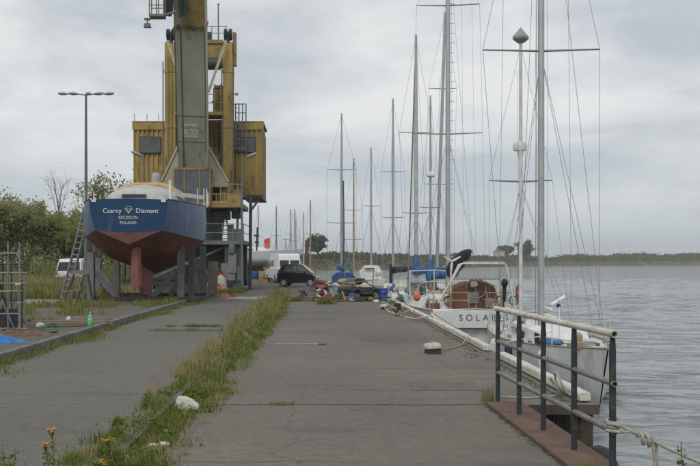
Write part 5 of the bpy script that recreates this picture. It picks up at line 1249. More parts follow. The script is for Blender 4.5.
# ------------------------------------------------------------------ vehicles
def vehicle(name, label, cat, loc, rz, W, lower, cabin, belt, tumble, paint, side_wins, end_wins, wheels, wr, rear_x, front_x, lampz, cladding=None):
    """length along local x (front = +x); lower/cabin are side outlines (x, z); side_wins outlines on both flanks; end_wins: (x0,z0,x1,z1,half width)"""
    o = thing(name, label, cat, loc, rz)
    bd = MB(); hw = W / 2
    bd.loft([[Vector((x, y, z)) for x, z in [(p[0] * s_ + (rear_x + front_x) / 2 * (1 - s_), p[1]) for p in lower]] for y, s_ in ((-hw, .975), (-hw + .06, 1), (hw - .06, 1), (hw, .975))])
    yy = lambda z: hw - .05 - max(0, z - belt) * tumble
    n = len(cabin)
    bd.add([(x, -yy(z), z) for x, z in cabin] + [(x, yy(z), z) for x, z in cabin], [tuple(range(n - 1, -1, -1)), tuple(range(n, 2 * n))] + [(i, (i + 1) % n, n + (i + 1) % n, n + i) for i in range(n)])
    body = bd.build('body', paint, o, bevel=.03)
    for wn in side_wins:
        for sg in (-1, 1):
            m = MB(); a = [(x, sg * (yy(z) + .006), z) for x, z in wn]; b = [(x, sg * (yy(z) - .01), z) for x, z in wn]; k = len(wn)
            m.add(a + b, [tuple(range(k)), tuple(range(2 * k - 1, k - 1, -1))] + [(i, (i + 1) % k, k + (i + 1) % k, k + i) for i in range(k)]); m.build('side_window', carglass, o, smooth=0)
    for x0, z0, x1, z1, h_, nm in end_wins:
        dx = .008 if x0 > 0 else -.008
        w0, w1 = min(h_, yy(z0) - .07), min(h_, yy(z1) - .07)
        if nm == 'pair':
            for c in (-.5, .5): MB().loft([[Vector((x0 + q, c * w0 * 1.04 - w0 * .45, z0)), Vector((x0 + q, c * w0 * 1.04 + w0 * .45, z0)), Vector((x1 + q, c * w1 * 1.04 + w1 * .45, z1)), Vector((x1 + q, c * w1 * 1.04 - w1 * .45, z1))] for q in (dx, -dx)]).build('rear_window', winglass, o, smooth=0)
        else:
            MB().loft([[Vector((x0 + q, -w0, z0)), Vector((x0 + q, w0, z0)), Vector((x1 + q, w1, z1)), Vector((x1 + q, -w1, z1))] for q in (dx, -dx)]).build(nm, winglass, o, smooth=0)
    rot = Matrix.Rotation(R(90), 3, 'X')
    for x in wheels:
        for sg in (-1, 1):
            wh = MB().lathe([(wr * .55, -.09), (wr * .93, -.09), (wr, -.05), (wr, .05), (wr * .93, .09), (wr * .55, .09)], (x, sg * (hw - .07), wr), 24, mat=rot).build('wheel', black, o)
            MB().lathe([(wr * .2, -.1), (wr * .58, -.097), (wr * .62, -.08), (wr * .62, .08), (wr * .58, .097), (wr * .2, .1)], (x, sg * (hw - .068), wr), 16, mat=rot).build('rim', chrome, wh)
    for sg in (-1, 1):
        MB().box((front_x - .03, sg * (hw - .25), lampz), (.1, .26, .13)).build('headlight', lampclr, o, bevel=.02)
        MB().box((rear_x + .03, sg * (hw - .11), lampz + .15), (.09, .14, .3)).build('tail_light', lampred, o, bevel=.02)
        MB().box(((front_x * .42), sg * (hw + .06), belt + .02), (.12, .14, .1)).build('wing_mirror', paint if cladding is None else black, o, bevel=.02)
    MB().box((rear_x - .02, 0, .42), (.1, W * .94, .2)).box((front_x + .02, 0, .42), (.1, W * .94, .2)).build('bumper', cladding or paint, o, bevel=.03)
    MB().box((rear_x - .02, 0, .68), (.03, .5, .11)).build('number_plate', letter, o)
    return o
vehicle('city_car', 'small black two-door car parked beside the white camper van', 'car', (v(298.5, 286, 65).x, 65.3, 0), R(-9), 1.52,
        [(-1.28, .28), (-1.3, .6), (-1.22, .95), (.55, .95), (1.05, .82), (1.28, .62), (1.27, .28)],
        [(-1.24, .92), (-1.05, 1.36), (-.8, 1.47), (.0, 1.5), (.35, 1.42), (1.0, .86)], .92, .28, carblack,
        [[(-.86, 1.0), (-.70, 1.36), (-.02, 1.39), (-.02, 1.0)], [(.06, 1.0), (.06, 1.39), (.3, 1.33), (.7, 1.0)]],
        [(-1.2, 1.0, -1.08, 1.3, .5, 'rear_window'), (.93, .93, .42, 1.37, .62, 'windscreen')], (-.86, .9), .28, -1.3, 1.28, .62, tin)
vehicle('camper_van', 'white high-roofed camper van seen from behind with two dark rear windows', 'van', (v(283, 283, 79).x, 79.2, 0), R(90 + 14), 1.95,
        [(-2.4, .35), (-2.42, 1.15), (1.6, 1.15), (2.3, .95), (2.4, .7), (2.4, .35)],
        [(-2.41, 1.1), (-2.36, 1.75), (-2.2, 2.18), (-2.0, 2.26), (.9, 2.26), (1.3, 2.0), (1.85, 1.1)], 1.15, .11, carwhite,
        [[(.55, 1.2), (.55, 1.75), (1.2, 1.75), (1.6, 1.2)], [(-.6, 1.3), (-.6, 1.75), (.3, 1.75), (.3, 1.3)]],
        [(-2.405, 1.28, -2.365, 1.75, .80, 'pair'), (1.79, 1.22, 1.33, 1.95, .75, 'windscreen')], (-1.5, 1.5), .33, -2.42, 2.4, .75, tin)
vehicle('estate_car', 'white estate car with a big dark rear window behind the ladder', 'car', (v(74, 283, 66).x + .1, 67.5, .1), R(90 - 8), 1.82,
        [(-2.2, .3), (-2.24, .9), (1.2, .9), (2.1, .82), (2.25, .6), (2.22, .3)],
        [(-2.22, .87), (-2.0, 1.5), (-1.85, 1.72), (.2, 1.76), (.5, 1.7), (1.3, .87)], .9, .14, carwhite,
        [[(-1.75, .98), (-1.68, 1.5), (-.9, 1.56), (-.9, .98)], [(-.8, .98), (-.8, 1.56), (.1, 1.57), (.1, .98)], [(.18, .98), (.18, 1.57), (.5, 1.5), (.98, .98)]],
        [(-2.2, .92, -2.0, 1.52, .82, 'rear_window'), (1.24, .96, .58, 1.62, .7, 'windscreen')], (-1.35, 1.4), .31, -2.24, 2.25, .68, black)

# ------------------------------------------------------------------ yachts
def hull_mb(Lh, B, fb, tw=.72, dr=.5, fine=1.6, N=22, m=6):
    rows = []
    for i in range(N + 1):
        t = i / N
        if t < .4: f = tw + (1 - tw) * math.sin(t / .4 * math.pi / 2)
        else: f = max(.012, 1 - ((t - .4) / .6) ** (fine + .5))
        zs = fb * (1 + .22 * max(0, (t - .35)) ** 2 / .42 + .05 * (1 - t) ** 2)
        half_ = []
        for k in range(m + 1):
            q = k / m
            b = B / 2 * f * (1 - .03 * q - .97 * max(0, (q - .55) / .45) ** 2.2)
            z = zs * (1 - q) - dr * (q ** 1.4) * (1 - .7 * t)
            y = t * Lh - (.07 * Lh * q * t ** 3) + .03 * Lh * q * (1 - t) ** 4
            half_.append((b, y, z))
        rows.append(([Vector((-b, y, z)) for b, y, z in half_] + [Vector((b, y, z)) for b, y, z in half_[::-1][1:]], zs, B / 2 * f, t * Lh))
    return rows
def yacht(label, group, x, y, rz, Lh, B, fb, hullmat, masts, name='sailing_yacht', z=WZ, stripe=None, cabin=True, cover=None, detail=1, mirror=False, tw=.72, deckm=None, wheelhouse=0., keelboat=False):
    o = thing(name, label, 'yacht', (x, y, z), rz, group)
    rows = hull_mb(Lh, B, fb, tw)
    h_ = MB(); h_.loft([r_[0] for r_ in rows], closed=False, caps=False); h_.add(rows[0][0], [tuple(range(len(rows[0][0])))]); h_.build('hull', hullmat, o, smooth=50)
    d_ = MB(); d_.loft([[Vector((-b + .01, yy, zs - .02)), Vector((0, yy, zs + .05)), Vector((b - .01, yy, zs - .02))] for _, zs, b, yy in rows], closed=False, caps=False); d_.build('deck', deckm or deckgrey, o)
    def dz(yy): 
        r_ = min(rows, key=lambda r: abs(r[3] - yy)); return r_[1], r_[2]
    if detail > 0:
        t_ = MB()
        for sg in (-1, 1): t_.tube([Vector((sg * b, yy, zs + .02)) for _, zs, b, yy in rows[::2]], .022, 5)
        t_.build('toe_rail', tan if detail > 1 else white, o)
    if cabin:
        c = MB(); y0, y1 = Lh * .30, Lh * .66; zz = dz(Lh * .45)[0]; ch = .42 + wheelhouse
        c.loft([[Vector((-B * .3 * s_, yy, zz - .1)), Vector((-B * .27 * s_, yy, zz + hh * .8)), Vector((-B * .2 * s_, yy, zz + hh)), Vector((B * .2 * s_, yy, zz + hh)), Vector((B * .27 * s_, yy, zz + hh * .8)), Vector((B * .3 * s_, yy, zz - .1))] for yy, s_, hh in ((y0, 1, ch), (y0 + .4, 1, ch), (y1 - .6, .85, ch * .85), (y1, .7, .15))])
        cb = c.build('coachroof', gelcoat, o, smooth=30, bevel=.02)
        for sg in (-1, 1):
            for q in (.36, .46):
                MB().box((sg * (B * .287), Lh * q, zz + ch * .42), (.03, Lh * .07, ch * .3), mat=Matrix.Rotation(sg * .1, 3, 'Y')).build('window', winglass, cb)
    for mi_, mk in enumerate(masts):
        y_, h0, r_ = mk['y'], mk['h'], mk.get('r', .07); rk_ = mk.get('rake', (0, 0)); zz = dz(y_)[0]; xo = mk.get('x', 0)
        top = Vector((xo + rk_[0], y_ + rk_[1], h0)); bt0 = Vector((xo, y_, zz))
        mt = MB().tube([bt0, bt0.lerp(top, .6), top], [r_, r_, r_ * mk.get('taper', .72)], 10 if detail else 6).build('mast', mk.get('mat', alu), o, smooth=60)
        at = lambda zq: bt0.lerp(top, (zq - zz) / (h0 - zz))
        cs, sn = math.cos(mk.get('sprot', 0)), math.sin(mk.get('sprot', 0))
        for (sz_, sw) in mk.get('spreaders', ()):
            c = at(sz_); MB().tube([c + Vector((-sw * cs, -sw * sn, .04)), c, c + Vector((sw * cs, sw * sn, .04))], [.022, .035, .022], 6).build('spreader', alud, mt)
        rg_ = MB(); wr_ = mk.get('wire', .007) * .8
        b_ = dz(y_)[1] * .95
        if mk.get('rig', True):
            for sg in (-1, 1):
                pr_ = Vector((sg * b_, y_ - .15, dz(y_)[0])); last = top
                sp_ = sorted(mk.get('spreaders', ()), reverse=True)
                pts = [top - Vector((0, 0, .1))] + [at(sz_) + Vector((sg * sw * cs, sg * sw * sn, .04)) for sz_, sw in sp_] + [pr_]
                rg_.tube(pts, wr_, 4)
                for sz_, sw in sp_[-1:]:
                    rg_.tube([at(sz_ - .1), pr_ + Vector((0, .5, 0))], wr_, 4); rg_.tube([at(sz_ - .1), pr_ - Vector((0, .55, 0))], wr_, 4)
            if mk.get('fore') is not None: rg_.tube([top - Vector((0, 0, .15)), Vector((0, mk['fore'], dz(mk['fore'])[0]))], mk.get('forer', wr_), 5)
            if mk.get('aft') is not None: rg_.tube([top, Vector((mk.get('aftx', 0), mk['aft'], dz(mk['aft'])[0]))], wr_, 4)
            for (dx, dy, q0, q1) in mk.get('halyards', ()):
                rg_.tube([at(zz + (h0 - zz) * q1) + Vector((dx, dy, 0)), Vector((xo + dx * 1.2, y_ + dy * 1.2, zz + (h0 - zz) * q0))], wr_ * .8, 4)
            rg_.build('rigging', wire, mt)
        if mk.get('boom'):
            bl_, ba, bz = mk['boom']; e_ = at(zz + bz) + Vector((math.sin(ba) * bl_, -math.cos(ba) * bl_, .12))
            bm_ = MB().tube([at(zz + bz), e_], .05, 8).build('boom', alu, mt)
            cm = mk.get('cover')
            if cm is not None:
                c = MB(); s_ = at(zz + bz); rings = []
                for q in range(9):
                    t = q / 8; p = s_.lerp(e_, t * .97) + Vector((0, 0, .1)); w_ = .19 - .09 * t; hh = (.24 - .12 * t) * (1 + .12 * math.sin(q * 2.1)); n_ = Vector((math.cos(ba), math.sin(ba), 0))
                    rings.append([p + n_ * (w_ * math.cos(k * .7854)) + Vector((0, 0, hh * math.sin(k * .7854))) for k in range(8)])
                c.loft(rings)
                if mk.get('collar'):
                    ch_ = mk['collar']
                    c.loft([[at(zz + bz + z_) + Vector((math.cos(k * .7854) * a, math.sin(k * .7854) * a, 0)) for k in range(8)] for z_, a in ((-.15, .22), (.15, .26), (ch_ * .6, .19), (ch_, .12))])
                c.build('sail_cover', cm, bm_, smooth=60)
    if detail > 0:
        ra = MB(); b0 = rows
        z0_, bb = dz(Lh * .92)
        for sg in (-1, 1):
            pr_ = [(sg * dz(Lh * .8)[1], Lh * .8), (sg * dz(Lh * .9)[1], Lh * .9), (0, Lh * 1.0)]
            ra.tube([Vector((px_, py_, dz(py_)[0] + .6)) for px_, py_ in pr_], .014, 6)
            for px_, py_ in pr_: ra.tube([Vector((px_, py_, dz(py_)[0])), Vector((px_, py_, dz(py_)[0] + .6))], .013, 6)
        ra.build('pulpit', paletube, o, smooth=60)
        sn_ = MB()
        for sg in (-1, 1):
            for q in (.12, .25, .38, .52, .66):
                zz, bb = dz(Lh * q); sn_.tube([(sg * bb * .97, Lh * q, zz), (sg * bb * .97, Lh * q, zz + .6)], .012, 5)
            for hh in (.32, .6):
                sn_.tube([(sg * dz(Lh * q)[1] * .97, Lh * q, dz(Lh * q)[0] + hh) for q in (.12, .25, .38, .52, .66, .8)], .005, 4)
        sn_.build('guard_rail', paletube, o)
    return o, rows, dz
def child(mb, nm, mat, o, **kw): return mb.build(nm, mat, o, **kw)

# the nearest: white ketch, bow towards the camera
o, rows, dz = yacht('white ketch with its bow towards the camera, nearest boat at the quay', 'boats along the quay', 6.54, 32.6, R(178.4), 11.2, 2.75, 1.10, gelcoat,
    [dict(y=5.6, h=16.5, r=.088, taper=.9, spreaders=((8.92, 1.57),), rake=(.0, 0), fore=11.0, aft=.2, wire=.008, x=.33, mat=alu, halyards=((.14, .1, .0, .62), (-.13, .1, .1, .98), (.1, -.16, 0, .75), (1.0, .3, .02, .9), (-.55, .6, .02, .9))),
     dict(y=2.4, h=9.85, r=.058, taper=.8, spreaders=((5.65, .95),), wire=.006, x=.32, mat=paletube, aft=.1, halyards=((.1, .1, 0, .9), (-.35, .5, .02, .95)))], detail=2)
zz = dz(2.9)[0]
m = MB().lathe([(.0, 10.32), (.25, 10.02), (.24, 9.95), (.1, 9.84)], (0.32, 2.4, 0), 8); child(m, 'radar_reflector', M('reflector_grey', (.30, .31, .31), .45, metal=.3), o, smooth=0)
child(MB().lathe([(.12, 6.62), (.2, 6.6), (.215, 6.68), (.21, 6.80), (.19, 6.84)], (0.32, 2.28, 0), 18).lathe([(.05, 6.3), (.11, 6.62)], (0.32, 2.36, 0), 10), 'radar_dome', plastic_w, o, smooth=50)
child(MB().box((.2, 4.2, zz + .28), (.8, 1.2, .5)).box((.2, 4.2, zz + .56), (.92, 1.3, .06)), 'deckhouse', gelcoat, o, bevel=.05)
child(MB().lathe([(.0, -.2), (.07, -.17), (.08, .14), (.04, .2)], (.62, 4.4, zz + .22), 10), 'blue_fender', bluebar, o, smooth=50)
child(MB().lump((.62, 8.2, dz(8.2)[0] + .08), (.26, .36, .1), 2), 'folded_blue_cover', bluecover, o, smooth=60)
child(MB().box((-.1, 8.9, dz(8.9)[0] + .08), (.5, .55, .07)), 'deck_hatch', M('hatch_dark', (.09, .095, .1), .4), o, bevel=.02)
child(MB().tube([(.27, 7.6, dz(7.6)[0]), (.27, 7.6, 2.1)], .018, 6).tube([(.47, 7.6, 2.14), (.12, 7.6, 2.36)], .045, 8), 'vent_pole', white, o)
child(MB().ell((.27, 7.52, 2.12), (.055, .03, .06), 10, 6), 'blue_vane', bluebar, o, smooth=60)
for i, q in enumerate((4.6, 6.4, 8.9)):
    f_ = child(MB().lathe([(.04, -.3), (.11, -.24), (.11, .2), (.04, .3)], (dz(q)[1] + .08, q, dz(q)[0] - .35), 12), 'side_fender', white if i != 1 else navy, o, smooth=50)
    MB().tube([(dz(q)[1] + .06, q, dz(q)[0] - .1), (dz(q)[1] * .97, q, dz(q)[0] + .32)], .008, 5).build('lanyard', ropem, f_)
for i, q in enumerate((6.9, 8.0)):
    n_ = MB(); y0_ = q
    for k in range(6): n_.bar((dz(y0_)[1] * .96, y0_ + k * .11, dz(y0_)[0] + .02), (dz(y0_)[1] * .965, y0_ + k * .11, dz(y0_)[0] + .3), .02, .02)
    for k in range(3): n_.bar((dz(y0_)[1] * .96, y0_, dz(y0_)[0] + .05 + k * .11), (dz(y0_)[1] * .96, y0_ + .56, dz(y0_)[0] + .05 + k * .11), .02, .02)
    child(n_, 'rail_netting', dark, o)
for q in (3.4, 5.0, 7.3, 9.6): [child(MB().box((sg * dz(q)[1] * .8, q, dz(q)[0] + .05), (.07, .24, .06)), 'cleat', alud, o) for sg in (-1, 1)]
for sg in (-1, 1): child(MB().lathe([(.1, 0), (.07, .06), (.09, .16), (.03, .18)], (sg * .75, 2.2, dz(2.2)[0] + .02), 12), 'winch', alu, o)
child(MB().loft([[Vector((-.6 * s_ + .1, y_, dz(2.6)[0])), Vector((-.5 * s_ + .1, y_, dz(2.6)[0] + .5 * h_)), Vector((.5 * s_ + .1, y_, dz(2.6)[0] + .5 * h_)), Vector((.6 * s_ + .1, y_, dz(2.6)[0]))] for y_, s_, h_ in ((2.7, 1, 1), (3.3, 1, 1.05), (3.7, .9, .4))]), 'sprayhood', M('grey_hood', (.33, .34, .34), .7, var=.2, bump=.4, bscale=5), o, smooth=30)
child(MB().tube([(.55, 5., dz(5)[0] + .1), (.5, 6.5, dz(6)[0] + .14), (.3, 8.3, dz(8)[0] + .06), (-.1, 9.6, dz(9)[0] + .1)], .014, 6).torus((.1, 9.9, dz(9.9)[0] + .06), .14, .02, 18, 6), 'deck_line', ropem, o)
child(MB().lathe([(.1, 0), (.1, .3), (.04, .36)], (.4, 10.2, dz(10.2)[0]), 10), 'windlass', tan, o)
child(MB().tube([(0, 5.4, zz + .75), (0.0, 3.6, zz + .75)], .05, 8).ell((0, 4.6, zz + .78), (.08, .9, .07), 10, 6, .1), 'furled_mainsail', white, o)
tag(MB().tube([(6.1, 21.9, -.2), (4.6, 20.5, .1), (3.1, 18.2, .1), (2.95, 17.3, .1)], .012, 6).build('mooring_line', rope2), 'mooring line from the bow of the white ketch to the quay edge', 'rope')

# SOLARIS
o, rows, dz = yacht('white yacht with lettered transom, brown cockpit tent and white stern arch', 'boats along the quay', 5.66, 35.2, 0, 12.6, 3.95, 1.44, gelcoat,
    [dict(y=8.0, h=17.5, r=.10, taper=.9, spreaders=((14.3, 1.35), (8.75, 1.48)), fore=12.4, aft=.3, sprot=-.1, wire=.007, mat=alu, halyards=((-.17, 0, 0, .95), (.16, .1, 0, .9), (-.4, -.3, .03, .6), (.5, -.5, .03, .93), (.9, -.8, .0, .82)))], detail=1, tw=.80)
step = MB()
for i in range(32):
    step.box((.19, 7.95, 2.6 + i * .42), (.18, .04, .022)); 
    if i % 2: step.box((-.16, 7.95, 2.6 + i * .42), (.12, .04, .022))
child(step, 'mast_steps', paletube, o)
rgd = random.Random(77)
for i in range(20):
    y_ = rgd.uniform(.3, 3.2); sg = rgd.choice((-1, 1)); x_ = sg * rgd.uniform(.75, 1.5) * dz(y_)[1] / 1.75; k = rgd.randrange(3); zz = dz(y_)[0]; m = MB(); s_ = rgd.uniform(.5, 1.)
    cc = rgd.choice(((.3, .2, .12), (.45, .44, .4), (.12, .13, .13), (.2, .1, .06), (.06, .09, .15)))
    if k == 0: m.box((x_, y_, zz + .14 * s_), (.3 * s_, .4 * s_, .28 * s_), rz=rgd.uniform(0, 1))
    elif k == 1: m.lump((x_, y_, zz + .12 * s_), (.2 * s_, .18 * s_, .16 * s_), i, .2)
    else: m.torus((x_, y_ * .3, zz + .35), .15, .03, 16, 6, mat=Matrix.Rotation(R(80), 3, 'X'))
    child(m, ('deck_box', 'deck_bag', 'rope_coil')[k], M('stern_gear_%d' % i, cc, .8, var=.3, scale=5), o, smooth=40)
child(MB().tube([(-.95, .6, rows[0][1]), (-.9, .6, rows[0][1] + 1.1), (.9, .6, rows[0][1] + 1.1), (.95, .6, rows[0][1])], .025, 6), 'cockpit_frame', tan, o)
child(MB().torus((.1, 1.0, rows[0][1] + .75), .36, .025, 24, 6, mat=Matrix.Rotation(R(80), 3, 'X')).tube([(.1, 1.05, rows[0][1]), (.1, 1.05, rows[0][1] + .75)], .06, 8), 'steering_wheel', tan, o)
tz = rows[0][1]; th = rows[0][2]
tr_ = MB().add([(-th, -.02, tz - .02), (th, -.02, tz - .02), (th * .96, -.02, tz - .62), (-th * .96, -.02, tz - .62)], [(0, 1, 2, 3)]); tr_.add([(-th, .1, tz + .05), (th, .1, tz + .05), (th, -.02, tz - .02), (-th, -.02, tz - .02)], [(0, 1, 2, 3)])
child(tr_, 'transom_panel', M('transom_white', (.6, .61, .6), .35, var=.08), o, smooth=0)
child(MB().box((0, -.03, tz - .63), (th * 1.85, .05, .04)), 'rubbing_strake', dark, o)
text('name_lettering', 'SOLARIS', .31, letterd, o, (.2, -.035, tz - .26), rotT, space=1.62)
child(MB().box((.0, -.25, .12), (2.2, .5, .07)), 'bathing_platform', deckgrey, o)
m = MB()
for dx in (.55, .95): m.tube([(dx, -.12, .2), (dx + .35 if 0 else dx, -.05, tz + .3)], .02, 6)
for i in range(4): m.tube([(.55, -.11 + i * .015, .35 + i * .28), (.95, -.11 + i * .015, .35 + i * .28)], .018, 6)
m.tube([(1.2, -.3, .15), (1.65, -.08, tz - .1)], .03, 6); m.tube([(1.4, -.3, .15), (1.85, -.08, tz - .1)], .03, 6)
child(m, 'stern_ladder', paletube, o)
gr_ = MB()
def ar(px, py, d): p = v(px, py, d); return p - Vector((5.66, 35.2, WZ))
for dy in (0., .75):
    d = 35.25 + dy; pts_ = [ar(438 + dy * 3, 303, d), ar(461 - dy * 3, 264.5, d), ar(463, 263.5, d), ar(504, 263.5, d), ar(506, 265.5, d), ar(515.5, 310, d)]
    gr_.tube(pts_, .034 if not dy else .028, 8)
for t in (.2, .4, .6, .8):
    a_ = ar(438, 303, 35.25).lerp(ar(461, 264.5, 35.25), t); b_ = ar(440, 303, 36).lerp(ar(459, 264.5, 36), t); gr_.tube([a_, b_], .025, 6)
for px in (470, 484, 498): gr_.tube([ar(px, 263.5, 35.25), ar(px, 263.5, 36)], .025, 6)
child(gr_, 'stern_arch', paletube, o, smooth=50)
sp_ = MB().box(ar(484, 263.2, 35.6) + Vector((0, 0, .06)), (1.4, .5, .03)); child(sp_, 'solar_panel', M('solar_panel', (.3, .31, .31), .3), o)
tent = MB(); rings = []
for yy, hw, hh in ((36.2, .72, 1.12), (36.5, .78, 1.2), (38.4, .76, 1.12), (38.9, .62, .75)):
    cx = v(473.5, 280, 37).x
    rings.append([Vector((cx + hw * x_, yy, -.25 + hh * z_)) - Vector((5.66, 35.2, WZ)) for x_, z_ in ((-1.08, 0), (-1.03, .5), (-.88, .84), (-.45, .98), (0, 1.02), (.45, .98), (.88, .84), (1.03, .5), (1.08, 0))])
tent.loft(rings); tn = child(tent, 'cockpit_tent', brown, o, smooth=50)
for x_, z_, w_, h_ in ((-.18, .58, .5, .42), (.42, .4, .3, .35)):
    MB().box(Vector((v(473.5, 280, 37).x + x_, 36.17, -.25 + z_)) - Vector((5.66, 35.2, WZ)), (w_, .04, h_)).build('clear_window', M('cloudy_window', (.2, .21, .21), .25, var=.3), tn)
MB().box(Vector((v(457, 280, 37).x, 36.16, .3)) - Vector((5.66, 35.2, WZ)), (.48, .05, .75)).build('tent_flap', M('flap_tan', (.15, .075, .045), .7), tn)
child(MB().ell(Vector((v(474, 284, 36).x, 36.05, .82)) - Vector((5.66, 35.2, WZ)), (.14, .08, .11), 8, 5, .2), 'white_bag', sack, o)
pp = MB()
for x0, x1 in ((-1.55, -.3), (.35, 1.5)):
    for z_ in (.35, .62): pp.tube([(x0, .15, tz + z_), (x1, .15, tz + z_)], .022, 6); pp.tube([(x0, .15, tz + z_), (x0, 1.6, tz + z_)], .022, 6)
    for x_ in (x0, (x0 + x1) / 2, x1): pp.tube([(x_, .15, tz), (x_, .15, tz + .64)], .022, 6)
child(pp, 'pushpit', tan, o, smooth=50)
ob = MB(); c = Vector((v(504.5, 290, 35.3).x - 5.66, .1, tz + .75))
ob.ell(c + Vector((0, 0, .22)), (.13, .2, .15), 10, 6).box(c + Vector((0, .03, -.1)), (.12, .14, .5)).tube([c + Vector((0, .03, -.3)), c + Vector((0, .03, -.62))], .045, 6).box(c + Vector((0, .05, -.6)), (.05, .28, .06))
child(ob, 'outboard_motor', black, o, smooth=50)
child(MB().lathe([(.06, -.32), (.1, -.26), (.1, .24), (.04, .32)], (v(518.5, 302, 35.6).x - 5.66, .4, tz + .58), 12), 'red_fender', M('dull_red_fender', (.3, .05, .05), .5), o, smooth=50)
for i, (px, dy, zc) in enumerate(((432.5, 1.4, .28), (443, .1, .15))):
    child(MB().lathe([(.05, -.35), (.12, -.28), (.12, .24), (.04, .34)], (v(px, 308, 35.5 + dy).x - 5.66, .3 + dy, tz + zc - .1), 12), 'white_fender', white, o, smooth=50)
child(MB().tube([(-.65, 2.2, tz), (-.65, 2.2, 3.15)], .035, 8), 'turbine_pole', paletube, o)
m = MB().ell((-.65, 2.15, 3.25), (.06, .17, .06), 10, 6)
for k in range(3):
    a = .5 + k * 2.094; e_ = Vector((math.cos(a), 0, math.sin(a))); c = Vector((-.65, 1.93, 3.25)); u = Vector((-e_.z, .25, e_.x)).normalized()
    m.loft([[c + e_ * t + u * w_ + Vector((0, dz_, 0)) for w_, dz_ in ((-a_, .008), (a_, .008), (a_, -.008), (-a_, -.008))] for t, a_ in ((.03, .03), (.1, .04), (.36, .02))])
child(m, 'wind_turbine', white, o, smooth=40)
bm_ = MB(); a_, b_ = ar(449, 271, 42), ar(470, 252, 40); rings = []
for q in range(8):
    t = q / 7; p = a_.lerp(b_, t); w_ = .40 * math.sin(math.pi * (.2 + .72 * t)) ** .8; rings.append([p + Vector((w_ * .5 * math.cos(k * .7854), 0, w_ * (1.1 - .2 * t) * math.sin(k * .7854))) for k in range(8)])
bm_.loft(rings); bo = child(MB().tube([Vector((0, 7.9, a_.z)), a_, b_ + Vector((.1, 0, .05))], .05, 8), 'boom', tin, o); bm_.build('sail_cover', navy, bo, smooth=50)

# farther boats
o, rows, dz = yacht('ketch with bright blue sail covers beyond the brown cockpit tent', 'boats along the quay', 5.62, 49.5, R(0), 12.6, 2.75, 1.45, gelcoat,
    [dict(y=7.6, h=16.2, r=.115, taper=.6, spreaders=((10.6, .95), (6.0, .8)), fore=12.3, aft=.2, wire=.009, rake=(-.02, 0), boom=(4.6, R(17), 1.1), cover=bluecover, collar=1.05, forer=.045, x=0.05, mat=M('mast_cream', (.42, .42, .37), .5)),
     dict(y=1.7, h=11.75, r=.06, spreaders=((6.0, .55),), wire=.008, aft=.1, boom=(2.0, R(38), .9), cover=bluecover, collar=.95, x=.19)], detail=1)
child(MB().lathe([(.12, 7.55), (.23, 7.6), (.24, 7.75), (.18, 7.82)], (.19, 1.55, 0), 14), 'radar_dome', plastic_w, o, smooth=50)
for i, (x_, y_, z_, r_, mt, nm) in enumerate(((-.9, 1.0, .22, .2, tealm, 'teal_bag'), (-.55, .6, .16, .16, yellowm, 'yellow_bag'), (-.95, 3.0, .3, .26, sack, 'white_bag'), (-.3, .9, .3, .2, greenm, 'green_bag'), (.2, .7, .2, .2, orangem, 'orange_bag'), (-1.0, 2.0, .25, .22, bluecover, 'blue_bag'), (.5, 1.5, .3, .25, navy, 'dark_bag'))):
    child(MB().lump((x_, y_, dz(y_)[0] + z_ * .65), (r_ * .8, r_ * .7, z_ * .8), i, .2), nm, mt, o, smooth=50)
rgd = random.Random(55)
tones = [M('deck_gear_%d' % i, cc, .8, var=.3, scale=5) for i, cc in enumerate(((.06, .1, .17), (.3, .29, .27), (.13, .14, .14), (.24, .18, .12), (.5, .49, .46), (.05, .05, .055), (.12, .16, .1), (.33, .12, .06)))]
for i in range(34):
    y_ = rgd.uniform(.2, 6.5); x_ = rgd.uniform(-.95, .9) * dz(y_)[1] / 1.2; k = rgd.randrange(3); zz = dz(y_)[0]; m = MB(); s_ = rgd.uniform(.7, 1.3)
    if k == 0: m.box((x_, y_, zz + .14 * s_), (.3 * s_, .3 * s_, .28 * s_), rz=rgd.uniform(0, 1))
    elif k == 1: m.lump((x_, y_, zz + .12 * s_), (.2 * s_, .18 * s_, .16 * s_), i, .2)
    else: m.lathe([(.08 * s_, 0), (.1 * s_, .05), (.1 * s_, .35 * s_), (.04 * s_, .42 * s_)], (x_, y_, zz), 10)
    child(m, ('deck_box', 'deck_bag', 'deck_can')[k], rgd.choice(tones), o, smooth=40)
for x_, y_ in ((-1.0, .3), (.2, .2), (1.0, .3)): child(MB().tube([(x_, y_, dz(y_)[0]), (x_, y_, dz(y_)[0] + 1.3)], .03, 6), 'stern_pole', paletube, o)
child(MB().tube([(-1., .3, dz(.3)[0] + 1.25), (.2, .2, dz(.3)[0] + 1.3), (1., .3, dz(.3)[0] + 1.25)], .03, 6).tube([(-1., .3, dz(.3)[0] + .7), (.2, .2, dz(.3)[0] + .72), (1., .3, dz(.3)[0] + .7)], .025, 6), 'stern_frame', paletube, o)
child(MB().loft([[Vector((-.75 * s_, y_, dz(3.5)[0])), Vector((-.65 * s_, y_, dz(3.5)[0] + .7 * h_)), Vector((.65 * s_, y_, dz(3.5)[0] + .7 * h_)), Vector((.75 * s_, y_, dz(3.5)[0]))] for y_, s_, h_ in ((3.0, 1, 1), (3.8, 1, 1.05), (4.5, .9, .4))]), 'sprayhood', M('slate_hood', (.1, .12, .14), .7, var=.25, bump=.5, bscale=5), o, smooth=30)
o, rows, dz = yacht('yacht with a slightly raked mast rafted outside the blue-covered ketch', 'boats along the quay', 8.1, 62.8, 0, 11, 2.6, 1.3, gelcoat,
    [dict(y=5.2, h=20.2, r=.11, taper=.9, spreaders=((15.0, .95), (8.5, 1.0)), fore=10.8, aft=.2, wire=.009, rake=(.62, 0))], detail=1)
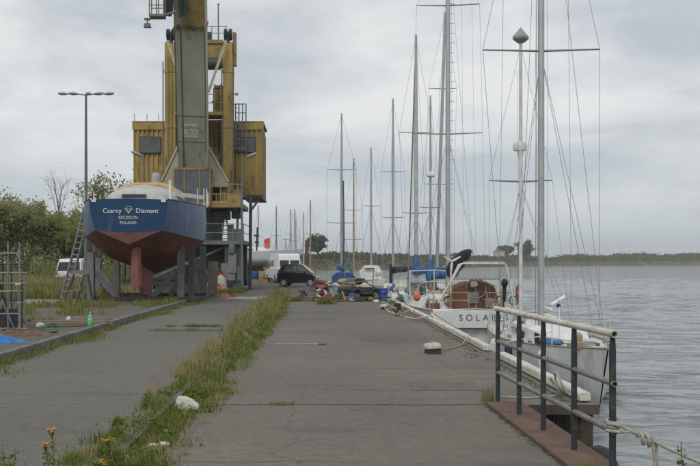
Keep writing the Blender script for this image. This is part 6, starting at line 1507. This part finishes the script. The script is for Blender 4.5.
o, rows, dz = yacht('yacht with a black mast foot and dark boom cover off the quay end', 'boats along the quay', 5.13, 62.6, 0, 10, 2.6, 1.35, gelcoat,
    [dict(y=4.9, h=14.25, r=.085, spreaders=((9.3, .8), (6.2, .8)), fore=9.7, aft=.2, wire=.009, boom=(3.6, R(22), 1.2), cover=navy, mat=alu)], detail=1)
child(MB().box((-.18, 4.6, 2.2), (.18, .18, 1.7)), 'dark_mast_wrap', black, o)
o, rows, dz = yacht('white motor-sailer with a high white wheelhouse at the end of the quay', 'boats beyond the quay end', 4.15, 73.5, 0, 8.5, 2.6, 1.8, gelcoat,
    [dict(y=3.2, h=12., r=.07, spreaders=((7.5, .7),), fore=8.2, aft=.1, wire=.009)], detail=1, wheelhouse=.7)
child(MB().box((-.35, .4, 2.35), (1.3, .25, .55)).ell((.4, .3, 2.4), (.3, .2, .25), 9, 6, .1), 'stern_canvas', white, o, bevel=.05)
child(MB().ell((-.3, .2, 2.72), (.42, .1, .07), 9, 5, .2), 'red_cover', redm, o)
o, rows, dz = yacht('yacht with a dark green mast cover beyond the gear heap', 'boats beyond the quay end', 3.25, 85, 0, 9, 2.4, 1.4, gelcoat,
    [dict(y=3.4, h=12.4, r=.07, spreaders=((7.8, .8), (5.2, .8)), fore=8.7, aft=.1, wire=.01, mat=tan)], detail=0)
child(MB().loft([[Vector((-.25, 3.0, 2.0)) + Vector((math.cos(k * .7854) * a, math.sin(k * .7854) * a, z_)) for k in range(8)] for z_, a in ((-.5, .16), (.2, .17), (.8, .12), (1.05, .05))]), 'mast_cover', greencover, o, smooth=50)
o, rows, dz = yacht('yacht with blue sprayhood and blue furled sail on its mast, beyond the lifebuoy', 'boats beyond the quay end', 1.62, 58.5, 0, 9.5, 2.5, 1.35, gelcoat,
    [dict(y=6.5, h=12.9, r=.08, taper=.6, spreaders=((9.2, .95), (5.75, .95)), fore=9.2, aft=.1, wire=.009, boom=(3.2, R(-8), 1.3), cover=bluecover, x=-.02)], detail=1)
child(MB().tube([(.13, 6.4, 2.4), (.1, 6.4, 8.5)], [.06, .035], 8), 'furled_blue_sail', M('dull_blue_sail', (.035, .07, .17), .8), o)
m = MB(); m.loft([[Vector((-.75 * s_, y_, 1.7)), Vector((-.7 * s_, y_, 1.7 + .65 * h_)), Vector((-.4 * s_, y_, 1.7 + .85 * h_)), Vector((.4 * s_, y_, 1.7 + .85 * h_)), Vector((.7 * s_, y_, 1.7 + .65 * h_)), Vector((.75 * s_, y_, 1.7))] for y_, s_, h_ in ((2.6, 1, 1), (3.6, .95, 1.05), (4.4, .8, .5))])
child(m, 'sprayhood', M('blue_hood', (.02, .06, .19), .65, var=.2), o, smooth=40)
# far masts beyond the van
far = [(310.4, 200, 99, 'behind the black car, tallest of the distant masts'), (305, 212, 118, 'just left of the tallest distant mast behind the car'), (297.5, 218, 129, 'shortest thin mast over the right edge of the white van'), (295, 209, 108, 'over the right rear window of the white van'),
       (289, 209, 100, 'over the middle of the white van'), (284, 239, 122, 'very short mast over the left part of the white van'), (275.7, 206, 106, 'dark mast over the left edge of the white van'), (259.5, 205, 112, 'left of the red flag, beside the crane prop')]
for i, (px, tp, d, lb) in enumerate(far):
    x = v(px, 262, d).x
    yacht('distant yacht with bare mast, ' + lb, 'distant yachts beyond the yard', x, d - 3.2, R(4 * math.sin(i)), 7.5, 1.9, 1.0, gelcoat,
          [dict(y=3.2, h=CZ - WZ + (262 - tp) * d / F0, r=.075, spreaders=((6.0, .55),), fore=7.3, aft=.1, wire=.011, mat=(alud if i in (6,) else (tan if i in (0, 7) else alu)))], detail=0, cabin=i % 2 == 0)
mp_ = v(306.8, 262, 92); tag(MB().tube([(mp_.x, 92, -.05), (mp_.x, 92, v(306, 240, 92).z)], .17, 8).build('mooring_pile', M('brown_pile', (.10, .075, .055), .9, var=.3)), 'thick brown post at the yard edge behind the black car', 'post')
# yacht ashore behind the van
ya, rows, dz = yacht('pale grey yacht ashore on trestles behind the crane prop, red flag at its stern', 'boats laid up in the yard', v(284, 262, 86).x, 86, R(-97), 8.5, 2.6, 1.0, M('hull_pale_grey', (.45, .47, .48), .4, var=.1), [], z=1.55, detail=1)

ya.location = (-9.6, 87, 1.5)
child(MB().prism([(-.15, -1.5), (.15, -1.5), (.15, -.3), (-.15, -.3)], 'y', 3, 5), 'keel', antifoul, ya)
child(MB().tube([(0, 5.6, 1.0), (0, 5.6, 2.3)], .03, 6), 'flag_staff', paletube, ya)
fm = MB(); rows_ = []
for i in range(7):
    t = i / 6; rows_.append([Vector((.06 * math.sin(t * 5), 5.6 - t * .55, 2.25 - t * .2 + 0)), Vector((.06 * math.sin(t * 5 + .5), 5.6 - t * .5, 1.35 - t * .25))])
fm.loft(rows_, closed=False, caps=False); child(fm, 'red_flag', M('flag_red', (.5, .09, .06), .8), ya, smooth=60)
for i, x in enumerate((-7.6, -4.2)):
    t_ = thing('yard_trestle', ('wooden trestle under the stern of the pale grey yacht', 'wooden trestle under the bow of the pale grey yacht')[i], 'trestle', (x, 87, 0), 0, 'trestles under the laid-up yacht')
    MB().box((0, 0, .75), (.2, 2.2, .16)).build('beam', wood, t_)
    for dy in (-.9, .9):
        for dx in (-.3, .3): MB().bar((dx, dy, 0), (0, dy, .72), .1, .1).build('leg', wooddark, t_)
for i, (px, d, c, lb) in enumerate(((255, 80, bluebar, 'blue drum beside the laid-up yacht'), (262, 82, M('tan_drum', (.3, .24, .15), .7), 'tan drum beside the laid-up yacht'))):
    tag(MB().lathe([(.28, 0), (.3, .05), (.29, .3), (.3, .32), (.29, .6), (.3, .82), (.28, .86)], (v(px, 280, d).x, d, 0), 16).build('drum', c, smooth=40), lb, 'drum')
tag(MB().b2((v(249, 280, 76).x, 75.6, 0), (v(268, 280, 76).x, 76.4, .28)).build('timber_stack', M('tan_timber', (.28, .2, .09), .8, var=.3)), 'low stack of tan timber left of the white van', 'timber')

# ------------------------------------------------------------------ the gear heap at the end of the quay
def put(mb, nm, mt, lb, cat, **kw): return tag(mb.build(nm, mt, **kw), lb, cat)
D = 42.
def gx(px, d=D): return v(px, 300, d).x
lb_ = MB().torus((gx(321.5, 41.5), 41.55, .30), .2, .06, 28, 10, mat=Matrix.Rotation(R(52), 3, 'X') @ Matrix.Rotation(.25, 3, 'Y'), bands=lambda i: 1 if (i // 4) % 2 else 0)
tag(lb_.build('lifebuoy', [M('dirty_white_buoy', (.42, .4, .36), .7, var=.2), M('faded_red_buoy', (.25, .07, .06), .7, var=.2)], smooth=60), 'red and white lifebuoy leaning on the gear heap', 'lifebuoy')
put(MB().lump((gx(321, 41.8), 41.9, .56), (.24, .2, .1), 4), 'float_bag', redm, 'red bag on top of the heap above the lifebuoy', 'bag', smooth=50)
put(MB().lump((gx(319, 42.6), 42.8, .74), (.24, .2, .12), 14), 'canvas_bundle', M('maroon_bundle', (.14, .05, .04), .8), 'maroon bundle behind the red bag', 'bundle', smooth=50)
put(MB().heap((gx(324, 42.6), 42.6, 0), .42, .4, .58, 6), 'canvas_heap', M('drab_canvas', (.13, .13, .115), .9, var=.3, bump=.4, bscale=6), 'drab canvas heap carrying the red bag and the lifebuoy', 'heap', smooth=45)
put(MB().heap((gx(333, 41.7), 41.7, 0), .30, .3, .55, 16), 'grey_sheet_heap', M('mid_grey_sheet', (.19, .2, .2), .8, var=.25, bump=.4, bscale=6), 'mid-grey sheeted lump right of the lifebuoy', 'heap', smooth=45)
put(MB().lump((gx(332.5, 42.4), 42.4, .66), (.26, .22, .16), 17), 'sail_bag', grey_t, 'pale grey sail bag on top of the sheeted lump', 'bag', smooth=50)
put(MB().heap((gx(311.5, 43), 43, 0), .40, .35, .52, 18), 'grey_sheet_heap', M('dull_grey_sheet', (.17, .175, .165), .85, var=.3, bump=.4, bscale=6), 'dull grey lump at the left end of the gear heap', 'heap', smooth=45)
put(MB().lump((gx(302.5, 43.2), 43.2, .36), (.16, .16, .08), 19), 'float_bag', redm, 'small red bag at the left end by the weeds', 'bag', smooth=50)
put(MB().heap((gx(303.5, 42.6), 42.6, 0), .26, .26, .34, 20), 'dark_blue_bag', M('dark_blue_bag', (.02, .035, .07), .7), 'dark blue bag under the small red one', 'bag', smooth=45)
cr0 = thing('wooden_crate', 'open tan wooden crate left of the lifebuoy', 'crate', (gx(314, 41.6), 41.6, 0))
for z_ in (.06, .19, .32):
    for dy in (-.16, .16): MB().box((0, dy, z_), (.36, .02, .09)).build('slat_side', wood, cr0)
    for dx in (-.17, .17): MB().box((dx, 0, z_), (.02, .3, .09)).build('slat_end', wood, cr0)
# pallets with planks
for i in range(2):
    pa = thing('pallet', ('lower weathered pallet under the planks', 'upper weathered pallet carrying the dark tarpaulin')[i], 'pallet', (gx(346, 43), 43, .0 + .145 * i), .08 * i)
    for q in range(5): MB().box((-.46 + q * .23, 0, .128), (.16, .9, .022)).build('deck_board', wood, pa)
    for q in range(3): MB().box((0, -.4 + q * .4, .058), (1.05, .1, .11)).build('bearer', wooddark, pa)
put(MB().heap((gx(347, 43), 43, .3), .52, .42, .36, 21), 'dark_tarpaulin', M('dark_tarpaulin', (.04, .045, .042), .6, var=.3, bump=.5, bscale=6), 'dark tarpaulin over gear on the pallets', 'tarpaulin', smooth=45)
put(MB().box((gx(348, 42.4), 42.45, .62), (1.05, .16, .05), mat=Matrix.Rotation(.06, 3, 'Y')), 'plank', M('pale_plank', (.34, .29, .2), .8), 'pale plank lying across the pallet gear', 'plank')
put(MB().bar((gx(342, 41.2), 41.1, .42), (gx(345.5, 41.2), 40.9, .0), .07, .03), 'plank', M('reddish_plank', (.3, .2, .15), .8), 'short pinkish board leaning before the pallets', 'plank')
rt = Matrix.Rotation(R(90), 3, 'X')
for i, (px, d, z_, mt_, lb) in enumerate(((357.5, 41.6, .28, rt, 'black tyre standing at the left of the tyre group'), (366, 41.4, .11, Matrix.Identity(3), 'black tyre lying flat, the lower of two stacked'), (366.5, 41.5, .32, Matrix.Rotation(.1, 3, 'X'), 'black tyre lying flat on top of another'), (374.5, 41.7, .27, Matrix.Rotation(.2, 3, 'Z') @ rt, 'black tyre standing next to the blue barrel'))):
    tag(MB().torus((gx(px, d), d, z_), .2, .09, 22, 8, mat=mt_).build('tyre', black, smooth=60), lb, 'tyre', 'old tyres in the gear heap')
put(MB().lump((gx(364.5, 41.8), 41.8, .58), (.27, .24, .17), 22), 'sail_bag', M('off_white_bag', (.38, .36, .32), .8, var=.2, bump=.4, bscale=7), 'off-white bag lying on the stacked tyres', 'bag', smooth=50)
put(MB().heap((gx(362, 43.4), 43.4, 0), .6, .35, .75, 23), 'dark_tarpaulin', M('darker_tarpaulin', (.05, .05, .045), .7, var=.3, bump=.5, bscale=6), 'dark covered hump behind the tyres', 'tarpaulin', smooth=45)
bb = thing('blue_barrel', 'open bright blue plastic barrel at the right of the gear heap', 'barrel', (gx(383.5, 41.6), 41.6, 0))
MB().lathe([(.17, 0), (.195, .03), (.195, .16), (.205, .17), (.195, .19), (.195, .33), (.205, .345), (.195, .36), (.19, .50)], (0, 0, 0), 20).build('drum_wall', bluebar, bb, smooth=40)
MB().lathe([(.2, .49), (.205, .5), (.205, .52), (.18, .525)], (0, 0, 0), 20).build('rim', bluebar, bb)
put(MB().box((gx(376, 40.2), 40.2, .05), (.2, .16, .10), rz=.2), 'foam_block', white, 'white block on the deck in front of the tyres', 'block', bevel=.02)
put(MB().box((gx(376.5, 43.5), 43.6, .3), (.5, .4, .6), rz=.1), 'fish_box', M('grey_fish_box', (.25, .26, .25), .6), 'grey box standing behind the tyres by the barrel', 'box', bevel=.02)
put(MB().box((gx(355, 44), 44.2, .45), (.9, .4, .9), rz=.05), 'tool_chest', M('grey_chest', (.16, .17, .16), .6, var=.25), 'tall grey chest behind the pallets', 'chest', bevel=.02)
# more gear between the barrel and the brown tent, on the quay edge
gear = [(391, 41.6, .17, .2, sack, 'sail_bag', 'white sack right of the blue barrel', 'bag'), (396.5, 41.8, .22, .3, M('grey_net', (.16, .165, .16), .95, bump=.7, bscale=14), 'net_bundle', 'grey net bundle next to the white sack', 'net'), (389, 43.4, .2, .35, M('beige_bag', (.3, .27, .22), .8), 'canvas_bundle', 'beige bundle behind the white sack', 'bundle')]
for i, (px, d, r_, h_, mt, nm, lb, cat) in enumerate(gear):
    put(MB().lump((gx(px, d), d, h_ * .75), (r_, r_ * .8, h_), 40 + i, .18), nm, mt, lb, cat, smooth=50)
ob_ = thing('orange_buoy', 'bright orange buoy hanging at the stern rail of the lettered yacht', 'buoy', (gx(431.5, 27.0) - .02, 27.0, .0))
# it hangs on the rail of the lettered yacht, above the edge
ob_.location = (3.5, 35.0, .15)
MB().ell((0, 0, .26), (.13, .13, .17), 14, 9).build('ball', orangem, ob_, smooth=60); MB().torus((0, 0, .46), .035, .012, 12, 6, mat=rt).build('eye', orangem, ob_); MB().tube([(0, 0, .49), (.05, .1, .6), (.2, .45, .62)], .012, 6).build('lanyard', ropem, ob_)
bk_ = thing('bucket', 'pale bucket on the quay edge below the blue covers', 'bucket', (gx(404, 41), 41, 0))
MB().lathe([(.11, 0), (.14, .26), (.145, .27), (.13, .27), (.10, .02)], (0, 0, 0), 18).build('pail', white, bk_, smooth=40); MB().tube(arc((-.14, 0, .26), (.14, 0, .26), -.1), .006, 5).build('handle', wire, bk_)
# ------------------------------------------------------------------ small gear along the end of the quay and its edge
JER = [('red', redm), ('white', white), ('blue', bluebar), ('green', greenm)]
def jerrycan(px, d, z, mt, rz, lb, s=1.):
    j = thing('jerrycan', lb, 'jerrycan', (gx(px, d), d, z), rz, 'jerrycans in the gear heap')
    MB().loft([[Vector((x * .13 * k * s, y * .08 * k * s, zz * s)) for x, y in ((-1, -1), (1, -1), (1, 1), (-1, 1))] for zz, k in ((0, .95), (.03, 1), (.27, 1), (.33, .7))]).build('can', mt, j, bevel=.012)
    MB().tube([(-.05 * s, 0, .33 * s), (-.04 * s, 0, .38 * s), (.05 * s, 0, .38 * s), (.07 * s, 0, .33 * s)], .012 * s, 6).lathe([(.025 * s, .31 * s), (.025 * s, .37 * s)], (.085 * s, 0, 0), 8).build('handle', mt, j); return j
jerrycan(328.5, 40.7, 0, redm, .4, 'red jerrycan beside the lifebuoy')
jerrycan(352, 40.9, 0, bluebar, -.3, 'blue jerrycan before the pallets')
jerrycan(394.5, 40.6, 0, white, .2, 'white jerrycan right of the blue barrel')
jerrycan(338, 40.9, 0, M('olive_plastic', (.08, .09, .04), .5), .9, 'olive jerrycan before the sheeted lump')
misc = [
    (309, 41.9, .1, (.16, .12, .1), M('rust_sheet', (.16, .07, .04), .9), 'scrap_bundle', 'rusty scrap bundle by the wooden crate', 'scrap'),
    (326, 43.6, .72, (.2, .15, .1), M('faded_red_bag', (.2, .09, .075), .8), 'canvas_bundle', 'faded red bundle behind the sail bag', 'bundle'),
    (341, 43.6, .75, (.25, .18, .14), M('sand_canvas', (.3, .26, .18), .9), 'canvas_bundle', 'sand-coloured bundle left of the pallet plank', 'bundle'),
    (351, 43.4, .64, (.3, .2, .08), M('tan_canvas', (.25, .2, .12), .9), 'canvas_bundle', 'tan bundle on top of the dark tarpaulin', 'bundle'),
    (359, 43, .78, (.18, .14, .12), navy, 'canvas_bundle', 'dark navy bundle on the covered hump', 'bundle'),
    (369, 42.8, .55, (.2, .16, .13), M('dull_olive_bag', (.1, .1, .06), .9), 'canvas_bundle', 'dull olive bundle behind the off-white bag', 'bundle'),
    (371, 41.2, .08, (.12, .1, .08), M('yellow_grass_bag', (.25, .2, .07), .9), 'rope_heap', 'yellowish rope heap before the standing tyre', 'rope'),
    (351, 41.5, .1, (.16, .12, .1), M('brown_rope_heap', (.15, .11, .07), .95), 'rope_heap', 'brown rope heap before the pallets', 'rope'),
    (306, 41.6, .07, (.13, .1, .07), M('grey_rope_heap', (.2, .2, .18), .95), 'rope_heap', 'grey rope heap at the left end of the gear', 'rope'),
    (399.5, 40.6, .12, (.14, .12, .13), M('teal_bag', (.04, .13, .14), .7), 'canvas_bundle', 'teal bundle at the edge timbers', 'bundle'),
    (402, 42.4, .2, (.2, .17, .2), white, 'sail_bag', 'white bag at the edge behind the pale bucket', 'bag'),
    (398, 43.2, .35, (.2, .17, .22), M('cream_bag', (.4, .37, .3), .8), 'sail_bag', 'cream bag behind the grey net bundle', 'bag'),
    (393.5, 43.4, .45, (.17, .15, .2), bluecover, 'sail_bag', 'blue bag behind the beige bundle', 'bag'),
]
for i, (px, d, z, rad, mt, nm, lb, cat) in enumerate(misc):
    put(MB().lump((gx(px, d), d, z), rad, 300 + i, .2), nm, mt, lb, cat, smooth=50)
rg = random.Random(91)
pl_ = [(336, 40.6, .9, .5, 0.02, 'weathered stick on the deck before the sheeted lump'), (348, 40.7, 1.2, -.2, .02, 'long weathered stick before the pallets'), (360, 42.2, 1.5, .12, .72, 'grey batten lying over the tyres'), (343, 42.2, 1.3, -.15, .5, 'brown batten across the pallet front'),
       (330, 42.0, .8, 1.1, .66, 'short batten on the sheeted lump'), (308, 42.6, 1.1, .3, .5, 'batten across the dull grey lump')]
for i, (px, d, l, a, z, lb) in enumerate(pl_):
    x = gx(px, d); tag(MB().bar((x - l / 2 * math.cos(a), d - .2 * math.sin(a), z), (x + l / 2 * math.cos(a), d + .3 * math.sin(a), z + .06 + .1 * (z > .1)), .07, .035).build('batten', [wood, wooddark, M('batten_pale%d' % i, (.3 - .03 * i, .26 - .03 * i, .18), .85)][i % 3]), lb, 'batten')
for i, (px, d, h_, lb) in enumerate(((317, 43.8, 1.25, 'oar-like pole standing at the left of the gear heap'), (345, 44, 1.5, 'thin pole standing behind the pallets'), (372, 44, 1.3, 'thin pole standing behind the barrel'))):
    x = gx(px, d); tag(MB().tube([(x, d, 0), (x + .08 * (i - 1), d + .1, h_)], .022, 6).build('pole', wood), lb, 'pole')
bx = thing('tool_box', 'open grey-brown wooden box before the tyres', 'box', (gx(358.5, 40.8), 40.8, 0), .15)
for dy in (-.13, .13): MB().box((0, dy, .09), (.5, .02, .18)).build('long_side', wooddark, bx)
for dx in (-.24, .24): MB().box((dx, 0, .09), (.02, .24, .18)).build('short_side', wooddark, bx)
MB().box((0, 0, .01), (.46, .24, .02)).build('bottom', wooddark, bx)
for i, (px, d, lb) in enumerate(((408, 36.2, 'small green bucket on the quay edge near the farther bollard'), (411.5, 33.8, 'small dark bucket on the quay edge right of the farther bollard'))):
    b_k = thing('bucket', lb, 'bucket', (2.72, d, 0)); MB().lathe([(.1, 0), (.125, .22), (.115, .22), (.09, .02)], (0, 0, 0), 16).build('pail', (greenm, dark)[i], b_k, smooth=40); MB().tube(arc((-.12, 0, .21), (.12, 0, .21), -.09), .006, 5).build('handle', wire, b_k)
# drab scraps among the gear: sticks, flat boxes, rags and rope turns
drab = [M('scrap_tone_%d' % i, cc, .9, var=.35, scale=6) for i, cc in enumerate(((.08, .075, .06), (.17, .15, .11), (.26, .24, .2), (.1, .11, .1), (.06, .06, .065), (.2, .12, .08), (.34, .33, .3), (.05, .08, .13), (.12, .14, .07)))]
rg = random.Random(404)
def scrap(x, d, z0, s):
    k = rg.randrange(4); mt = rg.choice(drab); m = MB(); a = rg.uniform(0, 3.1)
    if k == 0:
        m.bar((x - .25 * s * math.cos(a), d - .25 * s * math.sin(a), z0), (x + .3 * s * math.cos(a), d + .3 * s * math.sin(a), z0 + rg.uniform(0, .22)), rg.uniform(.03, .09), .03)
    elif k == 1:
        m.box((x, d, z0 + .07 * s), (.3 * s, .2 * s, .14 * s), mat=Matrix.Rotation(a, 3, 'Z') @ Matrix.Rotation(rg.uniform(-.4, .4), 3, 'X'))
    elif k == 2:
        m.lump((x, d, z0 + .06 * s), (.17 * s, .13 * s, .09 * s), rg.randrange(999), .22)
    else:
        m.torus((x, d, z0 + .03), .13 * s, .022, 16, 5, mat=Matrix.Rotation(rg.uniform(-.5, .5), 3, 'X')).torus((x + .02, d, z0 + .06), .11 * s, .02, 16, 5, mat=Matrix.Rotation(rg.uniform(-.5, .5), 3, 'Y'))
    tag(m.build('scrap', mt, smooth=45), 'small drab scrap of old gear strewn along the end of the quay', 'scrap', 'scraps strewn through the gear heap')
for i in range(46):
    px = rg.uniform(304, 402); d = rg.uniform(40.6, 43.8)
    scrap(gx(px, d), d, .01 + max(0, (d - 41.4)) * .22 * rg.random(), rg.uniform(.7, 1.5))
for i in range(20):
    d = rg.uniform(29, 41.5); scrap(2.62 + rg.uniform(-.12, .2), d, .01, rg.uniform(.5, .9))
# haze over the river
hzm = bpy.data.materials.new('river_haze'); hzm.use_nodes = True
nt = hzm.node_tree; nt.nodes.remove(nt.nodes['Principled BSDF']); pv = _n(nt, 'ShaderNodeVolumePrincipled'); pv.inputs['Color'].default_value = (.92, .95, .98, 1); pv.inputs['Density'].default_value = .00032; pv.inputs['Anisotropy'].default_value = .2
nt.links.new(pv.outputs[0], nt.nodes['Material Output'].inputs['Volume'])
hz_ = MB().b2((-1010, -110, -7), (2210, 2610, 40)).build('haze', hzm, smooth=0); tag(hz_, 'thin pale haze over the river and the far bank', 'haze', kind='stuff')
